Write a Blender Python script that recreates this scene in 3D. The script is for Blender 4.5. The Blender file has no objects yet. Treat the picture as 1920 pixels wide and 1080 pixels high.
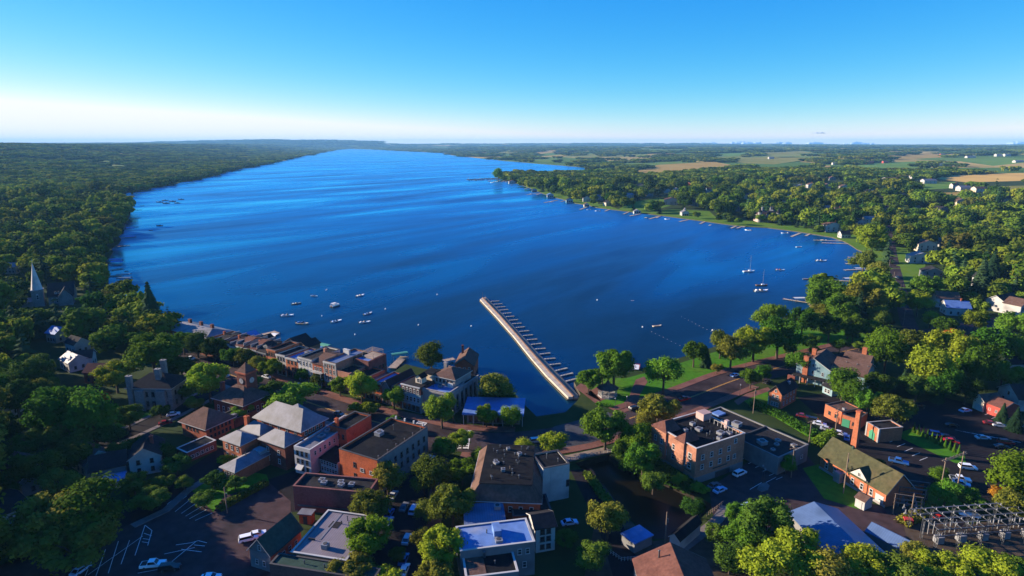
import bpy, bmesh, math, random
from mathutils import Vector, Matrix, noise
from mathutils.geometry import delaunay_2d_cdt

# ------------------------------------------------------------------ camera, sky, sun, exposure
S = bpy.context.scene
COL = S.collection
F_PX, CX, CY = 1144.0, 960.0, 540.0          # focal length and centre in photo pixels (1920 x 1080)
PITCH = math.radians(13.28)
CAM_Z = 100.0
cam_data = bpy.data.cameras.new('camera')
cam_data.sensor_width = 36.0
cam_data.lens = 36.0 * F_PX / 1920.0
cam_data.clip_start = 1.0
cam_data.clip_end = 90000.0
cam = bpy.data.objects.new('camera', cam_data)
cam.location = (0, 0, CAM_Z)
cam.rotation_euler = (math.pi / 2 - PITCH, 0, 0)
COL.objects.link(cam)
S.camera = cam

SUN_EL, SUN_AZ = math.radians(16.5), math.radians(-73.0)     # azimuth from +Y (view direction) towards +X
world = bpy.data.worlds.new('World')
S.world = world
world.use_nodes = True
wn = world.node_tree
wn.nodes.clear()
w_out = wn.nodes.new('ShaderNodeOutputWorld')
w_bg = wn.nodes.new('ShaderNodeBackground')
w_sky = wn.nodes.new('ShaderNodeTexSky')
w_sky.sky_type = 'NISHITA'
w_sky.sun_disc = False
w_sky.sun_elevation = SUN_EL
w_sky.sun_rotation = SUN_AZ
w_sky.altitude = 300
w_sky.air_density = 1.0
w_sky.dust_density = 0.0
w_sky.ozone_density = 2.2
# the photograph's colour rendering of that clear sky: deeper blue overhead, near-white towards the sun
w_in = wn.nodes.new('ShaderNodeVectorMath'); w_in.operation = 'SCALE'; w_in.inputs['Scale'].default_value = 0.1
w_sep = wn.nodes.new('ShaderNodeSeparateColor'); w_com = wn.nodes.new('ShaderNodeCombineColor')
wn.links.new(w_sky.outputs[0], w_in.inputs[0]); wn.links.new(w_in.outputs[0], w_sep.inputs[0])
def _wm(op, a, b):
    n = wn.nodes.new('ShaderNodeMath'); n.operation = op
    for i, v in enumerate((a, b)):
        if isinstance(v, (int, float)): n.inputs[i].default_value = v
        else: wn.links.new(v, n.inputs[i])
    return n.outputs[0]
for _i, (_pw, _pb, _k) in enumerate(((2.73, -0.556, 0.877), (1.351, -0.585, 0.43), (0.3, 0.0, 0.445))):
    _v = _wm('MULTIPLY', _wm('POWER', w_sep.outputs[_i], _pw), _wm('POWER', _wm('MAXIMUM', w_sep.outputs[2], 0.05), _pb))
    wn.links.new(_wm('MINIMUM', _wm('MULTIPLY', _v, _k / 0.1), 0.39 / 0.1), w_com.inputs[_i])
wn.links.new(w_com.outputs[0], w_bg.inputs['Color'])
w_bg.inputs['Strength'].default_value = 0.1
wn.links.new(w_bg.outputs[0], w_out.inputs['Surface'])

sun_data = bpy.data.lights.new('sun', 'SUN')
sun_data.energy = 5.0
sun_data.angle = math.radians(0.5)
sun_data.color = (1.0, 0.85, 0.66)
sun = bpy.data.objects.new('sun', sun_data)
SUN_TO = Vector((math.cos(SUN_EL) * math.sin(SUN_AZ), math.cos(SUN_EL) * math.cos(SUN_AZ), math.sin(SUN_EL)))
sun.rotation_euler = (-SUN_TO).to_track_quat('-Z', 'Y').to_euler()
sun.location = (0, 0, 400)
COL.objects.link(sun)

S.view_settings.view_transform = 'Standard'
S.view_settings.look = 'None'
S.view_settings.exposure = 1.45
S.view_settings.gamma = 1.0
S.view_settings.use_curve_mapping = False
S.render.engine = 'CYCLES'
S.cycles.use_denoising = True
S.cycles.max_bounces = 5
S.cycles.diffuse_bounces = 2
S.cycles.glossy_bounces = 2
S.cycles.transmission_bounces = 2
S.cycles.volume_bounces = 0
S.cycles.transparent_max_bounces = 4
S.cycles.sample_clamp_indirect = 3.0

HAZE = 4.2e-5
random.seed(7)
rnd = random.random
def ru(a, b): return a + (b - a) * random.random()

# ------------------------------------------------------------------ pixel <-> place
SP, CP = math.sin(PITCH), math.cos(PITCH)
def ray(px, py):
    u, v = (px - CX) / F_PX, (py - CY) / F_PX
    return Vector((u, CP - v * SP, -SP - v * CP))
def gp(px, py, z=0.0):
    d = ray(px, py)
    t = (z - CAM_Z) / d.z
    return Vector((d.x * t, d.y * t, z))
def proj(p):
    x, y, z = p[0], p[1], p[2] - CAM_Z
    zf = y * CP - z * SP
    yu = y * SP + z * CP
    return (CX + F_PX * x / zf, CY - F_PX * yu / zf, zf)
def depth_at(p): return p[1] * CP - (p[2] - CAM_Z) * SP

def sstep(a, b, x):
    t = max(0.0, min(1.0, (x - a) / (b - a)))
    return t * t * (3 - 2 * t)

# ------------------------------------------------------------------ materials
MATS = {}
def new_mat(name):
    m = bpy.data.materials.new(name)
    m.use_nodes = True
    nt = m.node_tree
    b = nt.nodes['Principled BSDF']
    MATS[name] = m
    return m, nt, b
def mat(name, col, rough=0.8, var=0.18, scale=0.6, spec=0.3, metal=0.0, stain=None, scale2=0.12, rnd_obj=0.0, coords='Object'):
    """base colour broken up by two noises: fine grain and broad, irregular weathering"""
    m, nt, b = new_mat(name)
    N, L = nt.nodes, nt.links
    tc = N.new('ShaderNodeTexCoord')
    n1 = N.new('ShaderNodeTexNoise'); n1.inputs['Scale'].default_value = scale; n1.inputs['Detail'].default_value = 6
    n2 = N.new('ShaderNodeTexNoise'); n2.inputs['Scale'].default_value = scale2; n2.inputs['Detail'].default_value = 4
    src = tc.outputs[coords]
    L.new(src, n1.inputs['Vector']); L.new(src, n2.inputs['Vector'])
    mr = N.new('ShaderNodeMapRange')
    mr.inputs['From Min'].default_value = 0.25; mr.inputs['From Max'].default_value = 0.75
    mr.inputs['To Min'].default_value = 1 - var; mr.inputs['To Max'].default_value = 1 + var
    L.new(n1.outputs['Fac'], mr.inputs['Value'])
    mx = N.new('ShaderNodeMix'); mx.data_type = 'RGBA'
    st = stain or tuple(c * 0.62 for c in col)
    mx.inputs['A'].default_value = (*col, 1); mx.inputs['B'].default_value = (*st, 1)
    cr = N.new('ShaderNodeMapRange'); cr.inputs['From Min'].default_value = 0.48; cr.inputs['From Max'].default_value = 0.72
    L.new(n2.outputs['Fac'], cr.inputs['Value']); L.new(cr.outputs[0], mx.inputs['Factor'])
    ml = N.new('ShaderNodeVectorMath'); ml.operation = 'SCALE'
    L.new(mx.outputs['Result'], ml.inputs[0]); L.new(mr.outputs[0], ml.inputs['Scale'])
    L.new(ml.outputs[0], b.inputs['Base Color'])
    b.inputs['Roughness'].default_value = rough
    b.inputs['Specular IOR Level'].default_value = spec
    b.inputs['Metallic'].default_value = metal
    return m
def leaf_mat(name, col, col2, trans=0.25, hue=0.03, autumn=False):
    m, nt, b = new_mat(name)
    N, L = nt.nodes, nt.links
    oi = N.new('ShaderNodeObjectInfo')
    geo = N.new('ShaderNodeNewGeometry')
    n = N.new('ShaderNodeTexNoise'); n.inputs['Scale'].default_value = 0.06; n.inputs['Detail'].default_value = 5
    L.new(geo.outputs['Position'], n.inputs['Vector'])
    add = N.new('ShaderNodeMath'); add.operation = 'ADD'
    L.new(n.outputs['Fac'], add.inputs[0])
    sc = N.new('ShaderNodeMath'); sc.operation = 'MULTIPLY_ADD'; sc.inputs[1].default_value = 0.9; sc.inputs[2].default_value = -0.45
    L.new(oi.outputs['Random'], sc.inputs[0]); L.new(sc.outputs[0], add.inputs[1])
    mx = N.new('ShaderNodeMix'); mx.data_type = 'RGBA'
    mx.inputs['A'].default_value = (*col, 1); mx.inputs['B'].default_value = (*col2, 1)
    L.new(add.outputs[0], mx.inputs['Factor'])
    hs = N.new('ShaderNodeHueSaturation')
    rr = N.new('ShaderNodeMapRange'); rr.inputs['To Min'].default_value = 0.5 - hue; rr.inputs['To Max'].default_value = 0.5 + hue * 0.5
    wn2 = N.new('ShaderNodeTexWhiteNoise'); wn2.noise_dimensions = '1D'
    L.new(oi.outputs['Random'], wn2.inputs['W'])
    L.new(wn2.outputs['Value'], rr.inputs['Value']); L.new(rr.outputs[0], hs.inputs['Hue'])
    rv = N.new('ShaderNodeMapRange'); rv.inputs['To Min'].default_value = 0.7; rv.inputs['To Max'].default_value = 1.3
    L.new(oi.outputs['Random'], rv.inputs['Value'])
    ns = N.new('ShaderNodeTexNoise'); ns.inputs['Scale'].default_value = 0.006; ns.inputs['Detail'].default_value = 3; L.new(geo.outputs['Position'], ns.inputs['Vector'])
    nr = N.new('ShaderNodeMapRange'); nr.inputs['From Min'].default_value = 0.3; nr.inputs['From Max'].default_value = 0.7; nr.inputs['To Min'].default_value = 0.62; nr.inputs['To Max'].default_value = 1.38; L.new(ns.outputs['Fac'], nr.inputs['Value'])
    nm = N.new('ShaderNodeMath'); nm.operation = 'MULTIPLY'; L.new(rv.outputs[0], nm.inputs[0]); L.new(nr.outputs[0], nm.inputs[1]); L.new(nm.outputs[0], hs.inputs['Value'])
    L.new(mx.outputs['Result'], hs.inputs['Color'])
    col_out = hs.outputs[0]
    if autumn:
        m2 = N.new('ShaderNodeMix'); m2.data_type = 'RGBA'
        m2.inputs['B'].default_value = (0.13, 0.085, 0.02, 1)
        gt = N.new('ShaderNodeMapRange'); gt.inputs['From Min'].default_value = 0.975; gt.inputs['From Max'].default_value = 0.985
        gt.inputs['To Max'].default_value = 0.55
        L.new(wn2.outputs['Value'], gt.inputs['Value']); L.new(gt.outputs[0], m2.inputs['Factor'])
        L.new(hs.outputs[0], m2.inputs['A']); col_out = m2.outputs['Result']
    L.new(col_out, b.inputs['Base Color'])
    b.inputs['Roughness'].default_value = 0.9
    b.inputs['Specular IOR Level'].default_value = 0.02
    tr = N.new('ShaderNodeBsdfTranslucent')
    L.new(col_out, tr.inputs['Color'])
    ms = N.new('ShaderNodeMixShader'); ms.inputs[0].default_value = trans
    L.new(b.outputs[0], ms.inputs[1]); L.new(tr.outputs[0], ms.inputs[2])
    L.new(ms.outputs[0], nt.nodes['Material Output'].inputs['Surface'])
    return m
def wall_brick(name, col, mortar=0.75):
    m = mat(name, col, 0.9, 0.22, 1.6, 0.2, scale2=0.25)
    nt = m.node_tree; N, L = nt.nodes, nt.links
    b = N['Principled BSDF']
    br = N.new('ShaderNodeTexBrick'); br.inputs['Scale'].default_value = 2.2
    tc = N.new('ShaderNodeTexCoord'); sep = N.new('ShaderNodeSeparateXYZ'); cb = N.new('ShaderNodeCombineXYZ'); ad = N.new('ShaderNodeMath')
    L.new(tc.outputs['Object'], sep.inputs[0]); L.new(sep.outputs[0], ad.inputs[0]); L.new(sep.outputs[1], ad.inputs[1])
    L.new(ad.outputs[0], cb.inputs[0]); L.new(sep.outputs[2], cb.inputs[1]); L.new(cb.outputs[0], br.inputs['Vector'])
    br.inputs['Color1'].default_value = (1, 1, 1, 1); br.inputs['Color2'].default_value = (0.72, 0.72, 0.72, 1)
    br.inputs['Mortar'].default_value = (mortar,) * 3 + (1,)
    old = b.inputs['Base Color'].links[0].from_socket
    mx = N.new('ShaderNodeMix'); mx.data_type = 'RGBA'; mx.blend_type = 'MULTIPLY'; mx.inputs['Factor'].default_value = 0.8
    L.new(old, mx.inputs['A']); L.new(br.outputs['Color'], mx.inputs['B']); L.new(mx.outputs['Result'], b.inputs['Base Color'])
    return m
def striped(name, col, freq, axis='Z', depth=0.25, rough=0.6, var=0.12, spec=0.3):
    """clapboard (stripes along Z) or standing-seam metal (stripes along X)"""
    m = mat(name, col, rough, var, 0.8, spec, scale2=0.2)
    nt = m.node_tree; N, L = nt.nodes, nt.links
    b = N['Principled BSDF']
    wv = N.new('ShaderNodeTexWave'); wv.bands_direction = axis; wv.inputs['Scale'].default_value = freq; wv.wave_profile = 'SAW'
    tc = N.new('ShaderNodeTexCoord'); L.new(tc.outputs['Object'], wv.inputs['Vector'])
    mr = N.new('ShaderNodeMapRange'); mr.inputs['To Min'].default_value = 1 - depth; mr.inputs['To Max'].default_value = 1.0
    L.new(wv.outputs['Fac'], mr.inputs['Value'])
    old = b.inputs['Base Color'].links[0].from_socket
    ml = N.new('ShaderNodeVectorMath'); ml.operation = 'SCALE'
    L.new(old, ml.inputs[0]); L.new(mr.outputs[0], ml.inputs['Scale']); L.new(ml.outputs[0], b.inputs['Base Color'])
    return m

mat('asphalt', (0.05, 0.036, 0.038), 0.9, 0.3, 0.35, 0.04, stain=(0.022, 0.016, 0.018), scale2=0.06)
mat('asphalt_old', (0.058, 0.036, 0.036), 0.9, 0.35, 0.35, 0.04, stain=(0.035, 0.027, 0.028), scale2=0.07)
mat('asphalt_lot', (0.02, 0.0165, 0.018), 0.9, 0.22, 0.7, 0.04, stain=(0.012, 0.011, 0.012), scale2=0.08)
mat('concrete', (0.17, 0.14, 0.125), 0.85, 0.15, 1.0, 0.04, scale2=0.2)
mat('paver_red', (0.17, 0.078, 0.06), 0.9, 0.2, 2.0, 0.04, scale2=0.2)
mat('pier_concrete', (0.42, 0.35, 0.27), 0.8, 0.12, 1.0, 0.3, scale2=0.3)
mat('paint_white', (0.62, 0.6, 0.58), 0.7, 0.2, 3.0)
mat('paint_yellow', (0.65, 0.33, 0.06), 0.7, 0.2, 3.0)
mat('lawn', (0.05, 0.15, 0.01), 0.95, 0.3, 0.5, 0.04, stain=(0.085, 0.14, 0.015), scale2=0.06)
mat('bank_dark', (0.03, 0.024, 0.017), 0.95, 0.3, 0.5, 0.1, scale2=0.1)
mat('soil', (0.07, 0.05, 0.035), 0.95, 0.3, 0.5, 0.04, scale2=0.1)
mat('stone_bank', (0.085, 0.068, 0.05), 0.9, 0.35, 0.8, 0.2, scale2=0.2)
wall_brick('brick_red', (0.36, 0.092, 0.045))
wall_brick('brick_orange', (0.42, 0.135, 0.065))
wall_brick('brick_bright', (0.46, 0.105, 0.038))
wall_brick('brick_pink', (0.42, 0.185, 0.115))
wall_brick('brick_dark', (0.17, 0.055, 0.04))
wall_brick('brick_maroon', (0.20, 0.075, 0.065))
wall_brick('stone_grey', (0.24, 0.225, 0.21))
mat('limestone', (0.26, 0.235, 0.225), 0.8, 0.1, 1.0, 0.3, scale2=0.2)
mat('stucco_pink', (0.44, 0.29, 0.26), 0.85, 0.1, 1.0)
mat('stucco_white', (0.5, 0.47, 0.43), 0.85, 0.08, 1.0)
mat('block_grey', (0.17, 0.165, 0.16), 0.9, 0.12, 0.8)
striped('clap_white', (0.42, 0.4, 0.375), 2.6, 'Z', 0.12)
striped('clap_blue', (0.2, 0.31, 0.34), 2.6, 'Z', 0.15)
striped('clap_grey', (0.17, 0.17, 0.175), 2.6, 'Z', 0.18)
striped('clap_red', (0.40, 0.055, 0.04), 2.6, 'Z', 0.18)
striped('clap_cream', (0.62, 0.50, 0.36), 2.6, 'Z', 0.15)
striped('wood_brown', (0.24, 0.13, 0.075), 1.8, 'X', 0.3)
mat('roof_black', (0.011, 0.011, 0.013), 0.85, 0.35, 0.7, 0.04, stain=(0.02, 0.018, 0.017), scale2=0.15)
mat('roof_dark', (0.026, 0.024, 0.025), 0.9, 0.3, 1.2, 0.04, scale2=0.2)
mat('roof_brown', (0.11, 0.065, 0.05), 0.9, 0.25, 1.4, 0.04, scale2=0.25)
mat('roof_redbrown', (0.125, 0.055, 0.042), 0.9, 0.25, 1.4, 0.04, scale2=0.25)
mat('roof_olive', (0.062, 0.06, 0.03), 0.9, 0.3, 0.9, 0.04, stain=(0.085, 0.068, 0.034), scale2=0.2)
mat('roof_green', (0.035, 0.06, 0.045), 0.9, 0.25, 1.2, 0.04)
mat('roof_silver', (0.145, 0.138, 0.15), 0.6, 0.22, 0.9, 0.4, stain=(0.075, 0.068, 0.068), scale2=0.22)
mat('roof_white_shaded', (0.1, 0.18, 0.38), 0.6, 0.2, 0.5, 0.3, stain=(0.24, 0.26, 0.32), scale2=0.15)  # white roofs; the blue of shade is put into the base colour
mat('roof_blue_shaded', (0.09, 0.165, 0.36), 0.6, 0.2, 0.5, 0.35, stain=(0.12, 0.2, 0.38), scale2=0.2)  # pale pavilion roof and others; shade blue painted into the colour
striped('roof_seam', (0.2, 0.165, 0.18), 0.55, 'X', 0.3, 0.6)
striped('roof_seam_blue', (0.11, 0.14, 0.23), 0.5, 'X', 0.25, 0.5)
striped('roof_metal_shaded', (0.08, 0.13, 0.24), 0.6, 'X', 0.2, 0.45, spec=0.5)  # shed roofs, painted darker and bluer to carry the tree shade
mat('trim_white', (0.4, 0.385, 0.365), 0.7, 0.05, 2.0)
mat('trim_dark', (0.05, 0.045, 0.045), 0.7, 0.1, 2.0)
mat('metal_grey', (0.085, 0.09, 0.1), 0.5, 0.1, 1.0, 0.5, metal=0.4)
mat('metal_white', (0.2, 0.2, 0.21), 0.5, 0.06, 1.0, 0.4)
mat('wood_pole', (0.20, 0.14, 0.10), 0.9, 0.2, 2.0)
mat('wood_deck', (0.30, 0.22, 0.16), 0.9, 0.25, 1.0)
mat('bark', (0.085, 0.062, 0.045), 0.95, 0.3, 3.0, 0.1)
mat('green_paint', (0.04, 0.2, 0.11), 0.6, 0.1, 2.0)
mat('canvas_green', (0.05, 0.25, 0.17), 0.8, 0.1, 1.0)
mat('canvas_blue', (0.08, 0.22, 0.5), 0.8, 0.1, 1.0)
mat('canvas_white', (0.6, 0.59, 0.57), 0.8, 0.05, 1.0)
mat('canvas_red', (0.5, 0.04, 0.04), 0.8, 0.1, 1.0)
mat('tyre', (0.02, 0.02, 0.02), 0.8, 0.1, 3.0)
for _n, _c in (('white', (0.78, 0.78, 0.78)), ('silver', (0.45, 0.46, 0.48)), ('black', (0.015, 0.015, 0.018)), ('red', (0.5, 0.02, 0.015)),
               ('blue', (0.04, 0.13, 0.36)), ('grey', (0.14, 0.145, 0.155)), ('maroon', (0.2, 0.02, 0.025)), ('paleblue', (0.35, 0.5, 0.68))):
    mat('car_' + _n, _c, 0.25, 0.03, 1.0, 0.5)
def glass_mat(name, col):
    m, nt, b = new_mat(name)
    b.inputs['Base Color'].default_value = (*col, 1); b.inputs['Roughness'].default_value = 0.08
    b.inputs['Specular IOR Level'].default_value = 0.6
glass_mat('glass', (0.018, 0.02, 0.024))
glass_mat('glass_car', (0.012, 0.013, 0.016))
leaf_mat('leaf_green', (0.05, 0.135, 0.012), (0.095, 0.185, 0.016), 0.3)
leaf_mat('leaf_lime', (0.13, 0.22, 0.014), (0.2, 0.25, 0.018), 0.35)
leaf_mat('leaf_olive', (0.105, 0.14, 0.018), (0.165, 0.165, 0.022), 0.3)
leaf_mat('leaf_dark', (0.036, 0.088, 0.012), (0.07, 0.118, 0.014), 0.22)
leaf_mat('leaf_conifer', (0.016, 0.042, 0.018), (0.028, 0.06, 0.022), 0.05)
leaf_mat('leaf_orange', (0.42, 0.13, 0.015), (0.3, 0.16, 0.02), 0.3)
leaf_mat('leaf_rust', (0.16, 0.065, 0.022), (0.12, 0.06, 0.02), 0.2)
leaf_mat('leaf_wood', (0.03, 0.085, 0.010), (0.14, 0.185, 0.014), 0.24, hue=0.04, autumn=True)

# ------------------------------------------------------------------ mesh helpers
class MB:
    def __init__(s): s.v, s.f, s.m = [], [], []
    def add(s, vs, fs, mi=0):
        o = len(s.v); s.v += [tuple(p) for p in vs]
        for f in fs: s.f.append(tuple(i + o for i in f)); s.m.append(mi)
    def quad(s, a, b, c, d, mi=0): s.add((a, b, c, d), ((0, 1, 2, 3),), mi)
    def poly(s, pts, mi=0): s.add(pts, (tuple(range(len(pts))),), mi)
    def box(s, x0, x1, y0, y1, z0, z1, mi=0):
        s.add([(x0, y0, z0), (x1, y0, z0), (x1, y1, z0), (x0, y1, z0), (x0, y0, z1), (x1, y0, z1), (x1, y1, z1), (x0, y1, z1)],
              [(3, 2, 1, 0), (4, 5, 6, 7), (0, 1, 5, 4), (1, 2, 6, 5), (2, 3, 7, 6), (3, 0, 4, 7)], mi)
    def prism(s, pts, z0, z1, mi=0):
        n = len(pts)
        s.add([(p[0], p[1], z0) for p in pts] + [(p[0], p[1], z1) for p in pts],
              [tuple(range(n - 1, -1, -1)), tuple(range(n, 2 * n))] + [(i, (i + 1) % n, n + (i + 1) % n, n + i) for i in range(n)], mi)
    def tube(s, a, b, r0, r1, n=6, mi=0, caps=True):
        a, b = Vector(a), Vector(b); d = (b - a).normalized()
        u = d.orthogonal().normalized(); w = d.cross(u)
        vs = []
        for p, r in ((a, r0), (b, r1)):
            for k in range(n):
                t = 2 * math.pi * k / n
                vs.append(p + u * (r * math.cos(t)) + w * (r * math.sin(t)))
        fs = [(k, (k + 1) % n, n + (k + 1) % n, n + k) for k in range(n)]
        if caps: fs += [tuple(range(n - 1, -1, -1)), tuple(range(n, 2 * n))]
        s.add(vs, fs, mi)
    def cone(s, c, r, z0, z1, n=8, mi=0):
        s.add([(c[0] + r * math.cos(2 * math.pi * k / n), c[1] + r * math.sin(2 * math.pi * k / n), z0) for k in range(n)] + [(c[0], c[1], z1)],
              [(k, (k + 1) % n, n) for k in range(n)] + [tuple(range(n - 1, -1, -1))], mi)
    def mesh(s, name, mats):
        me = bpy.data.meshes.new(name)
        me.from_pydata(s.v, [], s.f)
        for m in (mats if isinstance(mats, (list, tuple)) else [mats]): me.materials.append(MATS[m])
        if any(s.m): me.polygons.foreach_set('material_index', s.m)
        me.update()
        return me
    def build(s, name, mats, parent=None, **tags):
        return link(name, s.mesh(name, mats), parent, **tags)
def link(name, data, parent=None, label=None, cat=None, group=None, kind=None):
    o = bpy.data.objects.new(name, data)
    COL.objects.link(o)
    if parent is not None: o.parent = parent
    if label: o['label'] = label
    if cat: o['category'] = cat
    if group: o['group'] = group
    if kind: o['kind'] = kind
    return o
def empty(name, loc, label, cat, group=None, rz=0.0):
    o = link(name, None, None, label, cat, group)
    o.empty_display_size = 1.0
    o.location = loc; o.rotation_euler = (0, 0, rz)
    return o
def pip(x, y, poly):
    c = False; n = len(poly); j = n - 1
    for i in range(n):
        xi, yi = poly[i][0], poly[i][1]; xj, yj = poly[j][0], poly[j][1]
        if (yi > y) != (yj > y) and x < (xj - xi) * (y - yi) / (yj - yi) + xi: c = not c
        j = i
    return c
# ------------------------------------------------------------------ the lake, the land and the woods
WATER_Z = -2.0
SHORE_LEFT = [(628, 281), (590, 288.5), (546, 296), (538, 301), (500, 308), (440, 319), (400, 330), (330, 345), (290, 352), (245, 360), (222, 368),
              (236, 384), (243, 396), (240, 412), (232, 428), (222, 444), (208, 468), (200, 490), (204, 515), (203, 540), (212, 562), (262, 588)]
SHORE_NEAR = [(760, 690), (800, 700), (846, 700), (884, 712),
              (897, 742), (968, 749), (988, 772), (1006, 790), (1060, 782), (1082, 760), (1088, 748), (1076, 724), (1092, 712), (1130, 706), (1174, 706), (1222, 693),
              (1275, 678), (1330, 660), (1390, 641), (1425, 622), (1470, 600), (1522, 581), (1509, 562), (1545, 551), (1600, 540), (1640, 527)]
SHORE_RIGHT = [(1636, 505), (1632, 479), (1607, 469), (1585, 455), (1560, 446), (1500, 436), (1440, 428), (1380, 424), (1350, 420), (1300, 413), (1255, 407),
               (1200, 400), (1150, 394), (1120, 390), (1080, 382), (1045, 372), (1010, 360), (985, 350), (960, 342), (944, 337), (936, 333), (960, 326),
               (1000, 322), (1060, 319.5), (1122, 317.5), (1100, 314), (1030, 309), (960, 303), (900, 297), (850, 291.5), (832, 287), (770, 284), (720, 281.5), (680, 279.5), (645, 279)]
def wpt(p): g = gp(p[0], p[1], WATER_Z); return (g.x, g.y)
ROW0, ROW1 = gp(386, 664), gp(790, 776)             # front line of the lakeside shops
RU = (ROW1 - ROW0).normalized(); RV = Vector((-RU.y, RU.x, 0))
LAKE_L, LAKE_N, LAKE_R = [[wpt(p) for p in s] for s in (SHORE_LEFT, SHORE_NEAR, SHORE_RIGHT)]
_bk = [(-34, 26), (-26, 30), (-2, 27), (0, 15.2), (44, 15.2), (60, 15.6), (88, 17), (97, 19)]      # the lake laps the backs of the shops
LAKE_N = [((ROW0 + RU * a + RV * c).x, (ROW0 + RU * a + RV * c).y) for a, c in _bk] + LAKE_N
def wobble(pts, amp, step):
    """far shorelines get small coves and points between the surveyed corners"""
    out = []
    for a, b in zip(pts, pts[1:]):
        d = math.dist(a, b); n = max(1, int(d / step(a)))
        for k in range(n):
            t = k / n; x, y = a[0] + (b[0] - a[0]) * t, a[1] + (b[1] - a[1]) * t
            if k:
                r = math.hypot(x, y) * amp
                x += r * noise.noise((x * 0.004 + 5, y * 0.004, 0)); y += r * noise.noise((x * 0.004, y * 0.004, 9))
            out.append((x, y))
    out.append(pts[-1])
    return out
_st = lambda a: max(14.0, math.hypot(*a) * 0.03)
LAKE_L2, LAKE_R2 = wobble(LAKE_L, 0.008, _st), wobble(LAKE_R, 0.006, _st)
LAKE = LAKE_L2 + LAKE_N + LAKE_R2
CREEK_PX = [(1078, 868), (1142, 852), (1165, 872), (1235, 895), (1300, 925), (1338, 948), (1318, 968), (1262, 1012), (1222, 1010), (1176, 968), (1120, 905)]
CREEK = [(gp(x, y).x, gp(x, y).y) for x, y in CREEK_PX]
# coarse distance to the shore, cached on points of the outline
SEGS = list(zip(LAKE, LAKE[1:] + LAKE[:1]))
import numpy as np
_sa = np.array([q[0] for q in SEGS]); _sd = np.array([q[1] for q in SEGS]) - _sa
_sq = np.maximum((_sd ** 2).sum(1), 1e-9)
def shore_dist(x, y):
    w = np.array((x, y)) - _sa
    t = np.clip((w * _sd).sum(1) / _sq, 0, 1)
    e = w - _sd * t[:, None]
    return math.sqrt((e * e).sum(1).min())
def left_side(x, y): return x < (-40 - 0.215 * max(0, y - 300))
_hc = {}
def hgt(x, y):
    r = math.hypot(x, y)
    if r < 430: return 0.0
    k = (round(x / 4), round(y / 4)) if r < 1500 else (round(x / 12), round(y / 12), 1)
    h = _hc.get(k)
    if h is not None: return h
    d = shore_dist(x, y)
    w = sstep(430, 900, r)
    nz = noise.noise((x * 0.0009, y * 0.0009, 3.1)) + 0.5 * noise.noise((x * 0.0027, y * 0.0027, 7.7))
    if left_side(x, y):
        h = 88 * sstep(60, 1700, d) + 7 * nz * sstep(100, 900, d) + 26 * sstep(2500, 9000, d)
    else:
        h = 16 * sstep(30, 900, d) + 26 * sstep(700, 2600, d) + 26 * sstep(2500, 8000, d) + 9 * nz * sstep(200, 1600, d) * (1 + sstep(2000, 6000, r))
    if y > 9000:
        h += 105 * math.exp(-((x + 6200) / 3000) ** 2 - ((y - 16500) / 2200) ** 2) * (1 + 0.25 * nz)
        h += 48 * math.exp(-((x - 1500) / 5200) ** 2 - ((y - 17500) / 2000) ** 2) * (1 + 0.5 * nz)
    h = max(0.0, h) * w - 1.1 * sstep(430, 640, r) * (1 - sstep(4, 70, d))
    _hc[k] = h
    return h
def tp(px, py, lift=0.0):
    """where the line of sight through a pixel meets the land"""
    d = ray(px, py); t = 60.0; step = 6.0
    o = Vector((0, 0, CAM_Z - lift))
    while t < 26000:
        p = o + d * t
        if p.z < (hgt(p.x, p.y) if p.z < 260 else 0): break
        t += max(step, t * 0.012)
    lo, hi = t - max(step, t * 0.012), t
    for _ in range(12):
        m = (lo + hi) / 2; p = o + d * m
        if p.z < hgt(p.x, p.y): hi = m
        else: lo = m
    p = o + d * hi
    return Vector((p.x, p.y, hgt(p.x, p.y)))

FIELDS = [  # (ground cover, outline in the photo)
    ('field_tan', [(1178, 321), (1235, 309), (1338, 303), (1382, 311), (1310, 317), (1215, 325)]),
    ('field_olive', [(1368, 300), (1432, 294), (1530, 297), (1452, 308), (1386, 306)]),
    ('field_tan', [(1655, 293), (1752, 286), (1782, 294), (1682, 300)]),
    ('field_gold', [(1738, 333), (1828, 326), (1990, 323), (1990, 337), (1812, 342)]),
    ('field_tan', [(1728, 363), (1800, 360), (1806, 377), (1745, 380)]),
    ('field_olive', [(1862, 350), (1990, 345), (1990, 355), (1880, 357)]),
    ('field_olive', [(925, 286), (962, 281), (968, 286), (935, 289)]),
    ('field_tan', [(995, 286), (1044, 281), (1050, 285), (1010, 289)]),
    ('field_green', [(1606, 306), (1715, 303), (1722, 314), (1620, 316)]),
    ('field_green', [(1790, 301), (1880, 296), (1970, 300), (1862, 311)]),
    ('field_tan', [(1538, 311), (1556, 310), (1560, 316), (1540, 317)]),
    ('field_olive', [(1420, 286), (1500, 283), (1530, 287), (1440, 290)]),
    ('field_green', [(1330, 288), (1400, 285), (1405, 290), (1335, 293)]),
    ('field_olive', [(150, 279.5), (188, 279), (190, 282), (152, 283)]),
    ('field_olive', [(205, 285), (235, 284.5), (238, 287), (206, 288)]),
    ('field_green', [(1720, 345), (1790, 341), (1800, 352), (1730, 356)]),
    ('field_lawn', [(1160, 392), (1180, 380), (1236, 371), (1268, 382), (1215, 398)]),
    ('field_lawn', [(1238, 402), (1262, 392), (1330, 396), (1350, 414), (1300, 409)]),
    ('field_lawn', [(1340, 414), (1372, 411), (1470, 424), (1540, 436), (1500, 432), (1400, 422)]),
    ('field_lawn', [(1548, 440), (1600, 448), (1624, 466), (1606, 462)]),
]
_fp = [(m, [tp(x, y) for x, y in pl]) for m, pl in FIELDS]
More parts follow.
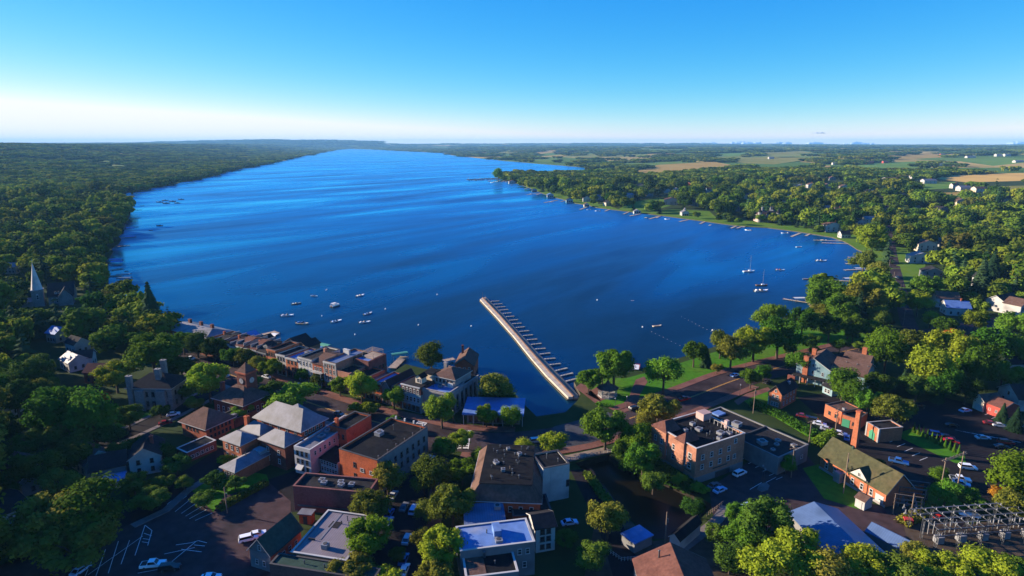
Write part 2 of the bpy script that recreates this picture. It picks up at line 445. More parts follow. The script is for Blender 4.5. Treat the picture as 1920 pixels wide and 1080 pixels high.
def ground_mat(name, c1, c2, sc, c3=None, rows=0.0):
    m, nt, b = new_mat(name)
    N, L = nt.nodes, nt.links
    geo = N.new('ShaderNodeNewGeometry')
    n = N.new('ShaderNodeTexNoise'); n.inputs['Scale'].default_value = sc; n.inputs['Detail'].default_value = 8; n.inputs['Roughness'].default_value = 0.65
    L.new(geo.outputs['Position'], n.inputs['Vector'])
    cr = N.new('ShaderNodeValToRGB'); cr.color_ramp.elements[0].position = 0.36; cr.color_ramp.elements[1].position = 0.66
    cr.color_ramp.elements[0].color = (*c1, 1); cr.color_ramp.elements[1].color = (*c2, 1)
    if c3:
        e = cr.color_ramp.elements.new(0.5); e.color = (*c3, 1)
    L.new(n.outputs['Fac'], cr.inputs['Fac'])
    L.new(cr.outputs[0], b.inputs['Base Color'])
    b.inputs['Roughness'].default_value = 1.0; b.inputs['Specular IOR Level'].default_value = 0.05
    return m
ground_mat('ground', (0.02, 0.038, 0.010), (0.045, 0.058, 0.016), 0.05, (0.026, 0.042, 0.012))
ground_mat('field_tan', (0.27, 0.17, 0.045), (0.33, 0.235, 0.065), 0.012)
ground_mat('field_olive', (0.14, 0.15, 0.03), (0.22, 0.19, 0.045), 0.01)
ground_mat('field_gold', (0.46, 0.28, 0.08), (0.56, 0.35, 0.1), 0.008)
ground_mat('field_green', (0.08, 0.17, 0.03), (0.13, 0.2, 0.035), 0.01)
ground_mat('field_lawn', (0.07, 0.15, 0.015), (0.11, 0.17, 0.02), 0.03)
# farmland beyond the woods: patchwork of crops
_m, _nt, _b = new_mat('farmland')
_N, _L = _nt.nodes, _nt.links
_g = _N.new('ShaderNodeNewGeometry'); _v = _N.new('ShaderNodeTexVoronoi'); _v.inputs['Scale'].default_value = 0.0026
_mp = _N.new('ShaderNodeMapping'); _mp.inputs['Scale'].default_value = (1, 0.5, 0); _mp.inputs['Rotation'].default_value = (0, 0, 0.35)
_L.new(_g.outputs['Position'], _mp.inputs['Vector']); _L.new(_mp.outputs[0], _v.inputs['Vector'])
_s = _N.new('ShaderNodeSeparateColor'); _L.new(_v.outputs['Color'], _s.inputs[0])
_c = _N.new('ShaderNodeValToRGB'); _c.color_ramp.interpolation = 'CONSTANT'
for _k, (_p, _cc) in enumerate(((0, (0.07, 0.13, 0.022)), (0.3, (0.1, 0.16, 0.028)), (0.5, (0.17, 0.18, 0.04)), (0.68, (0.3, 0.22, 0.065)), (0.82, (0.085, 0.15, 0.03)), (0.92, (0.38, 0.27, 0.09)))):
    _e = _c.color_ramp.elements[_k] if _k < 2 else _c.color_ramp.elements.new(_p)
    _e.position = _p; _e.color = (*_cc, 1)
_L.new(_s.outputs[0], _c.inputs['Fac']); _L.new(_c.outputs[0], _b.inputs['Base Color'])
_b.inputs['Roughness'].default_value = 1.0; _b.inputs['Specular IOR Level'].default_value = 0.05

def build_terrain():
    pts, edges = [], []
    def ring(poly):
        o = len(pts); n = len(poly)
        pts.extend(Vector((p[0], p[1])) for p in poly)
        edges.extend((o + i, o + (i + 1) % n) for i in range(n))
    ring(LAKE); ring(CREEK)
    for m, pl in _fp:
        ring([(p.x, p.y) for p in pl])
    n_fixed = len(pts)
    r = 110.0
    while r < 25500:
        na = 96 if r > 500 else 40
        for k in range(na + 1):
            a = math.radians(-64 + 128 * k / na) + ru(-1, 1) * 0.004
            rr = r * (1 + ru(-0.01, 0.01))
            pts.append(Vector((rr * math.sin(a), rr * math.cos(a))))
        r *= 1.045 if r > 450 else 1.25
    for x in range(-1500, 1501, 300):
        for y in (-700, -450, -200, 20): pts.append(Vector((x + ru(-9, 9), y + ru(-9, 9))))
    v2, e2, f2, ov, oe, of = delaunay_2d_cdt(pts, edges, [], 0, 0.01)
    mats = ['ground', 'field_tan', 'field_olive', 'field_gold', 'field_green', 'field_lawn', 'farmland']
    zz = [hgt(p.x, p.y) for p in v2]
    mb = MB(); mb.v = [(p.x, p.y, z) for p, z in zip(v2, zz)]
    boxes = []
    for m, pl in _fp:
        xs = [p.x for p in pl]; ys = [p.y for p in pl]
        boxes.append((m, [(p.x, p.y) for p in pl], min(xs), max(xs), min(ys), max(ys)))
    for f in f2:
        cx = sum(v2[i].x for i in f) / 3; cy = sum(v2[i].y for i in f) / 3
        if pip(cx, cy, LAKE) or (cy < 400 and pip(cx, cy, CREEK)): continue
        k = 0
        if math.hypot(cx, cy) > (1900 if left_side(cx, cy) else 2300): k = 6
        if not left_side(cx, cy) and 480 < math.hypot(cx, cy) < 1500 and shore_dist(cx, cy) < 40: k = 5
        for m, pl, x0, x1, y0, y1 in boxes:
            if x0 <= cx <= x1 and y0 <= cy <= y1 and pip(cx, cy, pl): k = mats.index(m)
        a, b, c = (v2[i] for i in f)
        if (b - a).x * (c - a).y - (b - a).y * (c - a).x < 0: f = f[::-1]
        mb.f.append(tuple(f)); mb.m.append(k)
    o = mb.build('ground', mats, kind='structure')
    for p in o.data.polygons: p.use_smooth = True
    for poly, nm, mt in ((LAKE, 'shore_bank', 'stone_bank'), (CREEK, 'creek_bank', 'bank_dark')):
        bk = MB(); n = len(poly)
        for i in range(n):
            a, b = poly[i], poly[(i + 1) % n]
            za, zb = hgt(*a) + 0.02, hgt(*b) + 0.02
            bk.quad((a[0], a[1], za), (b[0], b[1], zb), (b[0], b[1], -5), (a[0], a[1], -5))
        bk.build(nm, mt, kind='structure')
build_terrain()

# water
_m, _nt, _b = new_mat('water')
_N, _L = _nt.nodes, _nt.links
_g = _N.new('ShaderNodeNewGeometry')
_mp0 = _N.new('ShaderNodeMapping'); _mp0.inputs['Rotation'].default_value = (0, 0, math.radians(38)); _L.new(_g.outputs['Position'], _mp0.inputs['Vector'])
_mp = _N.new('ShaderNodeMapping'); _mp.inputs['Scale'].default_value = (0.017, 0.0028, 1)
_L.new(_mp0.outputs[0], _mp.inputs['Vector'])
_st1 = _N.new('ShaderNodeTexNoise'); _st1.inputs['Scale'].default_value = 1.0; _st1.inputs['Detail'].default_value = 5; _st1.inputs['Distortion'].default_value = 0.9
_L.new(_mp.outputs[0], _st1.inputs['Vector'])
_rm = _N.new('ShaderNodeMapRange'); _rm.inputs['From Min'].default_value = 0.40; _rm.inputs['From Max'].default_value = 0.60
_rm.inputs['To Min'].default_value = 0.16; _rm.inputs['To Max'].default_value = 0.46
_mp3 = _N.new('ShaderNodeMapping'); _mp3.inputs['Scale'].default_value = (0.0075, 0.0014, 1); _L.new(_mp0.outputs[0], _mp3.inputs['Vector'])
_st2 = _N.new('ShaderNodeTexNoise'); _st2.inputs['Scale'].default_value = 1.0; _st2.inputs['Detail'].default_value = 6; _st2.inputs['Distortion'].default_value = 1.4; _L.new(_mp3.outputs[0], _st2.inputs['Vector'])
_sm = _N.new('ShaderNodeMath'); _sm.operation = 'MULTIPLY_ADD'; _sm.inputs[1].default_value = 0.68; _L.new(_st2.outputs['Fac'], _sm.inputs[0])
_sm2 = _N.new('ShaderNodeMath'); _sm2.operation = 'MULTIPLY'; _sm2.inputs[1].default_value = 0.32; _L.new(_st1.outputs['Fac'], _sm2.inputs[0]); _L.new(_sm2.outputs[0], _sm.inputs[2])
_L.new(_sm.outputs[0], _rm.inputs['Value']); _b.inputs['Roughness'].default_value = 1.0
_sp = _N.new('ShaderNodeSeparateXYZ'); _L.new(_g.outputs['Position'], _sp.inputs[0])
_sh = _N.new('ShaderNodeTexNoise'); _sh.inputs['Scale'].default_value = 0.012; _sh.inputs['Detail'].default_value = 4; _L.new(_g.outputs['Position'], _sh.inputs['Vector'])
_sa1 = _N.new('ShaderNodeMath'); _sa1.operation = 'MULTIPLY_ADD'; _sa1.inputs[1].default_value = 170; _L.new(_sh.outputs['Fac'], _sa1.inputs[0]); _L.new(_sp.outputs['Y'], _sa1.inputs[2])
_sr = _N.new('ShaderNodeMapRange'); _sr.interpolation_type = 'SMOOTHSTEP'; _sr.inputs['From Min'].default_value = 330; _sr.inputs['From Max'].default_value = 1150; _L.new(_sa1.outputs[0], _sr.inputs['Value'])
_mxw = _N.new('ShaderNodeMix'); _mxw.data_type = 'RGBA'; _mxw.inputs['A'].default_value = (0.001, 0.012, 0.03, 1); _mxw.inputs['B'].default_value = (0.0001, 0.026, 0.155, 1)   # dark navy towards the town, bluer farther out
_L.new(_sr.outputs[0], _mxw.inputs['Factor']); _L.new(_mxw.outputs['Result'], _b.inputs['Base Color'])
_b.inputs['Specular IOR Level'].default_value = 0.0
_gl = _N.new('ShaderNodeBsdfGlossy'); _gl.inputs['Color'].default_value = (0.14, 0.68, 1.0, 1); _L.new(_rm.outputs[0], _gl.inputs['Roughness'])
_fr = _N.new('ShaderNodeFresnel'); _fr.inputs['IOR'].default_value = 1.25
_ms = _N.new('ShaderNodeMapRange'); _ms.inputs['From Min'].default_value = 0.36; _ms.inputs['From Max'].default_value = 0.64; _ms.inputs['To Min'].default_value = 1.75; _ms.inputs['To Max'].default_value = 0.55   # slicks mirror more sky than ruffled water
_mf = _N.new('ShaderNodeMath'); _mf.operation = 'MULTIPLY'; _L.new(_fr.outputs[0], _mf.inputs[0]); _L.new(_ms.outputs[0], _mf.inputs[1])
_mw = _N.new('ShaderNodeMixShader'); _L.new(_mf.outputs[0], _mw.inputs[0]); _L.new(_sm.outputs[0], _ms.inputs['Value']); _L.new(_b.outputs[0], _mw.inputs[1]); _L.new(_gl.outputs[0], _mw.inputs[2])
_L.new(_mw.outputs[0], _N['Material Output'].inputs['Surface'])
_w1 = _N.new('ShaderNodeTexNoise'); _w1.inputs['Scale'].default_value = 0.35; _w1.inputs['Detail'].default_value = 3
_mp2 = _N.new('ShaderNodeMapping'); _mp2.inputs['Scale'].default_value = (1, 0.55, 1); _mp2.inputs['Rotation'].default_value = (0, 0, 0.4)
_L.new(_g.outputs['Position'], _mp2.inputs['Vector']); _L.new(_mp2.outputs[0], _w1.inputs['Vector'])
_bp = _N.new('ShaderNodeBump'); _bp.inputs['Strength'].default_value = 0.35; _bp.inputs['Distance'].default_value = 0.25
_L.new(_w1.outputs['Fac'], _bp.inputs['Height']); _L.new(_bp.outputs[0], _b.inputs['Normal']); _L.new(_bp.outputs[0], _gl.inputs['Normal']); _L.new(_bp.outputs[0], _fr.inputs['Normal'])
mb = MB(); mb.quad((-7500, 60, WATER_Z), (3000, 60, WATER_Z), (3000, 20500, WATER_Z), (-7500, 20500, WATER_Z))
mb.build('lake', 'water', kind='structure')

_m, _nt, _b = new_mat('creek_water'); _b.inputs['Base Color'].default_value = (0.007, 0.006, 0.004, 1); _b.inputs['Roughness'].default_value = 0.3; _b.inputs['Specular IOR Level'].default_value = 0.12  # near-black base stands in for the shade over the creek
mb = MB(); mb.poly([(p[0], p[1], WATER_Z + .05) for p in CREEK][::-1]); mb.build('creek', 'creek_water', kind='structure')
# ------------------------------------------------------------------ crowns
def lobes(nl, rz, seed, spread=0.30, r0=0.17, r1=0.27, zc=0.6):
    R = random.Random(seed); out = []
    for k in range(nl):
        a = R.random() * 6.283; q = math.sqrt(R.random()) * spread
        z = zc + (R.random() * 2 - 1) * rz * (1 - (q / spread) ** 2 * 0.5)
        out.append((math.cos(a) * q, math.sin(a) * q, z, r0 + (r1 - r0) * R.random()))
    return out
def crown_mesh(name, nl, leaves, size, seed, rz=0.22, spread=0.3, zc=0.6, r0=0.17, r1=0.27, asp=1.15, core=0.8):
    """leaf clumps over the skin of overlapping boughs; unit wide, asp = height over width so that clumps stay square after scaling"""
    R = random.Random(seed * 31 + 5); L = lobes(nl, rz, seed, spread, r0, r1, zc); mb = MB()
    for (cx, cy, cz, r) in L:         # dark inner wood of each bough
        vs = []; 
        for i in range(3):
            th = math.pi * (i + 1) / 4
            for k in range(6):
                ph = k * math.pi / 3 + i * 0.5; q = r * core * (0.85 + 0.25 * R.random())
                vs.append((cx + q * math.sin(th) * math.cos(ph), cy + q * math.sin(th) * math.sin(ph), cz + q * math.cos(th) / asp))
        vs += [(cx, cy, cz + r * core / asp), (cx, cy, cz - r * core / asp)]
        fs = []
        for i in range(2):
            for k in range(6):
                a, b = i * 6 + k, i * 6 + (k + 1) % 6
                fs.append((a, b, b + 6, a + 6))
        for k in range(6): fs.append((18, (k + 1) % 6, k)); fs.append((19, 12 + k, 12 + (k + 1) % 6))
        mb.add(vs, fs)
    tot = sum(l[3] ** 2 for l in L)
    for (cx, cy, cz, r) in L:
        ax, ay, ad = R.uniform(.75, 1.35), R.uniform(.75, 1.35), R.uniform(.65, 1.15)
        for _ in range(int(leaves * r * r / tot)):
            while True:
                d = Vector((R.gauss(0, 1), R.gauss(0, 1), R.gauss(0.25, 1)))
                if d.length > 1e-3: break
            d.normalize()
            q = r * (0.8 + 0.5 * R.random() ** 1.6)
            p = Vector((cx + d.x * q * ax, cy + d.y * q * ay, cz + d.z * q * ad / asp))
            n = (d + Vector((R.gauss(0, .45), R.gauss(0, .45), R.gauss(0.1, .45)))).normalized()
            t = n.orthogonal().normalized(); t.rotate(Matrix.Rotation(R.random() * 6.28, 3, n)); b = n.cross(t)
            s = size * (0.45 + 1.0 * R.random())
            t = t * s; b = b * s * (0.6 + 0.4 * R.random())
            za = Vector((1, 1, 1 / asp))
            vs = [p + (t * x + b * y) * za for x, y in ((-.5, -.3), (.1, -.55), (.5, .1), (-.05, .5))]
            mb.add(vs, [(0, 1, 2, 3)])
    return mb.mesh(name, 'leaf_green')
def conifer_mesh(name, tiers, per, seed, width=0.5, droop=0.1):
    R = random.Random(seed); mb = MB()
    for i in range(tiers):
        t = i / (tiers - 1); z = 0.1 + 0.88 * t; rad = width * (1 - t) ** 0.85 + 0.02
        for k in range(max(5, int(per * (1 - t * 0.7)))):
            a = R.random() * 6.283; q = rad * (0.75 + 0.35 * R.random())
            c, s = math.cos(a), math.sin(a); wd = 0.07 * (0.6 + 0.8 * R.random()) + 0.08 * q
            z1 = z - droop * q / width * (0.5 + R.random()); zj = z + (R.random() - .5) * 0.05
            mb.add([(c * 0.02, s * 0.02, zj + 0.03), (c * q * .55 - s * wd, s * q * .55 + c * wd, (zj + z1) / 2), (c * q, s * q, z1), (c * q * .55 + s * wd, s * q * .55 - c * wd, (zj + z1) / 2 - 0.012)], [(0, 1, 2, 3)])
    mb.cone((0, 0), width * 0.28, 0.12, 0.9, 7)
    return mb.mesh(name, 'leaf_conifer')
def trunk_mesh(name, seed, conif=False):
    R = random.Random(seed); mb = MB()
    if conif: mb.tube((0, 0, -0.02), (0, 0, 0.95), 0.032, 0.004, 6); return mb.mesh(name, 'bark')
    mb.tube((0, 0, -0.02), (0.01, 0, 0.34), 0.036, 0.026, 7)
    for k in range(5):
        a = k * 1.257 + R.random() * 0.6; q = 0.16 + 0.12 * R.random(); z = 0.55 + 0.22 * R.random()
        m = (math.cos(a) * q * 0.5, math.sin(a) * q * 0.5, 0.34 + (z - 0.34) * 0.6)
        mb.tube((0.01, 0, 0.3), m, 0.022, 0.014, 5); mb.tube(m, (math.cos(a) * q, math.sin(a) * q, z), 0.014, 0.006, 5)
    return mb.mesh(name, 'bark')
NEAR_CROWNS = [crown_mesh('crown', n, 6200, 0.043, 11 + i, rz, sp, zc, a0, a1, core=.78) for i, (n, rz, sp, zc, a0, a1) in enumerate([
    (30, 0.25, 0.37, 0.6, .09, .18), (24, 0.27, 0.35, 0.62, .10, .2), (34, 0.22, 0.38, 0.6, .08, .16), (22, 0.28, 0.33, 0.58, .11, .22), (38, 0.25, 0.39, 0.61, .075, .15)])]
TALL_CROWNS = [crown_mesh('crown', 28, 3800, 0.055, 31 + i, 0.36, 0.3, 0.56, .1, .19, asp=1.6) for i in range(2)]
CONIFERS = [conifer_mesh('crown', 22, 46, 51 + i) for i in range(2)]
SLIM = [conifer_mesh('crown', 16, 30, 55, 0.42)]
TRUNKS = [trunk_mesh('trunk', 3 + i) for i in range(3)]
CTRUNK = trunk_mesh('trunk', 9, True)
def tree_at(p, w, h, kind, col, label, group='', name='broadleaf_tree', cat='tree'):
    """one tree with its root at p, crown width w, height h"""
    if kind in ('conifer', 'slim'):
        cm, tm = random.choice(CONIFERS if kind == 'conifer' else SLIM), CTRUNK
    else:
        cm, tm = random.choice(TALL_CROWNS if h / w > 1.4 else NEAR_CROWNS), random.choice(TRUNKS)
    root = empty(name, p, label, cat, group or None, ru(0, 6.28))
    c = link('crown', cm, root); t = link('trunk', tm, root)
    c.scale = (w, w, h); t.scale = (w * 0.9, w * 0.9, h)
    c.material_slots[0].link = 'OBJECT'
    c.material_slots[0].material = MATS['leaf_' + col]
    return root
TREE_XY = []
def tree(px, py, wpx, label, col='green', kind='broad', asp=1.15, group='', gz=None, name=None, drop=0.6):
    """a tree whose crown is centred on a photo pixel and wpx pixels wide there"""
    h = 8.0
    for _ in range(5):
        g = (hgt(0, 0) if gz is None else gz)
        p = gp(px, py, g + h * drop); w = wpx * depth_at(p) / F_PX; h = asp * w
    p.z = g
    TREE_XY.append((p.x, p.y, w))
    nm = name or ('conifer_tree' if kind in ('conifer', 'slim') else 'broadleaf_tree')
    return tree_at(p, w * 1.25, h * 1.12, kind, col, label, group, nm)

# ------------------------------------------------------------------ far woods (one uncountable mass)
FAR_CROWNS = [crown_mesh('wood_crown', 13, 560, 0.115, 71 + i, 0.22, 0.34, 0.6, .13, .24) for i in range(4)] + [conifer_mesh('wood_crown', 9, 14, 81, 0.42)]
def clump_mesh(seed):
    R = random.Random(seed); mb = MB()
    for t in range(7):
        ox, oy = R.uniform(-.36, .36), R.uniform(-.36, .36); w = R.uniform(.26, .4); h = R.uniform(.7, 1.0)
        for l in range(3):
            cx, cy, cz, r = ox + R.uniform(-.07, .07), oy + R.uniform(-.07, .07), h * R.uniform(.55, .8), w * R.uniform(.36, .5)
            for _ in range(34):
                d = Vector((R.gauss(0, 1), R.gauss(0, 1), R.gauss(.5, 1))).normalized()
                n = (d + Vector((R.gauss(0, .4), R.gauss(0, .4), R.gauss(0, .4)))).normalized()
                tt = n.orthogonal().normalized(); b = n.cross(tt); s = 0.085 * R.uniform(.7, 1.4)
                p = Vector((cx + d.x * r, cy + d.y * r, cz + d.z * r * 1.2)); za = Vector((1, 1, 1.6))
                mb.add([p + (tt * x + b * y) * s * za for x, y in ((-.5, -.5), (.5, -.5), (.5, .5), (-.5, .5))], [(0, 1, 2, 3)])
            mb.add([(cx + r * .8 * math.cos(k), cy + r * .8 * math.sin(k), cz) for k in (0, 1.26, 2.5, 3.77, 5)] + [(cx, cy, cz + r), (cx, cy, 0)],
                   [(k, (k + 1) % 5, 5) for k in range(5)] + [((k + 1) % 5, k, 6) for k in range(5)])
    return mb.mesh('wood_clump', 'leaf_wood')
CLUMPS = [clump_mesh(91 + i) for i in range(4)]
for m in FAR_CROWNS:
    m.materials[0] = MATS['leaf_wood'] if m is not FAR_CROWNS[-1] else MATS['leaf_conifer']
GRID = {}
CLEAR = []       # (polygon) or (x, y, r): kept free of trees; filled by the town below
def in_clear(x, y):
    for c in GRID.get((int(x // 60), int(y // 60)), ()):
        if (x - c[1]) ** 2 + (y - c[2]) ** 2 < c[3] ** 2: return True
    for c in CLEAR:
        if c[0] == 'p':
            if c[2] <= x <= c[3] and c[4] <= y <= c[5] and pip(x, y, c[1]): return True
    return False
def clear_poly(pts):
    xs = [p[0] for p in pts]; ys = [p[1] for p in pts]
    CLEAR.append(('p', [(p[0], p[1]) for p in pts], min(xs), max(xs), min(ys), max(ys)))
def clear_px(pl): clear_poly([tp(x, y) for x, y in pl])
def clear_disc(p, r):
    for i in range(int((p[0] - r) // 60), int((p[0] + r) // 60) + 1):
        for j in range(int((p[1] - r) // 60), int((p[1] + r) // 60) + 1): GRID.setdefault((i, j), []).append(('c', p[0], p[1], r))
for _m, _pl in _fp: clear_poly(_pl)
for _m, _pl in FIELDS:
    if 'lawn' not in _m:
        for _dy in (2.5, 5, 8): clear_px([(x, y + _dy) for x, y in _pl])
# ------------------------------------------------------------------ kit: roads, buildings, vehicles, boats
def ribbon(name, pix, width, matn, z=0.03, thick=0.0, world=None, kind='structure'):
    pts = world or [gp(x, y) for x, y in pix]
    pts = [Vector((p[0], p[1], 0)) for p in pts]
    sm = []
    for i in range(len(pts) - 1):           # Catmull-Rom so that bends are smooth
        p0, p1, p2, p3 = pts[max(0, i - 1)], pts[i], pts[i + 1], pts[min(len(pts) - 1, i + 2)]
        n = max(1, int((p2 - p1).length / 6))
        for k in range(n):
            t = k / n
            sm.append(0.5 * ((2 * p1) + (p2 - p0) * t + (2 * p0 - 5 * p1 + 4 * p2 - p3) * t * t + (3 * p1 - p0 - 3 * p2 + p3) * t ** 3))
    sm.append(pts[-1])
    mb = MB(); L, R_ = [], []
    for i, p in enumerate(sm):
        d = (sm[min(i + 1, len(sm) - 1)] - sm[max(i - 1, 0)]).normalized()
        n = Vector((-d.y, d.x, 0)) * width / 2
        L.append(p + n); R_.append(p - n)
    for i in range(len(sm) - 1):
        q = [R_[i], R_[i + 1], L[i + 1], L[i]]
        g = [hgt(p.x, p.y) for p in q]
        mb.quad(*[(p.x, p.y, z + h) for p, h in zip(q, g)])
        if thick:
            for s in ((R_[i], R_[i + 1]), (L[i + 1], L[i])):
                mb.quad((s[0].x, s[0].y, z - thick), (s[1].x, s[1].y, z - thick), (s[1].x, s[1].y, z), (s[0].x, s[0].y, z))
    o = mb.build(name, matn, kind=kind)
    step = 2 if len(sm) > 8 else 1
    for p in sm[::step]: clear_disc(p, width * 0.5 + 3.5)
    return o
def sheet(name, pix, matn, z=0.02, clear=True, thick=0.0):
    pts = [gp(x, y) for x, y in pix]
    a = sum(pts[i].x * pts[(i + 1) % len(pts)].y - pts[(i + 1) % len(pts)].x * pts[i].y for i in range(len(pts)))
    if a < 0: pts = pts[::-1]
    bm = bmesh.new()
    vs = [bm.verts.new((p.x, p.y, z)) for p in pts]
    f = bm.faces.new(vs)
    if thick:
        r = bmesh.ops.extrude_face_region(bm, geom=[f])
        for e in r['geom']:
            if isinstance(e, bmesh.types.BMVert): e.co.z = z - thick
    bmesh.ops.triangulate(bm, faces=bm.faces[:])
    bmesh.ops.recalc_face_normals(bm, faces=bm.faces[:])
    me = bpy.data.meshes.new(name); bm.to_mesh(me); bm.free()
    if me.polygons and not thick and me.polygons[0].normal.z < 0: me.flip_normals()
    me.materials.append(MATS[matn])
    if clear: clear_poly(pts)
    return link(name, me, kind='structure')
def stripes(name, segs, width, matn='paint_white', z=0.05):
    mb = MB()
    for (x0, y0, x1, y1) in segs:
        a, b = gp(x0, y0), gp(x1, y1); d = (b - a).normalized(); n = Vector((-d.y, d.x, 0)) * width / 2
        mb.quad(*[(p.x, p.y, z) for p in (a - n, b - n, b + n, a + n)])
    return mb.build(name, matn, kind='structure')
def crosswalk(a, b, width, n, name='crosswalk_marking'):
    """ladder crossing between two photo pixels"""
    A, B_ = gp(*a), gp(*b); d = B_ - A; u = d.normalized(); v = Vector((-u.y, u.x, 0)); mb = MB()
    for k in range(n):
        p = A + d * ((k + 0.5) / n); hw = d.length / n * 0.25
        mb.quad(*[(q.x, q.y, 0.05) for q in (p - u * hw - v * width / 2, p + u * hw - v * width / 2, p + u * hw + v * width / 2, p - u * hw + v * width / 2)])
    for s in (-1, 1):
        o = v * (width / 2 + 0.15) * s
        mb.quad(*[(q.x, q.y, 0.054) for q in (A + o - v * .15, B_ + o - v * .15, B_ + o + v * .15, A + o + v * .15)])
    return mb.build(name, 'paint_white', kind='structure')

def _window_mesh(frame, arch=False, bars=True):
    """unit window: 1 wide, 1 high, facing -y, frame proud of the wall and pane set back in it"""
    mb = MB(); t, u = 0.13, 0.09
    for b in ((-.5, -.5 + t, 0, 1), (.5 - t, .5, 0, 1), (-.5 + t, .5 - t, 1 - u, 1)): mb.box(b[0], b[1], -0.09, 0.02, b[2], b[3])
    mb.box(-.58, .58, -0.16, 0.02, -0.06, u * 0.7)                      # sill
    if bars: mb.box(-.5 + t, .5 - t, -0.075, 0.01, 0.48, 0.54)
    if arch:
        n = 6
        pts = [(-.5, 1), (.5, 1)] + [(.5 * math.cos(math.pi * k / n), 1 + .28 * math.sin(math.pi * k / n)) for k in range(1, n)]
        k = len(pts)
        mb.add([(p[0], -0.09, p[1]) for p in pts] + [(p[0], 0.02, p[1]) for p in pts], [tuple(range(k))] + [(i, i + k, (i + 1) % k + k, (i + 1) % k) for i in range(k)])
    mb.quad((-.5 + t, -0.03, 0.02), (.5 - t, -0.03, 0.02), (.5 - t, -0.03, 1 - u), (-.5 + t, -0.03, 1 - u), 1)
    return mb.mesh('window', [frame, 'glass'])
WIN = {'white': _window_mesh('trim_white'), 'dark': _window_mesh('trim_dark'), 'arch': _window_mesh('trim_white', True), 'stone': _window_mesh('limestone'), 'shop': _window_mesh('trim_dark', False, False)}
def _ac_mesh():
    mb = MB(); mb.box(-.5, .5, -.5, .5, 0.06, .85); mb.box(-.54, .54, -.54, .54, .85, .93); mb.tube((0, 0, .93), (0, 0, 1.0), .36, .36, 10, 1); mb.box(-.45, .45, -.45, .45, 0, 0.06, 1)
    return mb.mesh('roof_unit', ['metal_white', 'trim_dark'])
ACM = _ac_mesh()

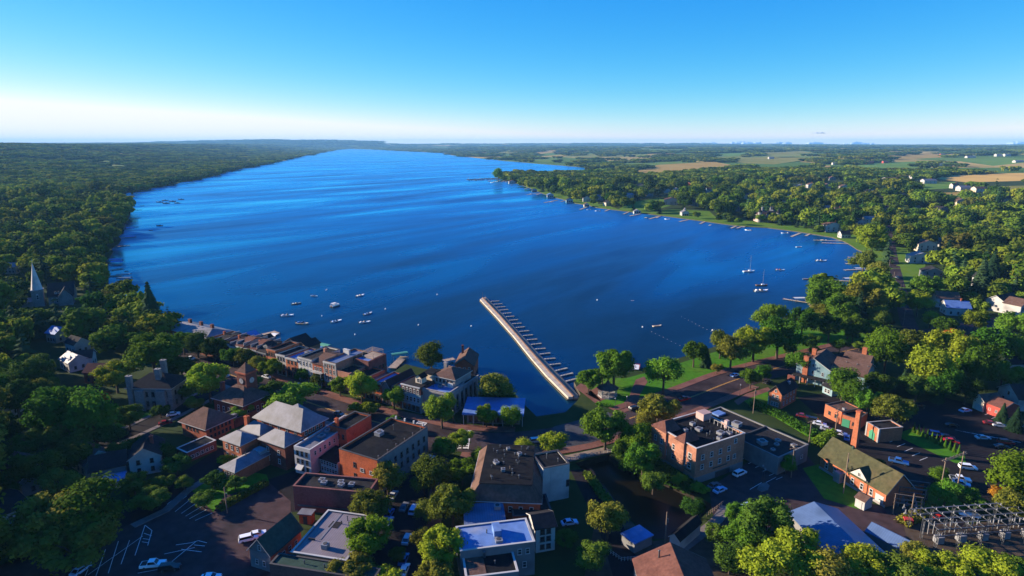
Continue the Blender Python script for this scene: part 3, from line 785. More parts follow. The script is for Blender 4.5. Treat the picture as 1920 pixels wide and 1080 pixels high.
class B:
    """a building: local x along the front edge A-B, local y away from it, z up. Corners are photo pixels of the eaves at height h."""
    def __init__(s, name, label, A, Bp, C, h, cat='building', zb=0.0, group=None, world=False, gz=0.0):
        a, b, c = [Vector(p) for p in (A, Bp, C)] if world else [gp(p[0], p[1], h + gz) for p in (A, Bp, C)]
        a.z = b.z = c.z = 0
        u = (b - a); s.w = u.length; u.normalize(); v = Vector((-u.y, u.x, 0))
        s.d = abs((c - a).dot(v)); 
        s.h, s.u, s.v = h, u, v
        s.root = empty(name, (a.x, a.y, zb + gz), label, cat, group, math.atan2(u.y, u.x))
        s.zb = zb
        s.h = h - zb
        clear_poly([a - u * 2 - v * 2, b + u * 2 - v * 2, b + u * 2 + v * (s.d + 2), a - u * 2 + v * (s.d + 2)])
    def _t(s, o, **k):
        if k.get('label'): o['label'] = k['label']
        return o
    def box(s, name, x0, x1, y0, y1, z0, z1, m, parent=None, label=None):
        mb = MB(); mb.box(x0, x1, y0, y1, z0, z1); return mb.build(name, m, parent or s.root, label=label)
    def walls(s, m, h=None, x0=0, x1=None, y0=0, y1=None, z0=-0.6, name='wall', label=None):
        x1 = s.w if x1 is None else x1; y1 = s.d if y1 is None else y1; h = s.h if h is None else h
        return s.box(name, x0, x1, y0, y1, z0, h, m, label=label)
    def flat(s, m, roof, cop='trim_dark', h=None, x0=0, x1=None, y0=0, y1=None, par=0.7, t=0.35, z0=-0.6):
        """walls, a roof deck set down behind a parapet, and the coping on it"""
        x1 = s.w if x1 is None else x1; y1 = s.d if y1 is None else y1; h = s.h if h is None else h
        s.walls(m, h - par, x0, x1, y0, y1, z0)
        s.box('roof', x0 + t, x1 - t, y0 + t, y1 - t, h - par, h - par + 0.06, roof)
        mb = MB(); z = h - par
        for b in ((x0, x1, y0, y0 + t), (x0, x1, y1 - t, y1), (x0, x0 + t, y0 + t, y1 - t), (x1 - t, x1, y0 + t, y1 - t)): mb.box(*b, z, h - 0.1)
        mb.build('parapet', m, s.root)
        mb = MB(); e = 0.08
        for b in ((x0 - e, x1 + e, y0 - e, y0 + t + e), (x0 - e, x1 + e, y1 - t - e, y1 + e), (x0 - e, x0 + t + e, y0 + t + e, y1 - t - e), (x1 - t - e, x1 + e, y0 + t + e, y1 - t - e)): mb.box(*b, h - 0.1, h + 0.04)
        mb.build('coping', cop, s.root)
        return h - par + 0.06
    def gable(s, roof, rh, axis='x', h=None, x0=0, x1=None, y0=0, y1=None, ov=0.5, wallm=None, th=0.22, name='roof', trim='trim_white', label=None):
        """pitched roof, ridge along the axis, with gable-end walls under it"""
        x1 = s.w if x1 is None else x1; y1 = s.d if y1 is None else y1; h = s.h if h is None else h
        mb = MB(); gw = MB(); tr = MB()
        if axis == 'x':
            ym = (y0 + y1) / 2; k = rh / ((y1 - y0) / 2)
            for sg, ye in ((-1, y0 - ov), (1, y1 + ov)):
                a, b = (x0 - ov, ye, h - k * ov), (x1 + ov, ye, h - k * ov); c, d = (x1 + ov, ym, h + rh), (x0 - ov, ym, h + rh)
                up = lambda p: (p[0], p[1], p[2] + th)
                mb.add([a, b, c, d, up(a), up(b), up(c), up(d)], [(0, 3, 2, 1), (4, 5, 6, 7), (0, 1, 5, 4), (1, 2, 6, 5), (3, 0, 4, 7)])
                for xe in (x0 - ov - .04, x1 + ov + .04):
                    tr.quad((xe, ye, h - k * ov - .05), (xe, ym, h + rh - .05), (xe, ym, h + rh + th), (xe, ye, h - k * ov + th))
            for xe in (x0 + .01, x1 - .01): gw.poly([(xe, y0, h), (xe, y1, h), (xe, ym, h + rh)])
        else:
            xm = (x0 + x1) / 2; k = rh / ((x1 - x0) / 2)
            for xe in (x0 - ov, x1 + ov):
                a, b = (xe, y0 - ov, h - k * ov), (xe, y1 + ov, h - k * ov); c, d = (xm, y1 + ov, h + rh), (xm, y0 - ov, h + rh)
                up = lambda p: (p[0], p[1], p[2] + th)
                mb.add([a, b, c, d, up(a), up(b), up(c), up(d)], [(0, 3, 2, 1), (4, 5, 6, 7), (0, 1, 5, 4), (1, 2, 6, 5), (3, 0, 4, 7)])
                for ye in (y0 - ov - .04, y1 + ov + .04):
                    tr.quad((xe, ye, h - k * ov - .05), (xm, ye, h + rh - .05), (xm, ye, h + rh + th), (xe, ye, h - k * ov + th))
            for ye in (y0 + .01, y1 - .01): gw.poly([(x0, ye, h), (x1, ye, h), (xm, ye, h + rh)])
        o = mb.build(name, roof, s.root, label=label)
        if trim: tr.build('bargeboard', trim, s.root)
        if wallm: gw.build('gable_wall', wallm, s.root)
        return o
    def hip(s, roof, rh, h=None, x0=0, x1=None, y0=0, y1=None, ov=0.6, ridge=None, name='roof', top=None):
        x1 = s.w if x1 is None else x1; y1 = s.d if y1 is None else y1; h = s.h if h is None else h
        a0, a1, b0, b1 = x0 - ov, x1 + ov, y0 - ov, y1 + ov; W, D = a1 - a0, b1 - b0
        mb = MB()
        if top is not None:            # cut-off (mansard) hip: flat top inset by "top" metres
            t = top; T = [(a0 + t, b0 + t, h + rh), (a1 - t, b0 + t, h + rh), (a1 - t, b1 - t, h + rh), (a0 + t, b1 - t, h + rh)]
            E = [(a0, b0, h), (a1, b0, h), (a1, b1, h), (a0, b1, h)]
            mb.add(E + T, [(0, 1, 5, 4), (1, 2, 6, 5), (2, 3, 7, 6), (3, 0, 4, 7), (4, 5, 6, 7), (3, 2, 1, 0)])
        else:
            q = min(W, D) / 2 if ridge is None else ridge
            if W >= D: r0, r1 = (a0 + q, (b0 + b1) / 2, h + rh), (a1 - q, (b0 + b1) / 2, h + rh)
            else: r0, r1 = ((a0 + a1) / 2, b0 + q, h + rh), ((a0 + a1) / 2, b1 - q, h + rh)
            E = [(a0, b0, h), (a1, b0, h), (a1, b1, h), (a0, b1, h)]
            if W >= D: mb.add(E + [r0, r1], [(0, 1, 5, 4), (1, 2, 5), (2, 3, 4, 5), (3, 0, 4), (3, 2, 1, 0)])
            else: mb.add(E + [r0, r1], [(0, 1, 4), (1, 2, 5, 4), (2, 3, 5), (3, 0, 4, 5), (3, 2, 1, 0)])
        o = mb.build(name, roof, s.root)
        mb = MB()                     # fascia under the eaves
        e = 0.03
        for b in ((a0 - e, a1 + e, b0 - e, b0 + .1), (a0 - e, a1 + e, b1 - .1, b1 + e), (a0 - e, a0 + .1, b0 + .1, b1 - .1), (a1 - .1, a1 + e, b0 + .1, b1 - .1)): mb.box(*b, h - 0.28, h - 0.02)
        mb.build('fascia', 'trim_white', s.root)
        return o
    def win(s, side, n, rows, w=1.1, hh=1.7, style='white', m0=0.9, m1=0.9, off=0.0, x0=0, x1=None, y0=0, y1=None, name='window', skip=()):
        """n windows in each row on one side; rows = sill heights"""
        x1 = s.w if x1 is None else x1; y1 = s.d if y1 is None else y1
        L0, L1 = (x0, x1) if side in 'fb' else (y0, y1)
        for z in rows:
            for k in range(n):
                if (k, rows.index(z)) in skip: continue
                t = L0 + m0 + (L1 - L0 - m0 - m1) * ((k + 0.5) / n)
                o = link(name, WIN[style], s.root)
                o.scale = (w, 1, hh)
                if side == 'f': o.location = (t, y0 - 0.01 - off, z)
                elif side == 'b': o.location = (t, y1 + 0.01 + off, z); o.rotation_euler.z = math.pi
                elif side == 'l': o.location = (x0 - 0.01 - off, t, z); o.rotation_euler.z = -math.pi / 2
                else: o.location = (x1 + 0.01 + off, t, z); o.rotation_euler.z = math.pi / 2
    def door(s, side, t, w=1.1, hh=2.2, m='trim_dark', z=0.0):
        mb = MB(); mb.box(-w / 2, w / 2, -0.08, 0.02, z, z + hh)
        mb.box(-w / 2 - .12, w / 2 + .12, -0.14, 0.02, z + hh, z + hh + .15)
        o = mb.build('door', m, s.root)
        if side == 'f': o.location = (t, -0.01, 0)
        elif side == 'r': o.location = (s.w + .01, t, 0); o.rotation_euler.z = math.pi / 2
        elif side == 'l': o.location = (-.01, t, 0); o.rotation_euler.z = -math.pi / 2
        return o
    def chimney(s, x, y, z0, z1, m='brick_red', a=0.9, b=0.9, parent=None):
        mb = MB(); mb.box(x - a / 2, x + a / 2, y - b / 2, y + b / 2, z0, z1 - .2); mb.box(x - a / 2 - .1, x + a / 2 + .1, y - b / 2 - .1, y + b / 2 + .1, z1 - .2, z1)
        mb.tube((x, y, z1), (x, y, z1 + .35), .2, .16, 6)
        return mb.build('chimney', m, parent or s.root)
    def ac(s, x, y, z, w=1.5, hh=1.2, rz=0.0):
        o = link('roof_unit', ACM, s.root); o.location = (x, y, z); o.scale = (w, w, hh); o.rotation_euler.z = rz; return o
    def vent(s, x, y, z, hh=0.8, r=0.14):
        mb = MB(); mb.tube((x, y, z), (x, y, z + hh), r, r, 6); mb.tube((x, y, z + hh), (x, y, z + hh + .15), r * 1.7, r * 1.3, 6)
        return mb.build('vent_pipe', 'metal_grey', s.root)
    def cornice(s, m, z, side='f', out=0.35, hh=0.55, x0=0, x1=None, name='cornice'):
        x1 = s.w if x1 is None else x1; mb = MB()
        if side == 'f': mb.box(x0, x1, -out, -0.01, z, z + hh); mb.box(x0, x1, -out * .55, -0.01, z - hh * .6, z - .002)
        elif side == 'r': mb.box(s.w + .01, s.w + out, 0, s.d, z, z + hh)
        return mb.build(name, m, s.root)
    def dormer(s, x, y, z, w=2.0, dd=2.2, hh=1.8, wallm='clap_white', roof='roof_dark'):
        """gabled dormer with a window, facing the front"""
        mb = MB(); mb.box(x - w / 2, x + w / 2, y, y + dd, z - .6, z + hh)
        mb.poly([(x - w / 2, y + .01, z + hh), (x + w / 2, y + .01, z + hh), (x, y + .01, z + hh + w * .4)])
        for sg in (-1, 1):
            e = w / 2 + .25
            mb.add([(x + sg * e, y - .25, z + hh - .1), (x, y - .25, z + hh + w * .42), (x, y + dd + .8, z + hh + w * .42), (x + sg * e, y + dd + .8, z + hh - .1)], [(0, 1, 2, 3)], 1)
        o = mb.build('dormer', [wallm, roof], s.root)
        g = link('window', WIN['white'], o); g.location = (x, y - .02, z + .3); g.scale = (w * .5, 1, hh * .7)
        return o

# vehicles ---------------------------------------------------------
def _car_meshes(kind):
    if kind == 'pickup':
        L_, Wd = 5.6, 1.95
        low = [(-2.8, .45), (2.7, .45), (2.8, .75), (2.75, 1.0), (1.35, 1.1), (.95, 1.15), (-2.75, 1.15), (-2.8, .8)]
        cab = [(1.15, 1.1), (.55, 1.75), (-.85, 1.78), (-1.0, 1.1)]; wb = (1.75, -1.7)
    elif kind == 'suv':
        L_, Wd = 4.8, 1.9
        low = [(-2.4, .4), (2.3, .4), (2.4, .7), (2.35, .95), (1.3, 1.08), (-2.35, 1.1), (-2.4, .8)]
        cab = [(1.3, 1.06), (.65, 1.68), (-2.0, 1.72), (-2.32, 1.08)]; wb = (1.45, -1.45)
    else:
        L_, Wd = 4.6, 1.8
        low = [(-2.3, .35), (2.25, .35), (2.3, .6), (2.2, .8), (1.1, .93), (-1.5, .95), (-2.25, .92), (-2.3, .6)]
        cab = [(1.1, .92), (.3, 1.42), (-1.0, 1.44), (-1.75, .94)]; wb = (1.4, -1.35)
    def side(pts, w0, w1=None):
        w1 = w1 or w0; n = len(pts); mb = MB(); z0 = min(p[1] for p in pts); z1 = max(p[1] for p in pts)
        ww = [w0 + (w1 - w0) * ((p[1] - z0) / (z1 - z0)) for p in pts]
        vs = [(p[0], -w / 2, p[1]) for p, w in zip(pts, ww)] + [(p[0], w / 2, p[1]) for p, w in zip(pts, ww)]
        mb.add(vs, [tuple(range(n)), tuple(range(2 * n - 1, n - 1, -1))] + [(i, i + n, (i + 1) % n + n, (i + 1) % n) for i in range(n)])
        return mb
    b = side(low, Wd)
    if kind == 'pickup':
        b.box(-2.6, -1.2, -Wd / 2 + .12, Wd / 2 - .12, 1.151, 1.16, 1)
    for sx in (-L_ / 2 - .03, L_ / 2 - .14): b.box(sx, sx + .17, -Wd / 2 + .08, Wd / 2 - .08, .4, .58)
    body = b.mesh('body', ['car_white', 'tyre'])
    c = side(cab, Wd - .12, Wd - .42)
    glass = c.mesh('window_glass', 'glass_car')
    t = MB(); zt = cab[1][1]; x0, x1 = cab[2][0], cab[1][0]; w = Wd - .40
    t.box(x0 - .05, x1 + .02, -w / 2, w / 2, zt + .0, zt + .06)
    for (xa, za), (xb, zb) in ((cab[0], cab[1]), (cab[3], cab[2])):
        for sg in (-1, 1): t.tube((xa, sg * (Wd / 2 - .07), za), (xb, sg * (w / 2), zb + .02), .05, .05, 4)
    top = t.mesh('roof_panel', 'car_white')
    wmb = MB(); wmb.tube((0, -.11, 0), (0, .11, 0), .34, .34, 10, 0); wmb.tube((0, -.12, 0), (0, .12, 0), .19, .19, 8, 1)
    wheel = wmb.mesh('wheel', ['tyre', 'metal_grey'])
    lm = MB(); lm.box(-.04, .04, -.18, .18, -.07, .07); light = lm.mesh('headlight', 'metal_white')
    return body, glass, top, wheel, wb, Wd, L_, light
CARS = {k: _car_meshes(k) for k in ('sedan', 'suv', 'pickup')}
def car(px, py, ang, colr, label, kind='sedan', group=None, z=0.05, s=1.0):
    """ang: heading in degrees from +X (to the right in the photo) on the ground"""
    body, glass, top, wheel, wb, Wd, L_, light = CARS[kind]
    p = gp(px, py, 0.7); p.z = z
    root = empty({'sedan': 'parked_car', 'suv': 'sport_utility_car', 'pickup': 'pickup_truck'}[kind], p, label, 'truck' if kind == 'pickup' else 'car', group, math.radians(ang))
    for nm, me in (('body', body), ('window_glass', glass), ('roof_panel', top)):
        o = link(nm, me, root)
        if nm != 'window_glass':
            o.material_slots[0].link = 'OBJECT'; o.material_slots[0].material = MATS['car_' + colr]
    for x in wb:
        for sg in (-1, 1):
            o = link('wheel', wheel, root); o.location = (x, sg * (Wd / 2 - .1), .34)
    for sg in (-1, 1):
        o = link('headlight', light, root); o.location = (L_ / 2 - .02, sg * (Wd / 2 - .3), .72)
    if s != 1: root.scale = (s, s, s)
    return root

# boats ------------------------------------------------------------
def _hull(L_, Wd, H):
    mb = MB(); st = [(-.5, .82, .55), (-.25, 1.0, .5), (.1, .96, .55), (.32, .66, .68), (.46, .22, .85), (.5, .03, .95)]
    for i in range(len(st) - 1):
        (xa, wa, ha), (xb, wb_, hb) = st[i], st[i + 1]
        for sg in (-1, 1):
            a, b = (xa * L_, sg * wa * Wd / 2, ha * H), (xb * L_, sg * wb_ * Wd / 2, hb * H)
            c, d = (xb * L_ * .96, sg * wb_ * Wd * .33, -.25 * H), (xa * L_ * .96, sg * wa * Wd * .33, -.25 * H)
            mb.quad(*((a, b, c, d) if sg > 0 else (d, c, b, a)))
        mb.quad((xa * L_, -wa * Wd / 2, ha * H), (xb * L_, -wb_ * Wd / 2, hb * H), (xb * L_, wb_ * Wd / 2, hb * H), (xa * L_, wa * Wd / 2, ha * H))
    x, w, h = st[0]
    mb.quad((x * L_, -w * Wd / 2, h * H), (x * L_, w * Wd / 2, h * H), (x * L_ * .96, w * Wd * .33, -.25 * H), (x * L_ * .96, -w * Wd * .33, -.25 * H))
    return mb
def boat(px, py, ang, label, L_=6.5, kind='motor', hull='car_white', cover='canvas_white', group=None, name=None):
    p = gp(px, py, WATER_Z + 0.3); p.z = WATER_Z
    Wd, H = L_ * .36, L_ * .15
    root = empty(name or {'motor': 'motor_boat', 'sail': 'sailing_boat', 'pontoon': 'pontoon_boat', 'row': 'rowing_boat'}[kind], p, label, 'boat', group, math.radians(ang))
    if kind == 'pontoon':
        mb = MB()
        for sg in (-1, 1): mb.tube((-L_ / 2, sg * Wd * .36, .25), (L_ / 2, sg * Wd * .36, .25), .35, .35, 8)
        mb.build('pontoon', 'metal_grey', root)
        mb = MB(); mb.box(-L_ / 2, L_ / 2 - .4, -Wd / 2, Wd / 2, .6, .72); mb.build('deck', 'wood_deck', root)
        mb = MB()
        for b in ((-L_ / 2, L_ / 2 - .4, -Wd / 2, -Wd / 2 + .08), (-L_ / 2, L_ / 2 - .4, Wd / 2 - .08, Wd / 2), (L_ / 2 - .5, L_ / 2 - .4, -Wd / 2, Wd / 2)): mb.box(*b, .72, 1.5)
        mb.build('railing', hull, root)
        mb = MB(); mb.box(-L_ * .4, L_ * .12, -Wd * .46, Wd * .46, 2.5, 2.6)
        for x in (-L_ * .38, L_ * .1):
            for sg in (-1, 1): mb.tube((x, sg * Wd * .44, .7), (x, sg * Wd * .44, 2.5), .04, .04, 4)
        mb.build('canopy', cover, root)
        mb = MB()
        for x in (-L_ * .35, L_ * .2): mb.box(x, x + .6, -Wd * .4, Wd * .1, .72, 1.15)
        mb.build('bench', 'canvas_white', root)
        return root
    _hull(L_, Wd, H).build('hull', hull, root)
    if kind == 'row':
        mb = MB(); mb.box(-L_ * .36, L_ * .3, -Wd * .34, Wd * .34, H * .63, H * .66); mb.build('cockpit', 'wood_deck', root); return root
    mb = MB(); mb.box(-L_ * .38, L_ * .02, -Wd * .33, Wd * .33, H * .58, H * .6); mb.build('cockpit', 'wood_deck' if cover != 'canvas_blue' else 'trim_dark', root)
    if kind == 'sail':
        mb = MB(); mb.prism([(-L_ * .02, -Wd * .26), (L_ * .24, -Wd * .16), (L_ * .24, Wd * .16), (-L_ * .02, Wd * .26)], H * .6, H * 1.05); mb.build('cabin', 'car_white', root)
        mb = MB(); mb.tube((L_ * .1, 0, H * .6), (L_ * .1, 0, L_ * 1.45), .12, .08, 6); m_ = mb.build('mast', 'metal_white', root)
        mb = MB(); mb.tube((L_ * .1, 0, H * 1.9), (-L_ * .36, 0, H * 1.8), .14, .12, 6); mb.build('boom', cover, m_)
        mb = MB(); mb.tube((L_ * .1, 0, L_ * 1.42), (L_ * .49, 0, H * .9), .025, .025, 3); mb.tube((L_ * .1, 0, L_ * 1.42), (-L_ * .48, 0, H * .6), .025, .025, 3); mb.build('stay', 'metal_grey', m_)
    else:
        mb = MB(); w = Wd * .36
        mb.add([(L_ * .12, -w, H * .6), (L_ * .12, w, H * .6), (L_ * .04, w * .85, H * 1.15), (L_ * .04, -w * .85, H * 1.15), (-L_ * .05, w, H * .6), (-L_ * .05, w * .9, H * 1.1), (-L_ * .05, -w, H * .6), (-L_ * .05, -w * .9, H * 1.1)],
               [(0, 1, 2, 3), (1, 4, 5, 2), (6, 0, 3, 7)])
        mb.build('windscreen', 'glass_car', root)
        mb = MB(); mb.box(-L_ * .38, -L_ * .3, -Wd * .3, Wd * .3, H * .6, H * .95); mb.box(-L_ * .1, -L_ * .02, -Wd * .28, -Wd * .06, H * .6, H * 1.0); mb.box(-L_ * .1, -L_ * .02, Wd * .06, Wd * .28, H * .6, H * 1.0); mb.build('seat', cover, root)
        mb = MB(); mb.box(-L_ * .56, -L_ * .5, -.2, .2, 0, H * 1.05); mb.build('outboard_motor', 'trim_dark', root)
    return root
def dock(name, label, a, b, width=1.8, post=True, cat='dock', m='wood_deck', z=0.5, group=None):
    """plank dock between two photo pixels on the water"""
    A, Bv = gp(a[0], a[1], WATER_Z + z), gp(b[0], b[1], WATER_Z + z); d = Bv - A; Ln = d.length
    root = empty(name, (A.x, A.y, WATER_Z), label, cat, group, math.atan2(d.y, d.x))
    mb = MB(); n = max(2, int(Ln / 1.2))
    for k in range(n): mb.box(Ln * k / n, Ln * (k + 1) / n - .06, -width / 2, width / 2, z - .08, z + (0.01 if k % 2 else 0))
    mb.build('deck', m, root)
    mb = MB(); n = max(2, int(Ln / 4))
    for k in range(n + 1):
        for sg in (-1, 1): mb.tube((min(Ln - .1, max(.1, Ln * k / n)), sg * (width / 2 + .09), -2.5), (min(Ln - .1, max(.1, Ln * k / n)), sg * (width / 2 + .09), z + .55), .1, .1, 5)
    mb.build('piling', 'wood_pole', root)
    return root
def canopy_lift(px, py, ang, label, cover, L_=8.0, Wd=3.6, group=None):
    p = gp(px, py, WATER_Z + 2.6); p.z = WATER_Z
    root = empty('boat_lift', p, label, 'boat lift', group, math.radians(ang))
    mb = MB(); n = 6; prof = [(-Wd / 2, 2.3), (-Wd * .35, 2.9), (0, 3.15), (Wd * .35, 2.9), (Wd / 2, 2.3)]
    for (ya, za), (yb, zb) in zip(prof, prof[1:]): mb.quad((-L_ / 2, ya, za), (L_ / 2, ya, za), (L_ / 2, yb, zb), (-L_ / 2, yb, zb))
    mb.build('canopy', cover, root)
    mb = MB()
    for x in (-L_ * .42, L_ * .42):
        for sg in (-1, 1): mb.tube((x, sg * Wd * .48, -2), (x, sg * Wd * .48, 2.35), .07, .07, 4)
    mb.build('post', 'metal_grey', root)
    return root
def pole(px, py, label, h=10.0, arms=1, kind='utility', group=None):
    p = gp(px, py)
    root = empty('utility_pole' if kind == 'utility' else 'street_lamp', p, label, 'utility pole' if kind == 'utility' else 'street lamp', group, ru(-.4, .4) + .5)
    mb = MB()
    if kind == 'utility':
        mb.tube((0, 0, -.5), (0, 0, h), .17, .12, 6); mb.build('post', 'wood_pole', root)
        for k in range(arms):
            z = h - .5 - k * 1.0; mb = MB(); mb.box(-1.3, 1.3, .12, .26, z, z + .16)
            for x in (-1.15, -.5, .5, 1.15): mb.tube((x, .19, z + .16), (x, .19, z + .4), .07, .05, 5)
            mb.build('crossarm', 'wood_pole', root)
        mb = MB(); mb.tube((.3, 0, h - 3), (.3, 0, h - 2), .24, .24, 8); mb.build('transformer', 'metal_grey', root)
    else:
        mb.tube((0, 0, 0), (0, 0, h), .09, .06, 6); mb.tube((0, 0, 0), (0, 0, .8), .18, .12, 6); mb.build('post', 'trim_dark', root)
        mb = MB(); mb.tube((0, 0, h), (0, 0, h + .25), .16, .3, 8); mb.tube((0, 0, h + .25), (0, 0, h + .6), .3, .12, 8); mb.build('lantern', 'metal_white', root)
    return root
# ------------------------------------------------------------------ streets, lots, lawns
GEN = [(300, 657), (322, 664), (345, 672), (430, 702), (530, 737), (625, 770), (740, 800), (850, 824), (960, 830), (1080, 814), (1180, 785), (1290, 747), (1380, 712), (1480, 684), (1600, 655), (1720, 632), (1830, 612), (1990, 585)]
ribbon('main_road', GEN, 15.5, 'asphalt', 0.035)
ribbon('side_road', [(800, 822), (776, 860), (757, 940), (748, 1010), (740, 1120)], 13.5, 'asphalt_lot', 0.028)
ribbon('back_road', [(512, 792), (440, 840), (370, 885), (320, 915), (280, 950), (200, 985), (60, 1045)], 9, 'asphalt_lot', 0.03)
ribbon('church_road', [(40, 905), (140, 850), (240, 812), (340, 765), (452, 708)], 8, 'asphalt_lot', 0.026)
ribbon('lake_road', [(1722, 634), (1703, 605), (1692, 560), (1682, 520), (1674, 480), (1668, 447), (1660, 420), (1650, 400)], 8, 'asphalt', 0.05)
for _x, _y in ((1703, 605), (1697, 582), (1692, 560), (1687, 540), (1682, 520), (1678, 500), (1674, 480), (1671, 463), (1668, 447)): clear_disc(tp(_x, _y), 13)
ribbon('mill_road', [(1090, 880), (1118, 935), (1150, 1000), (1180, 1090)], 7, 'asphalt_lot', 0.024)
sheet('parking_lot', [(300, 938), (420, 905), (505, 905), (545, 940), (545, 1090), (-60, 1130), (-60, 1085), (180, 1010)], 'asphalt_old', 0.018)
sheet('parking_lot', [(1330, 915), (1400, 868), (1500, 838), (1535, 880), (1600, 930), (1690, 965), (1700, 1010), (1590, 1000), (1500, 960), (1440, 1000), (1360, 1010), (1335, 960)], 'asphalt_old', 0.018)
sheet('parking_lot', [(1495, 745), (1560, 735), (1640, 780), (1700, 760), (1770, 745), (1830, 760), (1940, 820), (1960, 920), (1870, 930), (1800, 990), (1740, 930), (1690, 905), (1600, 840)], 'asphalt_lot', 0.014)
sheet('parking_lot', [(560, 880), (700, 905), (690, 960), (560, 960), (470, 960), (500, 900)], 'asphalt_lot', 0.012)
sheet('yard', [(1130, 905), (1180, 975), (1225, 1015), (1330, 1000), (1400, 1010), (1440, 1100), (1090, 1110)], 'soil', 0.01)
sheet('yard', [(1640, 930), (1700, 950), (1800, 985), (1980, 960), (1990, 1090), (1720, 1090), (1690, 1010)], 'soil', 0.01)
sheet('park_lawn', [(1100, 740), (1130, 708), (1174, 709), (1222, 696), (1275, 681), (1330, 663), (1395, 644), (1470, 606), (1530, 584), (1600, 600), (1660, 634), (1560, 656), (1400, 700), (1290, 736), (1215, 762), (1170, 770), (1120, 756)], 'lawn', 0.016)
sheet('house_lawn', [(1395, 752), (1440, 728), (1440, 760), (1420, 770)], 'lawn', 0.022)
sheet('yard_lawn', [(1505, 878), (1545, 868), (1640, 925), (1610, 955), (1545, 935)], 'lawn', 0.026)
sheet('verge_lawn', [(1675, 815), (1712, 803), (1808, 850), (1812, 872), (1790, 868)], 'lawn', 0.026)
sheet('verge_lawn', [(1735, 925), (1810, 905), (1840, 930), (1800, 965), (1745, 950)], 'lawn', 0.026)
sheet('back_lawn', [(355, 915), (440, 880), (500, 890), (505, 905), (420, 930), (400, 960)], 'lawn', 0.024)
sheet('back_lawn', [(200, 800), (300, 765), (355, 745), (365, 765), (250, 822)], 'lawn', 0.02)
sheet('park_path', [(1192, 712), (1208, 706), (1214, 716), (1200, 740), (1190, 765), (1165, 776), (1160, 768), (1180, 742)], 'paver_red', 0.05)
sheet('gazebo_terrace', [(1098, 738), (1125, 722), (1150, 728), (1150, 744), (1125, 752)], 'paver_red', 0.05)
sheet('quay', [(1079, 727), (1092, 716), (1128, 752), (1116, 756)], 'paver_red', 0.05)
sheet('road_walk', [(1376, 752), (1400, 738), (1440, 726), (1446, 732), (1402, 748), (1384, 760)], 'paver_red', 0.06)
# pavements each a kerb's height above the road
def side_of(pix, off):
    pts = [gp(x, y) for x, y in pix]; out = []
    for i, p in enumerate(pts):
        d = (pts[min(i + 1, len(pts) - 1)] - pts[max(i - 1, 0)]).normalized()
        out.append(p + Vector((-d.y, d.x, 0)) * off)
    return out
ribbon('pavement', None, 4.2, 'paver_red', 0.15, 0.15, world=side_of(GEN[2:9], 9.9))
ribbon('pavement', None, 3.6, 'concrete', 0.15, 0.15, world=side_of([(360, 677), (430, 702), (530, 737), (625, 770), (725, 797)], -9.6))
ribbon('pavement', None, 3.6, 'paver_red', 0.15, 0.15, world=side_of([(872, 827), (960, 830), (1080, 814), (1180, 785), (1225, 771)], -9.6))
ribbon('pavement', None, 3.6, 'paver_red', 0.15, 0.15, world=side_of(GEN[10:15], 9.6))
ribbon('pavement', None, 3.2, 'paver_red', 0.15, 0.15, world=side_of([(1225, 771), (1290, 747), (1380, 712)], -9.4))
ribbon('pavement', None, 2.6, 'concrete', 0.15, 0.15, world=side_of([(440, 840), (370, 885), (320, 915), (280, 950), (230, 972)], 6.0))
ribbon('pavement', None, 2.0, 'concrete', 0.15, 0.15, world=side_of([(60, 896), (140, 850), (240, 812), (340, 765), (420, 724)], 5.2))
ribbon('pavement', None, 2.0, 'concrete', 0.15, 0.15, world=side_of([(140, 850), (240, 812), (340, 765), (420, 724)], -5.2))
ribbon('pavement', None, 4.0, 'concrete', 0.15, 0.15, world=side_of([(768, 880), (757, 940), (748, 1010), (740, 1110)], -9.0))
ribbon('pavement', None, 4.0, 'paver_red', 0.15, 0.15, world=side_of([(778, 862), (757, 940), (748, 1010), (740, 1110)], 9.0))
# markings
crosswalk((776, 808), (798, 786), 3.2, 9)
crosswalk((868, 842), (874, 806), 3.2, 9)
crosswalk((764, 848), (812, 860), 3.0, 9)
def centre_line(pix, offs, wd, matn, name='lane_marking'):
    mb = MB()
    for off in offs:
        w = side_of(pix, off)
        for a, b in zip(w, w[1:]):
            d = (b - a).normalized(); n = Vector((-d.y, d.x, 0)) * wd / 2
            mb.quad(*[(p.x, p.y, 0.056) for p in (a - n, b - n, b + n, a + n)])
    mb.build(name, matn, kind='structure')
def dense(pix, a, b, n=24):
    """resampled piece of a road line"""
    seg = pix[a:b + 1]; out = []
    for i in range(len(seg) - 1):
        p0, p1, p2, p3 = [Vector(seg[max(0, min(len(seg) - 1, j))]) for j in (i - 1, i, i + 1, i + 2)]
        for k in range(6):
            t = k / 6; q = 0.5 * ((2 * p1) + (p2 - p0) * t + (2 * p0 - 5 * p1 + 4 * p2 - p3) * t * t + (3 * p1 - p0 - 3 * p2 + p3) * t ** 3); out.append((q.x, q.y))
    out.append(seg[-1]); return out
centre_line(dense(GEN, 2, 6), (-.2, .2), .16, 'paint_yellow')
centre_line(dense(GEN, 10, 15), (-.2, .2), .16, 'paint_yellow')
centre_line([(590, 762), (640, 779), (668, 787)], (-6.6,), .5, 'paint_yellow', 'kerb_marking')
centre_line([(757, 803), (748, 823)], (0,), .4, 'paint_yellow', 'turn_marking')
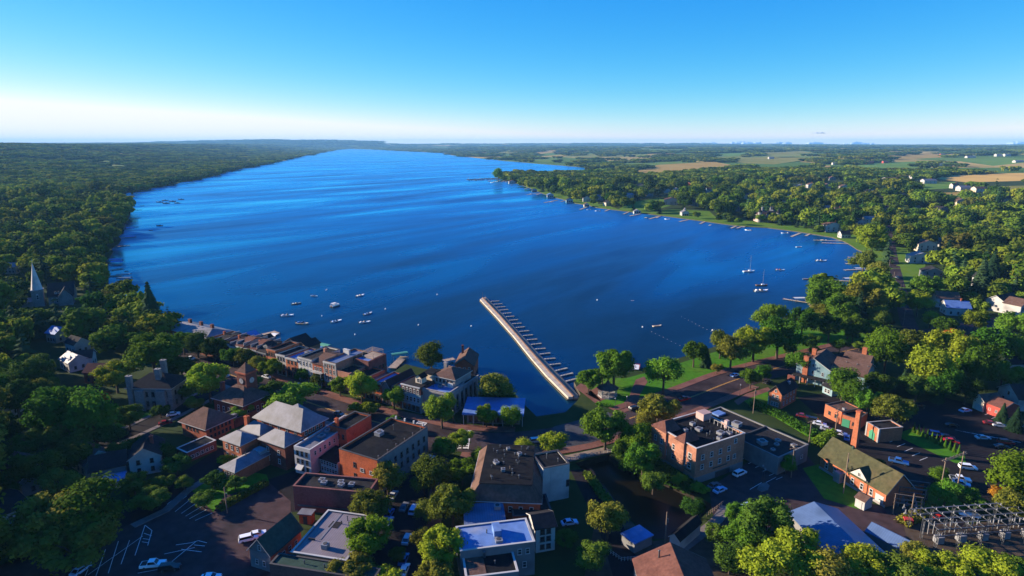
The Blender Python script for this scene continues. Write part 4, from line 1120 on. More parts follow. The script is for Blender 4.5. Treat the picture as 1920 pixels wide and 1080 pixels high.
# parking bays lower left
PB = []
for x0, y0, x1, y1 in ((272, 985, 253, 1042), (285, 995, 277, 1023), (243, 1013, 227, 1058), (222, 1015, 203, 1075), (198, 1030, 180, 1080), (173, 1050, 160, 1080), (285, 995, 272, 985), (268, 1005, 165, 1078), (270, 1000, 284, 1005), (268, 1010, 281, 1012), (266, 1016, 279, 1018),
                       (330, 1022, 358, 1018), (308, 1039, 365, 1027), (258, 1075, 330, 1062), (320, 1055, 368, 1015), (358, 1018, 372, 1014), (372, 1014, 388, 1018), (364, 1022, 384, 1024), (340, 1030, 378, 1035),
                       (314, 945, 340, 926), (318, 955, 350, 930), (328, 960, 355, 938), (340, 963, 366, 945), (348, 968, 378, 950), (355, 973, 388, 955), (366, 976, 398, 962), (314, 945, 316, 952)):
    PB.append((x0, y0, x1, y1))
stripes('parking_bay_marking', PB, 0.16)
PB = []
for k in range(7): PB.append((1640 + k * 14, 812 + k * 8.6, 1655 + k * 14, 806 + k * 8.6))
for k in range(7): PB.append((1870 + k * 13, 770 + k * 7, 1846 + k * 13, 778 + k * 7))
for k in range(6): PB.append((1390 + k * 13, 862 + k * 7.5, 1402 + k * 13, 857 + k * 7.5))
for k in range(7): PB.append((1790 + k * 16, 806 + k * 3, 1818 + k * 16, 812 + k * 3))
PB += [(1440, 930, 1420, 945), (1428, 905, 1406, 918), (1455, 895, 1436, 905)]
stripes('parking_bay_marking', PB, 0.16)
# traffic island by the brick block
sheet('traffic_island', [(1419, 918), (1424, 908), (1436, 905), (1443, 911), (1440, 919), (1428, 923)], 'concrete', 0.17, thick=0.15)
# bridge over the creek
mat('deck_concrete', (0.24, 0.18, 0.14), 0.9, 0.2, 1.0, 0.04)
mat('deck_grey', (0.06, 0.06, 0.066), 0.9, 0.25, 0.4, 0.04, scale2=0.1)
mb = MB(); A_, B_ = gp(1062, 866), gp(1146, 848); _d = (B_ - A_); _u = _d.normalized(); _n = Vector((-_u.y, _u.x, 0))
br = empty('road_bridge', (A_.x, A_.y, 0), 'low concrete road bridge with railing over the dark creek', 'bridge', None, math.atan2(_u.y, _u.x)); Ln = _d.length
mb.box(0, Ln, 0.0, 3.6, -0.5, 0.17); mb.build('deck', 'deck_concrete', br)
mb = MB(); mb.box(0, Ln, -.35, -.002, -0.7, 0.35); mb.build('edge_beam', 'concrete', br)
mb = MB()
for k in range(13): mb.box(Ln * k / 12 - .08 + (.08 if k == 0 else 0), Ln * k / 12 + .08, -.25, -.1, .35, 1.2)
mb.box(0, Ln, -.22, -.13, 1.2, 1.28); mb.box(0, Ln, -.21, -.14, .75, .81); mb.build('railing', 'trim_white', br)
sheet('bridge_road', [(1020, 842), (1038, 800), (1142, 773), (1158, 812), (1085, 838)], 'deck_grey', 0.045, clear=False)
for x in (-.4, Ln - .8): mb = MB(); mb.box(x, x + 1.2, -.4, 3.4, -4, -.5); mb.build('abutment', 'stone_bank', br)
# ------------------------------------------------------------------ lakeside row of shops
def row_t(px, z):
    lo, hi = -60.0, (ROW1 - ROW0).length + 60
    for _ in range(40):
        m = (lo + hi) / 2; p = ROW0 + RU * m
        if proj((p.x, p.y, z))[0] < px: lo = m
        else: hi = m
    return lo
def row_b(name, label, px0, px1, h, depth, cat='shop'):
    t0, t1 = row_t(px0, h), row_t(px1, h) - 0.04
    a, b = ROW0 + RU * t0, ROW0 + RU * t1
    return B(name, label, a, b, a + RV * depth, h, cat, world=True)
def shopfront(b, m='trim_dark', n=3, hh=2.6, awn=None):
    b.box('shop_fascia', 0.15, b.w - .15, -.25, -.012, hh + .3, hh + .85, m)
    b.win('f', n, [0.5], (b.w - 1.2) / n * .86, hh - .3, 'shop', .5, .5, name='shop_window')
    if awn:
        mb = MB(); mb.quad((.4, -1.5, hh - .2), (b.w - .4, -1.5, hh - .2), (b.w - .4, -.26, hh + .35), (.4, -.26, hh + .35)); mb.quad((.4, -1.5, hh - .2), (b.w - .4, -1.5, hh - .2), (b.w - .4, -1.5, hh - .5), (.4, -1.5, hh - .5)); mb.build('awning', awn, b.root)
def gen_shop(name, label, px0, px1, h, depth, wallm, roofm, n, style='white', cop='trim_white', rows=None, slope=None, fascia='trim_dark', awn=None, cm=None):
    b = row_b(name, label, px0, px1, h, depth)
    if slope: b.walls(wallm); b.gable(roofm, slope, 'x', wallm=wallm, ov=.3, trim=None)
    else: b.flat(wallm, roofm, 'trim_dark')
    b.win('f', n, rows or [h - 6.0 + 0.3 * 0, h - 2.9], 0.95, 1.75, style, .5, .5)
    b.cornice(cm or cop, h - .75, 'f', .45, .6)
    shopfront(b, fascia, max(2, n - 1), awn=awn)
    return b
b = B('lake_hall', 'long low hall with silvery roof and dark chimneys ending the shop row', (309, 614), (387, 634), (424, 618), 7.5, 'building')
b.walls('brick_orange'); b.hip('roof_silver', 2.2, ridge=6, ov=.8)
b.win('f', 8, [1.2, 4.4], 1.1, 1.8)
for x in (.25, .52, .78): b.chimney(b.w * x, b.d * .62, 7.5, 11.2, 'brick_dark', 1.6, 1.2)
mb = MB(); mb.box(1, b.w - 2, b.d + .2, b.d + 4.5, -.4, 3.4); mb.build('lake_porch', 'clap_white', b.root)
b.box('porch_roof', .6, b.w - 1.6, b.d + .21, b.d + 5, 3.41, 3.6, 'roof_white_shaded')
for _x0, _x1, _h, _w, _r, _sl, _lb in ((388, 402, 8.6, 'brick_orange', 'roof_black', None, 'orange brick shop next to the silver-roofed hall'), (402, 417, 8.2, 'brick_red', 'roof_dark', 1.8, 'red brick shop, second from the silver-roofed hall'),
        (417, 430, 8.5, 'brick_maroon', 'roof_black', None, 'maroon brick shop, third from the silver-roofed hall'), (430, 443, 8.0, 'clap_white', 'roof_brown', 1.8, 'pale narrow shop, fourth from the silver-roofed hall'), (443, 456, 8.8, 'brick_orange', 'roof_redbrown', 2.4, 'orange brick shop with reddish roof, fifth from the silver-roofed hall'),
        (456, 469, 8.6, 'brick_orange', 'roof_dark', None, 'orange brick shop with flat dark roof, sixth from the silver-roofed hall'), (469, 481, 9.0, 'brick_red', 'roof_redbrown', 2.4, 'red brick shop with reddish roof beside the dormer shop')):
    b = gen_shop('brick_shop', _lb, _x0, _x1, _h, 14, _w, _r, 3, 'dark', 'trim_white', slope=_sl)
    if _sl:
        for _x in (.15, b.w - .15): b.box('fire_wall', _x - .15, _x + .15, .4, b.d - .4, _h, _h + _sl * .75, 'limestone')
    else: b.chimney(b.w - .6, 6, _h - .5, _h + 2.6, 'brick_red'); b.vent(2, 9, _h - .7)
b = gen_shop('brick_shop', 'brick shop with grey-framed glazed dormer on a dark roof', 481, 500, 8.8, 13, 'brick_orange', 'roof_dark', 3, 'dark', 'trim_white', slope=2.8, cm='clap_grey')
b.dormer(b.w / 2, 2.2, 9.2, 3.4, 3.5, 2.0, 'clap_grey', 'roof_dark')
b = gen_shop('brick_shop', 'taller orange brick shop with street-facing gable', 500, 517, 11.0, 13, 'brick_orange', 'roof_black', 3, 'dark', 'brick_orange', rows=[4.6, 7.8])
gen_shop('pale_shop', 'narrow pale blue-white shop between two brick shops', 517, 535, 9.8, 13, 'clap_white', 'roof_dark', 3, 'dark', 'trim_white')
b = gen_shop('brick_shop', 'orange brick shop with flat blue-grey roof', 535, 558, 9.4, 14, 'brick_orange', 'roof_blue_shaded', 3, 'dark', 'trim_white')
b.ac(b.w * .5, 9, 8.8, 2, 1.1)
b = row_b('white_shop', 'white three-storey shop with dark round-headed windows', 558, 585, 11.0, 16)
b.flat('stucco_white', 'roof_dark', 'trim_dark'); b.win('f', 4, [4.2, 7.4], 1.0, 1.8, 'arch', .4, .4); b.cornice('trim_white', 10.2); shopfront(b, 'green_paint', 3)
b.chimney(b.w - .5, 8, 10.3, 13.6, 'brick_pink', 1.0, 1.2)
b = row_b('balcony_shop', 'red-brown shop with white balcony rails on two floors', 585, 606, 9.6, 15)
b.walls('brick_red'); b.gable('roof_brown', 2.4, 'x', wallm='brick_red', ov=.3, trim=None); b.win('f', 3, [3.9, 6.6], 1.0, 1.8)
for z in (3.4, 6.3):
    mb = MB(); mb.box(.2, b.w - .2, -1.6, -.012, z - .15, z); mb.box(.2, b.w - .2, -1.6, -1.52, z, z + .15); mb.box(.2, b.w - .2, -1.6, -1.52, z + .85, z + .95)
    for k in range(12): x = .25 + (b.w - .5) * k / 11; mb.box(x - .04, x + .04, -1.59, -1.53, z + .15, z + .85)
    for x in (.25, b.w / 2, b.w - .25): mb.box(x - .07, x + .07, -1.58, -1.44, z - 3.2, z - .15)
    mb.build('balcony', 'trim_white', b.root)
shopfront(b, 'trim_dark', 2)
b = row_b('striped_shop', 'pink and white three-storey shop with nine framed windows and blue roof', 606, 630, 12.0, 18)
b.flat('brick_pink', 'roof_seam_blue', 'trim_dark'); b.win('f', 3, [3.9, 6.7, 9.3], 1.15, 1.9, 'white', .3, .3); shopfront(b, 'trim_white', 2)
for x in (.05, b.w - .45): b.box('pilaster', x, x + .4, -.16, -.012, 3.4, 11.2, 'trim_white')
b.cornice('trim_white', 11.2); b.chimney(b.w * .2, 12, 11.3, 13.6, 'stucco_white', 3.4, .9)
b = row_b('brick_shop', 'brick shop with dark roof stepped down behind a big blank brick side wall', 630, 655, 9.0, 9)
b.flat('brick_pink', 'roof_dark', 'brick_pink'); b.win('f', 4, [4.6], 1.0, 1.7, 'dark', .3, .3); shopfront(b, 'trim_dark', 3)
b = row_b('waterside_block', 'tall maroon brick block with wooden roof deck over the lake', 632, 660, 11.5, 11)
b.root.location += RV * 9.4
b.flat('brick_maroon', 'roof_blue_shaded', 'brick_dark', z0=-4); b.box('roof_deck', 1, b.w - 1, b.d - 7, b.d - .6, 10.95, 11.5, 'wood_deck')
mb = MB()
for x in (1.1, b.w - 1.1):
    for y in (b.d - 6.9, b.d - .7): mb.box(x - .08, x + .08, y - .08, y + .08, 11.5, 13.6)
for k in range(6): mb.box(.7, b.w - .7, b.d - 7.2 + k * 1.3, b.d - 7.05 + k * 1.3, 13.6, 13.75)
mb.build('pergola', 'wood_deck', b.root); b.win('r', 4, [3, 6.2], 1.0, 1.6, 'dark')
gen_shop('brick_shop', 'two-storey orange brick shop half hidden by a street tree', 655, 683, 8.4, 12, 'brick_orange', 'roof_black', 4, 'dark', 'brick_red', rows=[4.6])
b = gen_shop('low_shop', 'low shop with blue sheet roof sloping to the lake', 683, 701, 7.0, 13, 'clap_grey', 'roof_seam_blue', 3, 'white', 'trim_dark', rows=[4.0])
b = gen_shop('brick_shop', 'narrow bright red brick shop beside grey gabled shop', 701, 715, 8.6, 12, 'brick_bright', 'roof_blue_shaded', 2, 'white', 'trim_white', rows=[4.6])
b = row_b('gabled_shop', 'grey clapboard shop with gable to the street', 715, 733, 6.8, 15)
b.walls('clap_grey'); b.gable('roof_dark', 3.2, 'y', wallm='clap_grey'); b.win('f', 2, [4.0], 1.0, 1.6); shopfront(b, 'trim_white', 2)
b = row_b('flat_shop', 'dark-roofed shop between grey gable and arched-window corner building', 733, 752, 8.2, 14)
b.flat('brick_maroon', 'roof_seam_blue', 'trim_dark'); b.win('f', 3, [4.5], 1.0, 1.7, 'white'); shopfront(b, 'trim_dark', 2)
b = row_b('arcade_shop', 'dark mansard-roofed shop with white arched windows above pale storeys', 752, 788, 10.6, 14)
b.walls('clap_blue', 7.4); b.box('upper_wall', 0, b.w, 0.0, b.d, 7.402, 10.2, 'brick_dark'); b.cornice('trim_white', 10.2, out=.5, hh=.4)
b.box('roof', .1, b.w - .1, .1, b.d - .1, 10.2, 10.5, 'roof_dark')
b.win('f', 5, [7.8], 1.1, 1.5, 'arch', .3, .3); b.win('f', 5, [4.2], 1.1, 2.0, 'white', .3, .3); shopfront(b, 'clap_blue', 4)
b.box('penthouse', b.w * .5, b.w - .6, 8, 13, 10.502, 13.0, 'clap_cream'); b.box('penthouse_roof', b.w * .5 - .3, b.w - .3, 7.7, 13.3, 13.002, 13.3, 'roof_black')
b.dormer(b.w * .62, 3.4, 10.7, 3.0, 3.0, 2.0, 'clap_cream', 'roof_black'); b.vent(3, 8, 10.5); b.vent(5, 12, 10.5, 1.4)
# corner bank
b = B('corner_bank', 'pale stone corner bank with tall side windows and flat roof by the lake', (790, 727), (841, 737.5), (883, 698), 10.0, 'bank')
b.flat('limestone', 'roof_blue_shaded', 'limestone', y1=b.d * .52, h=10.0, par=1.0)
b.box('rear_wall', 0, b.w, b.d * .52 + .002, b.d, -.6, 9.2, 'limestone'); b.box('rear_roof', .3, b.w - .3, b.d * .52 + .3, b.d - .3, 9.2, 9.4, 'roof_black')
b.cornice('limestone', 9.0, 'f', .4, .55); b.cornice('limestone', 9.0, 'r', .4, .55)
b.win('f', 1, [1.0], 3.0, 6.4, 'dark', .2, .2, name='entrance_window'); b.win('r', 6, [1.6], 1.5, 5.8, 'dark', 1.2, 1.2)
for k in range(7): y = 1.2 + (b.d - 2.4) * k / 6; b.box('pilaster', b.w + .012, b.w + .22, y - .35, y + .35, .4, 8.9, 'limestone')
b.box('stair_house', b.w * .62, b.w * .82, b.d * .3, b.d * .42, 9.06, 10.9, 'stucco_white'); b.ac(b.w * .4, b.d * .25, 9.06, 1.4, 1.0); b.vent(b.w * .2, b.d * .2, 9.06)
b = B('roof_house', 'brown hip-roofed storey standing on the rear of the corner bank', (812, 703), (853, 712), (861, 690), 12.6, 'building', zb=9.42)
b.walls('limestone', z0=0); b.hip('roof_brown', 2.4, ov=.5); b.win('f', 5, [1.0], .8, 1.3, 'dark'); b.chimney(.6, b.d * .7, 2, 6.0, 'limestone', 1.4, 1.0)
b = B('lake_pavilion', 'low waterside pavilion with big pale flat roof behind two trees', (866, 776), (982, 779), (971, 746), 4.6, 'building')
b.walls('clap_grey', 4.0, x0=1.5, x1=b.w - 1.5, y0=2.2, y1=b.d - 1); b.box('roof', 0, b.w, 0, b.d, 4.1, 4.6, 'roof_blue_shaded')
b.win('f', 9, [.6], 1.5, 2.5, 'shop', 2, 2, y0=2.2, name='shop_window')
mb = MB()
for k in range(7): x = .5 + (b.w - 1) * k / 6; mb.box(x - .12, x + .12, .3, .54, -.2, 4.1)
mb.build('porch_post', 'trim_white', b.root)
b = B('boathouse', 'brown hip-roofed brick boathouse on the lakeshore beside the round tree', (853, 684), (888, 685), (886, 664), 4.2, 'boathouse')
b.walls('brick_red', z0=-4); b.gable('roof_brown', 3.0, 'y', wallm='brick_red', ov=.5, trim='trim_dark'); b.win('f', 3, [1.6], 1.0, 1.6); b.chimney(b.w * .2, b.d * .8, 5, 9.5, 'brick_dark')
dock('boathouse_walkway', 'reddish walkway from the round tree to the boathouse', (832, 676), (852, 672), 3, m='wood_deck', z=1.2)
# lake side of the row: porches, awnings and terraces
for px, py, an, lb, cv in ((516, 627, -30, 'white round parasol-like cover on the lakeside terrace', 'canvas_white'), (607, 646, -28, 'long green boat cover behind the shops', 'canvas_green'), (600, 652, -30, 'blue boat cover behind the shops', 'canvas_blue'), (749, 663, 25, 'green boat cover by the shop-row dock', 'canvas_green'), (583, 640, -30, 'pale boat cover beside the lakeside terrace', 'canvas_white')):
    canopy_lift(px, py, an, lb, cv, 8 if 'round' not in lb else 4, 3.4)
def lake_annex(px, py, w, d, h, wallm, roofm, label, rh=2.0):
    p = gp(px, py, h); a = p - RU * w / 2; a.z = 0
    b = B('lake_annex', label, a, a + RU * w, a + RV * d, h, 'building', world=True)
    b.walls(wallm, z0=-4); b.gable(roofm, rh, 'y', wallm=wallm, ov=.4, trim='trim_dark'); b.win('r', 3, [1.5], .9, 1.4); return b
lake_annex(452, 634, 8, 8, 6.6, 'clap_grey', 'roof_blue_shaded', 'blue-roofed annex on the water behind the wide brick shop')
lake_annex(484, 640, 7, 7, 6.8, 'brick_red', 'roof_dark', 'dark gabled annex behind the dormer shop')
lake_annex(545, 644, 9, 9, 7.0, 'clap_grey', 'roof_dark', 'larger dark gabled annex reaching over the lake', 2.6)
lake_annex(566, 649, 7, 8, 6.6, 'wood_brown', 'roof_dark', 'small dark gabled annex beside the larger one')
dock('lake_terrace', 'dark timber terrace behind the shops', (495, 628), (520, 622), 6, z=1.0)
dock('shop_dock', 'brown plank dock angling out by the green boat cover', (735, 690), (758, 668), 4, z=.9)
# ------------------------------------------------------------------ town blocks left of the creek
b = B('silver_roof_mansion', 'large brick mansion with pale silvery hipped roofs and lower wings', (481, 781), (564.6, 807), (600, 782), 11.0, 'mansion')
b.walls('brick_red'); b.hip('roof_silver', 4.6, ov=1.0, ridge=b.d * .5)
b.win('f', 5, [6.2, 8.6], 1.0, 1.5, 'white'); b.win('r', 5, [2, 5.4, 8.6], 1.0, 1.6, 'white')
mb = MB(); w, d = b.w, b.d
mb.add([(w * .45, d * .5, 14.2), (w * .45, d * .95, 12.0), (w * .85, d * 1.05, 11.6), (w * .72, d * .5, 14.0), (w * .58, d * .72, 15.6)], [(0, 4, 1), (1, 4, 2), (2, 4, 3), (3, 4, 0)])
mb.build('cross_roof', 'roof_silver', b.root)
def wing(par, x0, x1, y0, y1, h, rh, m='brick_red', roof='roof_silver', n=2):
    par.walls(m, h, x0, x1, y0, y1, name='wing_wall'); par.hip(roof, rh, h, x0, x1, y0, y1, ov=.7, name='wing_roof')
    par.win('f', n, [1.6, 4.6] if h > 6 else [1.2], 1.0, 1.6, 'white', .5, .5, x0=x0, x1=x1, y0=y0)
    par.win('l', n, [1.6, 4.6] if h > 6 else [1.2], 1.0, 1.6, 'white', .5, .5, x0=x0, y0=y0, y1=y1)
wing(b, -.5, w * .36, -5.0, -.1, 8.6, 2.6); wing(b, w * .46, w * .98, -6.5, -.1, 8.4, 2.8, 'brick_dark')
wing(b, -2.5, w * .30, -11.5, -5.2, 7.6, 2.2, 'brick_orange', n=3)
wing(b, w * .34, w * .62, -19, -6.6, 4.0, 1.7, 'brick_orange', n=3)
b.chimney(-.2, -3.6, 7, 12.6, 'brick_bright', 1.5, 1.1)
b.box('entry_block', w * .42, w * .60, -9.3, -6.7, 3.2, 5.6, 'clap_blue')
b.vent(w * .5, -13, 5.0, 1.4)
b = B('pink_shop', 'narrow pale pink and white flat-roofed building beside the brick mansion', (551, 836), (581, 843.5), (642.7, 777), 9.0, 'building')
b.flat('stucco_pink', 'roof_silver', 'trim_white'); b.box('front_wall', 0, b.w, -.12, -.012, -.4, 8.9, 'stucco_white'); b.win('f', 3, [1.2, 3.6, 6.3], 1.0, 1.6, 'dark', .5, .5, off=.12)
b.win('r', 6, [6.2], 1.0, 1.5, 'white', 1, 10); b.ac(b.w * .5, 9, 8.36, 1.8, .9); b.ac(b.w * .4, 12.5, 8.36, 1.4, 1.1, .3); b.vent(b.w * .7, 7, 8.36); b.vent(b.w * .3, 16, 8.36)
mb = MB(); mb.quad((1, -1.6, 2.2), (3.6, -1.6, 2.2), (3.6, -.13, 3.2), (1, -.13, 3.2)); mb.build('entrance_canopy', 'trim_white', b.root)
b = B('brick_block', 'bright orange-red brick block with black roof and pale side wall on the street corner', (635.4, 841), (707, 863), (736, 783), 11.0, 'building')
zr = b.flat('brick_bright', 'roof_black', 'trim_dark'); b.win('f', 2, [2.2, 5.6], 1.5, 1.2, 'white', 7.0, .6); b.win('f', 1, [2.8, 6.4], .9, 1.7, 'dark', 3.0, 6.0)
b.box('side_facing', b.w + .012, b.w + .16, .1, b.d - .1, -.4, 10.8, 'block_grey'); b.win('r', 8, [3.6, 6.8], 1.0, 1.8, 'dark', .8, .8, off=.16)
for k in range(6): b.vent(b.w - 1.2, 2 + k * (b.d - 4) / 5, zr, .8)
b.ac(b.w * .28, b.d * .55, zr, 2.2, 1.4); b.ac(b.w * .20, b.d * .62, zr, 1.2, .9); b.vent(b.w * .4, b.d * .75, zr, 1.8)
for x in (.15, .4, .65, .9): b.box('parapet_post', b.w * x - .25, b.w * x + .25, b.d - .5, b.d + .0, 11.05, 12.0, 'stucco_white')
b2 = B('brick_annex', 'red brick rear annex with black roof in the corner of the block', (617.7, 797), (649, 805.5), (655, 768), 10.6, 'building')
b2.flat('brick_red', 'roof_black', 'trim_dark'); b2.win('f', 3, [3.2, 6.8], 1.0, 1.7, 'dark', .4, .4); b2.win('l', 3, [3.2, 6.8], 1.0, 1.7, 'dark'); b2.chimney(b2.w * .35, .8, 9.5, 13.2, 'brick_bright', 1.0, .9)
b = B('white_lean_to', 'low white lean-to with dark roof in the yard of the brick block', (600, 856), (633, 867), (622, 836), 5.2, 'building')
b.walls('clap_white', 4.9); mb = MB(); mb.add([(-.3, -.4, 4.7), (b.w - .2, -.4, 4.7), (b.w - .2, b.d + .2, 5.6), (-.3, b.d + .2, 5.6), (-.3, -.4, 4.9), (b.w - .2, -.4, 4.9), (b.w - .2, b.d + .2, 5.8), (-.3, b.d + .2, 5.8)], [(0, 1, 5, 4), (4, 5, 6, 7), (3, 0, 4, 7), (1, 2, 6, 5), (3, 2, 1, 0)]); mb.build('roof', 'roof_black', b.root)
b.win('f', 6, [.8, 2.9], .9, 1.5, 'white', .2, .4); b.win('l', 4, [.8, 2.9], .9, 1.5, 'white', .2, .4)
b = B('long_brick_shed', 'long maroon brick building with five roof units on its dark roof', (549, 911), (691, 924), (699, 897), 7.6, 'building')
zr = b.flat('brick_maroon', 'roof_dark', 'brick_maroon')
for x, y in ((.29, .62), (.345, .45), (.55, .6), (.585, .4), (.71, .5)): b.ac(b.w * x, b.d * y, zr, 1.5, .9, ru(-.2, .2))
b.box('loading_beam', 1, b.w - 1, -.3, -.012, 1.6, 2.0, 'metal_grey'); b.win('f', 3, [.4], 1.0, 1.0, 'white', 22, 10)
b = B('membrane_roof_shop', 'wide low shop with seamed grey-mauve roof and air unit beside the street trees', (545, 1034.6), (649, 1051), (677, 964), 6.0, 'building')
zr = b.flat('brick_orange', 'roof_seam', 'trim_white', par=.35)
b.ac(b.w * .5, 3.4, zr, 1.5, 1.4); b.vent(b.w * .62, 12, zr, 1.5, .1); b.box('roof_patch', b.w * .25, b.w * .43, 11, 13.6, zr, zr + .06, 'roof_dark'); b.vent(b.w * .44, 13, zr, .7); b.vent(b.w * .5, 14.6, zr, 1.2, .12)
b.box('roof_seam_strip', b.w * .28, b.w * .31, 6, b.d - .5, zr, zr + .08, 'roof_silver'); b.box('roof_rail', b.w * .1, b.w * .22, 5.4, 5.6, zr, zr + .5, 'trim_dark')
b.win('r', 4, [1.0], 1.8, 2.0, 'shop')
b = B('gabled_store', 'brick store with dark green gabled roof, its end wall towards the parking lot', (468, 1027.5), (506.5, 1039), (553, 988), 5.0, 'building')
b.walls('brick_orange'); b.gable('roof_green', 3.4, 'y', wallm='clap_grey', ov=.5); b.box('end_facing', 0, b.w, -.1, -.012, -.4, 4.95, 'clap_grey')
b.win('f', 1, [5.2], .9, 1.4); b.win('f', 2, [1.2], .9, 1.4, off=.1); b.win('r', 4, [1.4], 1.0, 1.5)
b = B('dark_roof_shop', 'long brick shop with dark green roof edge and maroon wall below the grey-mauve roof', (505, 1057), (700, 1088), (566, 1043), 5.6, 'building')
b.flat('brick_maroon', 'roof_green', 'trim_dark', par=.3); b.vent(b.w * .3, b.d * .5, 5.4); b.vent(b.w * .5, b.d * .45, 5.4)
b = B('red_hut', 'small red brick hut with pale sloping roof beside the grey-mauve shop', (560, 962), (583, 964), (583, 955), 3.2, 'hut')
b.walls('brick_bright', 2.9); mb = MB(); mb.box(-.3, b.w + .3, -.4, b.d + .3, 2.95, 3.2); mb.build('roof', 'roof_silver', b.root); b.door('f', b.w * .5)
# mansard block between the two streets
b = B('mansard_block', 'big dark mansard-roofed block with many roof vents above the street trees', (881, 937), (1013, 942), (1020, 850), 7.4, 'building')
b.walls('brick_red'); b.hip('roof_brown', 3.6, ov=.5, top=2.9); b.box('flat_roof', 2.2, b.w - 2.2, 2.2, b.d - 2.2, 11.01, 11.14, 'roof_black')
R2 = random.Random(4)
for k in range(24): b.vent(ru(4, b.w - 4), ru(4, b.d - 4), 11.1, ru(.4, 1.1), ru(.1, .2))
for k in range(5): b.ac(ru(5, b.w - 5), ru(5, b.d - 5), 11.12, ru(.9, 1.4), ru(.6, 1.0), rnd())
b.win('l', 8, [1.2, 4.4], 1.2, 1.8, 'white', 2, 2); b.win('f', 6, [4.2], 1.1, 1.7, 'white')
mb = MB(); mb.box(-.62, -.5, -.4, b.d + .4, 7.0, 7.35); mb.build('gutter', 'trim_white', b.root)
b = B('clapboard_block', 'white clapboard end block with black roof beside the creek bridge', (1018.5, 878), (1068, 869), (1056, 841), 11.0, 'building')
zr = b.flat('clap_white', 'roof_black', 'trim_dark', par=.4); b.win('f', 1, [4.0], 1.0, 2.0, 'dark', 8.0, .8); b.win('r', 3, [2, 5, 8], 1.0, 1.6, 'dark'); b.vent(b.w * .4, b.d * .6, zr, 1.6); b.vent(b.w * .7, b.d * .3, zr, 1.0); b.box('corner_board', b.w * .28, b.w * .31, -.08, -.012, -.3, 10.6, 'trim_white')
b = B('seam_roof_shop', 'shop with violet-blue ribbed metal roof behind the bright membrane roof', (872, 985), (948, 980), (950, 941), 7.0, 'building')
b.walls('brick_orange', 6.6); b.box('roof', -.2, b.w + .2, -.1, b.d + .2, 6.62, 7.0, 'roof_seam_blue'); b.ac(b.w * .85, b.d * .7, 7, 1.6, 1.1); b.win('l', 4, [1.2, 4.2], 1.1, 1.7)
b = B('white_roof_shop', 'shop with pale blue-white flat roof, large roof box and white side walls', (863, 1033), (1003, 1015), (1003, 969), 9.0, 'building')
zr = b.flat('clap_grey', 'roof_white_shaded', 'trim_white', par=.3); b.box('roof_box', b.w * .48, b.w * .58, b.d * .34, b.d * .72, zr, zr + 1.9, 'roof_blue_shaded'); b.ac(b.w * .53, b.d * .22, zr, 1.6, .7)
b.win('f', 2, [6.0], 1.0, 1.5, 'white', 13, .8); b.win('f', 5, [2.4], 1.0, 1.6, 'white'); b.win('r', 3, [2.4, 5.6], 1.0, 1.6); b.vent(b.w * .4, b.d * .6, zr)
b = B('white_house', 'white clapboard house with six dark windows behind the membrane-roofed shop', (1005, 991), (1041, 985), (1040, 955), 7.0, 'house')
b.walls('clap_white'); b.gable('roof_dark', 1.6, 'x', wallm='clap_white'); b.win('f', 2, [.8, 3.0, 5.0], 1.2, 1.4, 'dark'); b.win('r', 3, [2, 4.6], 1.0, 1.4, 'dark')
b = B('dark_flat_roof_shop', 'low shop with dark flat roof at the bottom edge below the membrane roof', (873, 1083), (972, 1071), (973, 1030), 7.0, 'building')
zr = b.flat('clap_grey', 'roof_black', 'trim_white', par=.3); b.box('roof_half', .5, b.w * .4, .5, b.d - .5, zr, zr + .1, 'roof_brown'); b.vent(b.w * .42, b.d * .85, zr, 1.6, .3); b.vent(b.w * .6, b.d * .5, zr); b.win('f', 4, [3.5], 1.0, 1.6)
b = B('dark_yard_shop', 'flat black-roofed store between the clapboard block and the white house', (962, 968), (1036, 962), (1034, 925), 5.4, 'building')
b.flat('brick_dark', 'roof_dark', 'trim_dark', par=.3); b.box('skylight', 3, 6.5, b.d * .5, b.d * .8, 5.2, 6.2, 'roof_white_shaded')
# by the creek
b = B('creek_shed', 'pale flat-roofed shed beside the creek behind the lone pyramid-shaped tree', (1166, 1000), (1190, 1018), (1217, 998), 3.0, 'shed')
b.walls('block_grey', 2.7); b.box('roof', -.3, b.w + .3, -.3, b.d + .3, 2.72, 3.0, 'roof_blue_shaded')
b = B('white_wall_store', 'long low store with white walls and black roof along the creek', (1256, 1005), (1274, 1014), (1311, 978), 3.6, 'building')
b.walls('clap_white'); b.gable('roof_black', 1.2, 'y', wallm='clap_white', ov=.3)
b = B('brown_roof_house', 'house with brown gabled roof and thin flue at the bottom edge by the creek', (1208, 1112), (1350, 1112), (1345, 1050), 5.5, 'house')
b.walls('clap_grey'); b.gable('roof_redbrown', 4.2, 'y', wallm='clap_grey'); b.vent(b.w * .3, b.d * .75, 7.6, 2.4, .18); b.win('l', 4, [1.5], 1.0, 1.4)
ribbon('creek_path', [(1362, 950), (1345, 975), (1310, 1005), (1262, 1040), (1235, 1085)], 3.0, 'concrete', 0.12, 0.12)

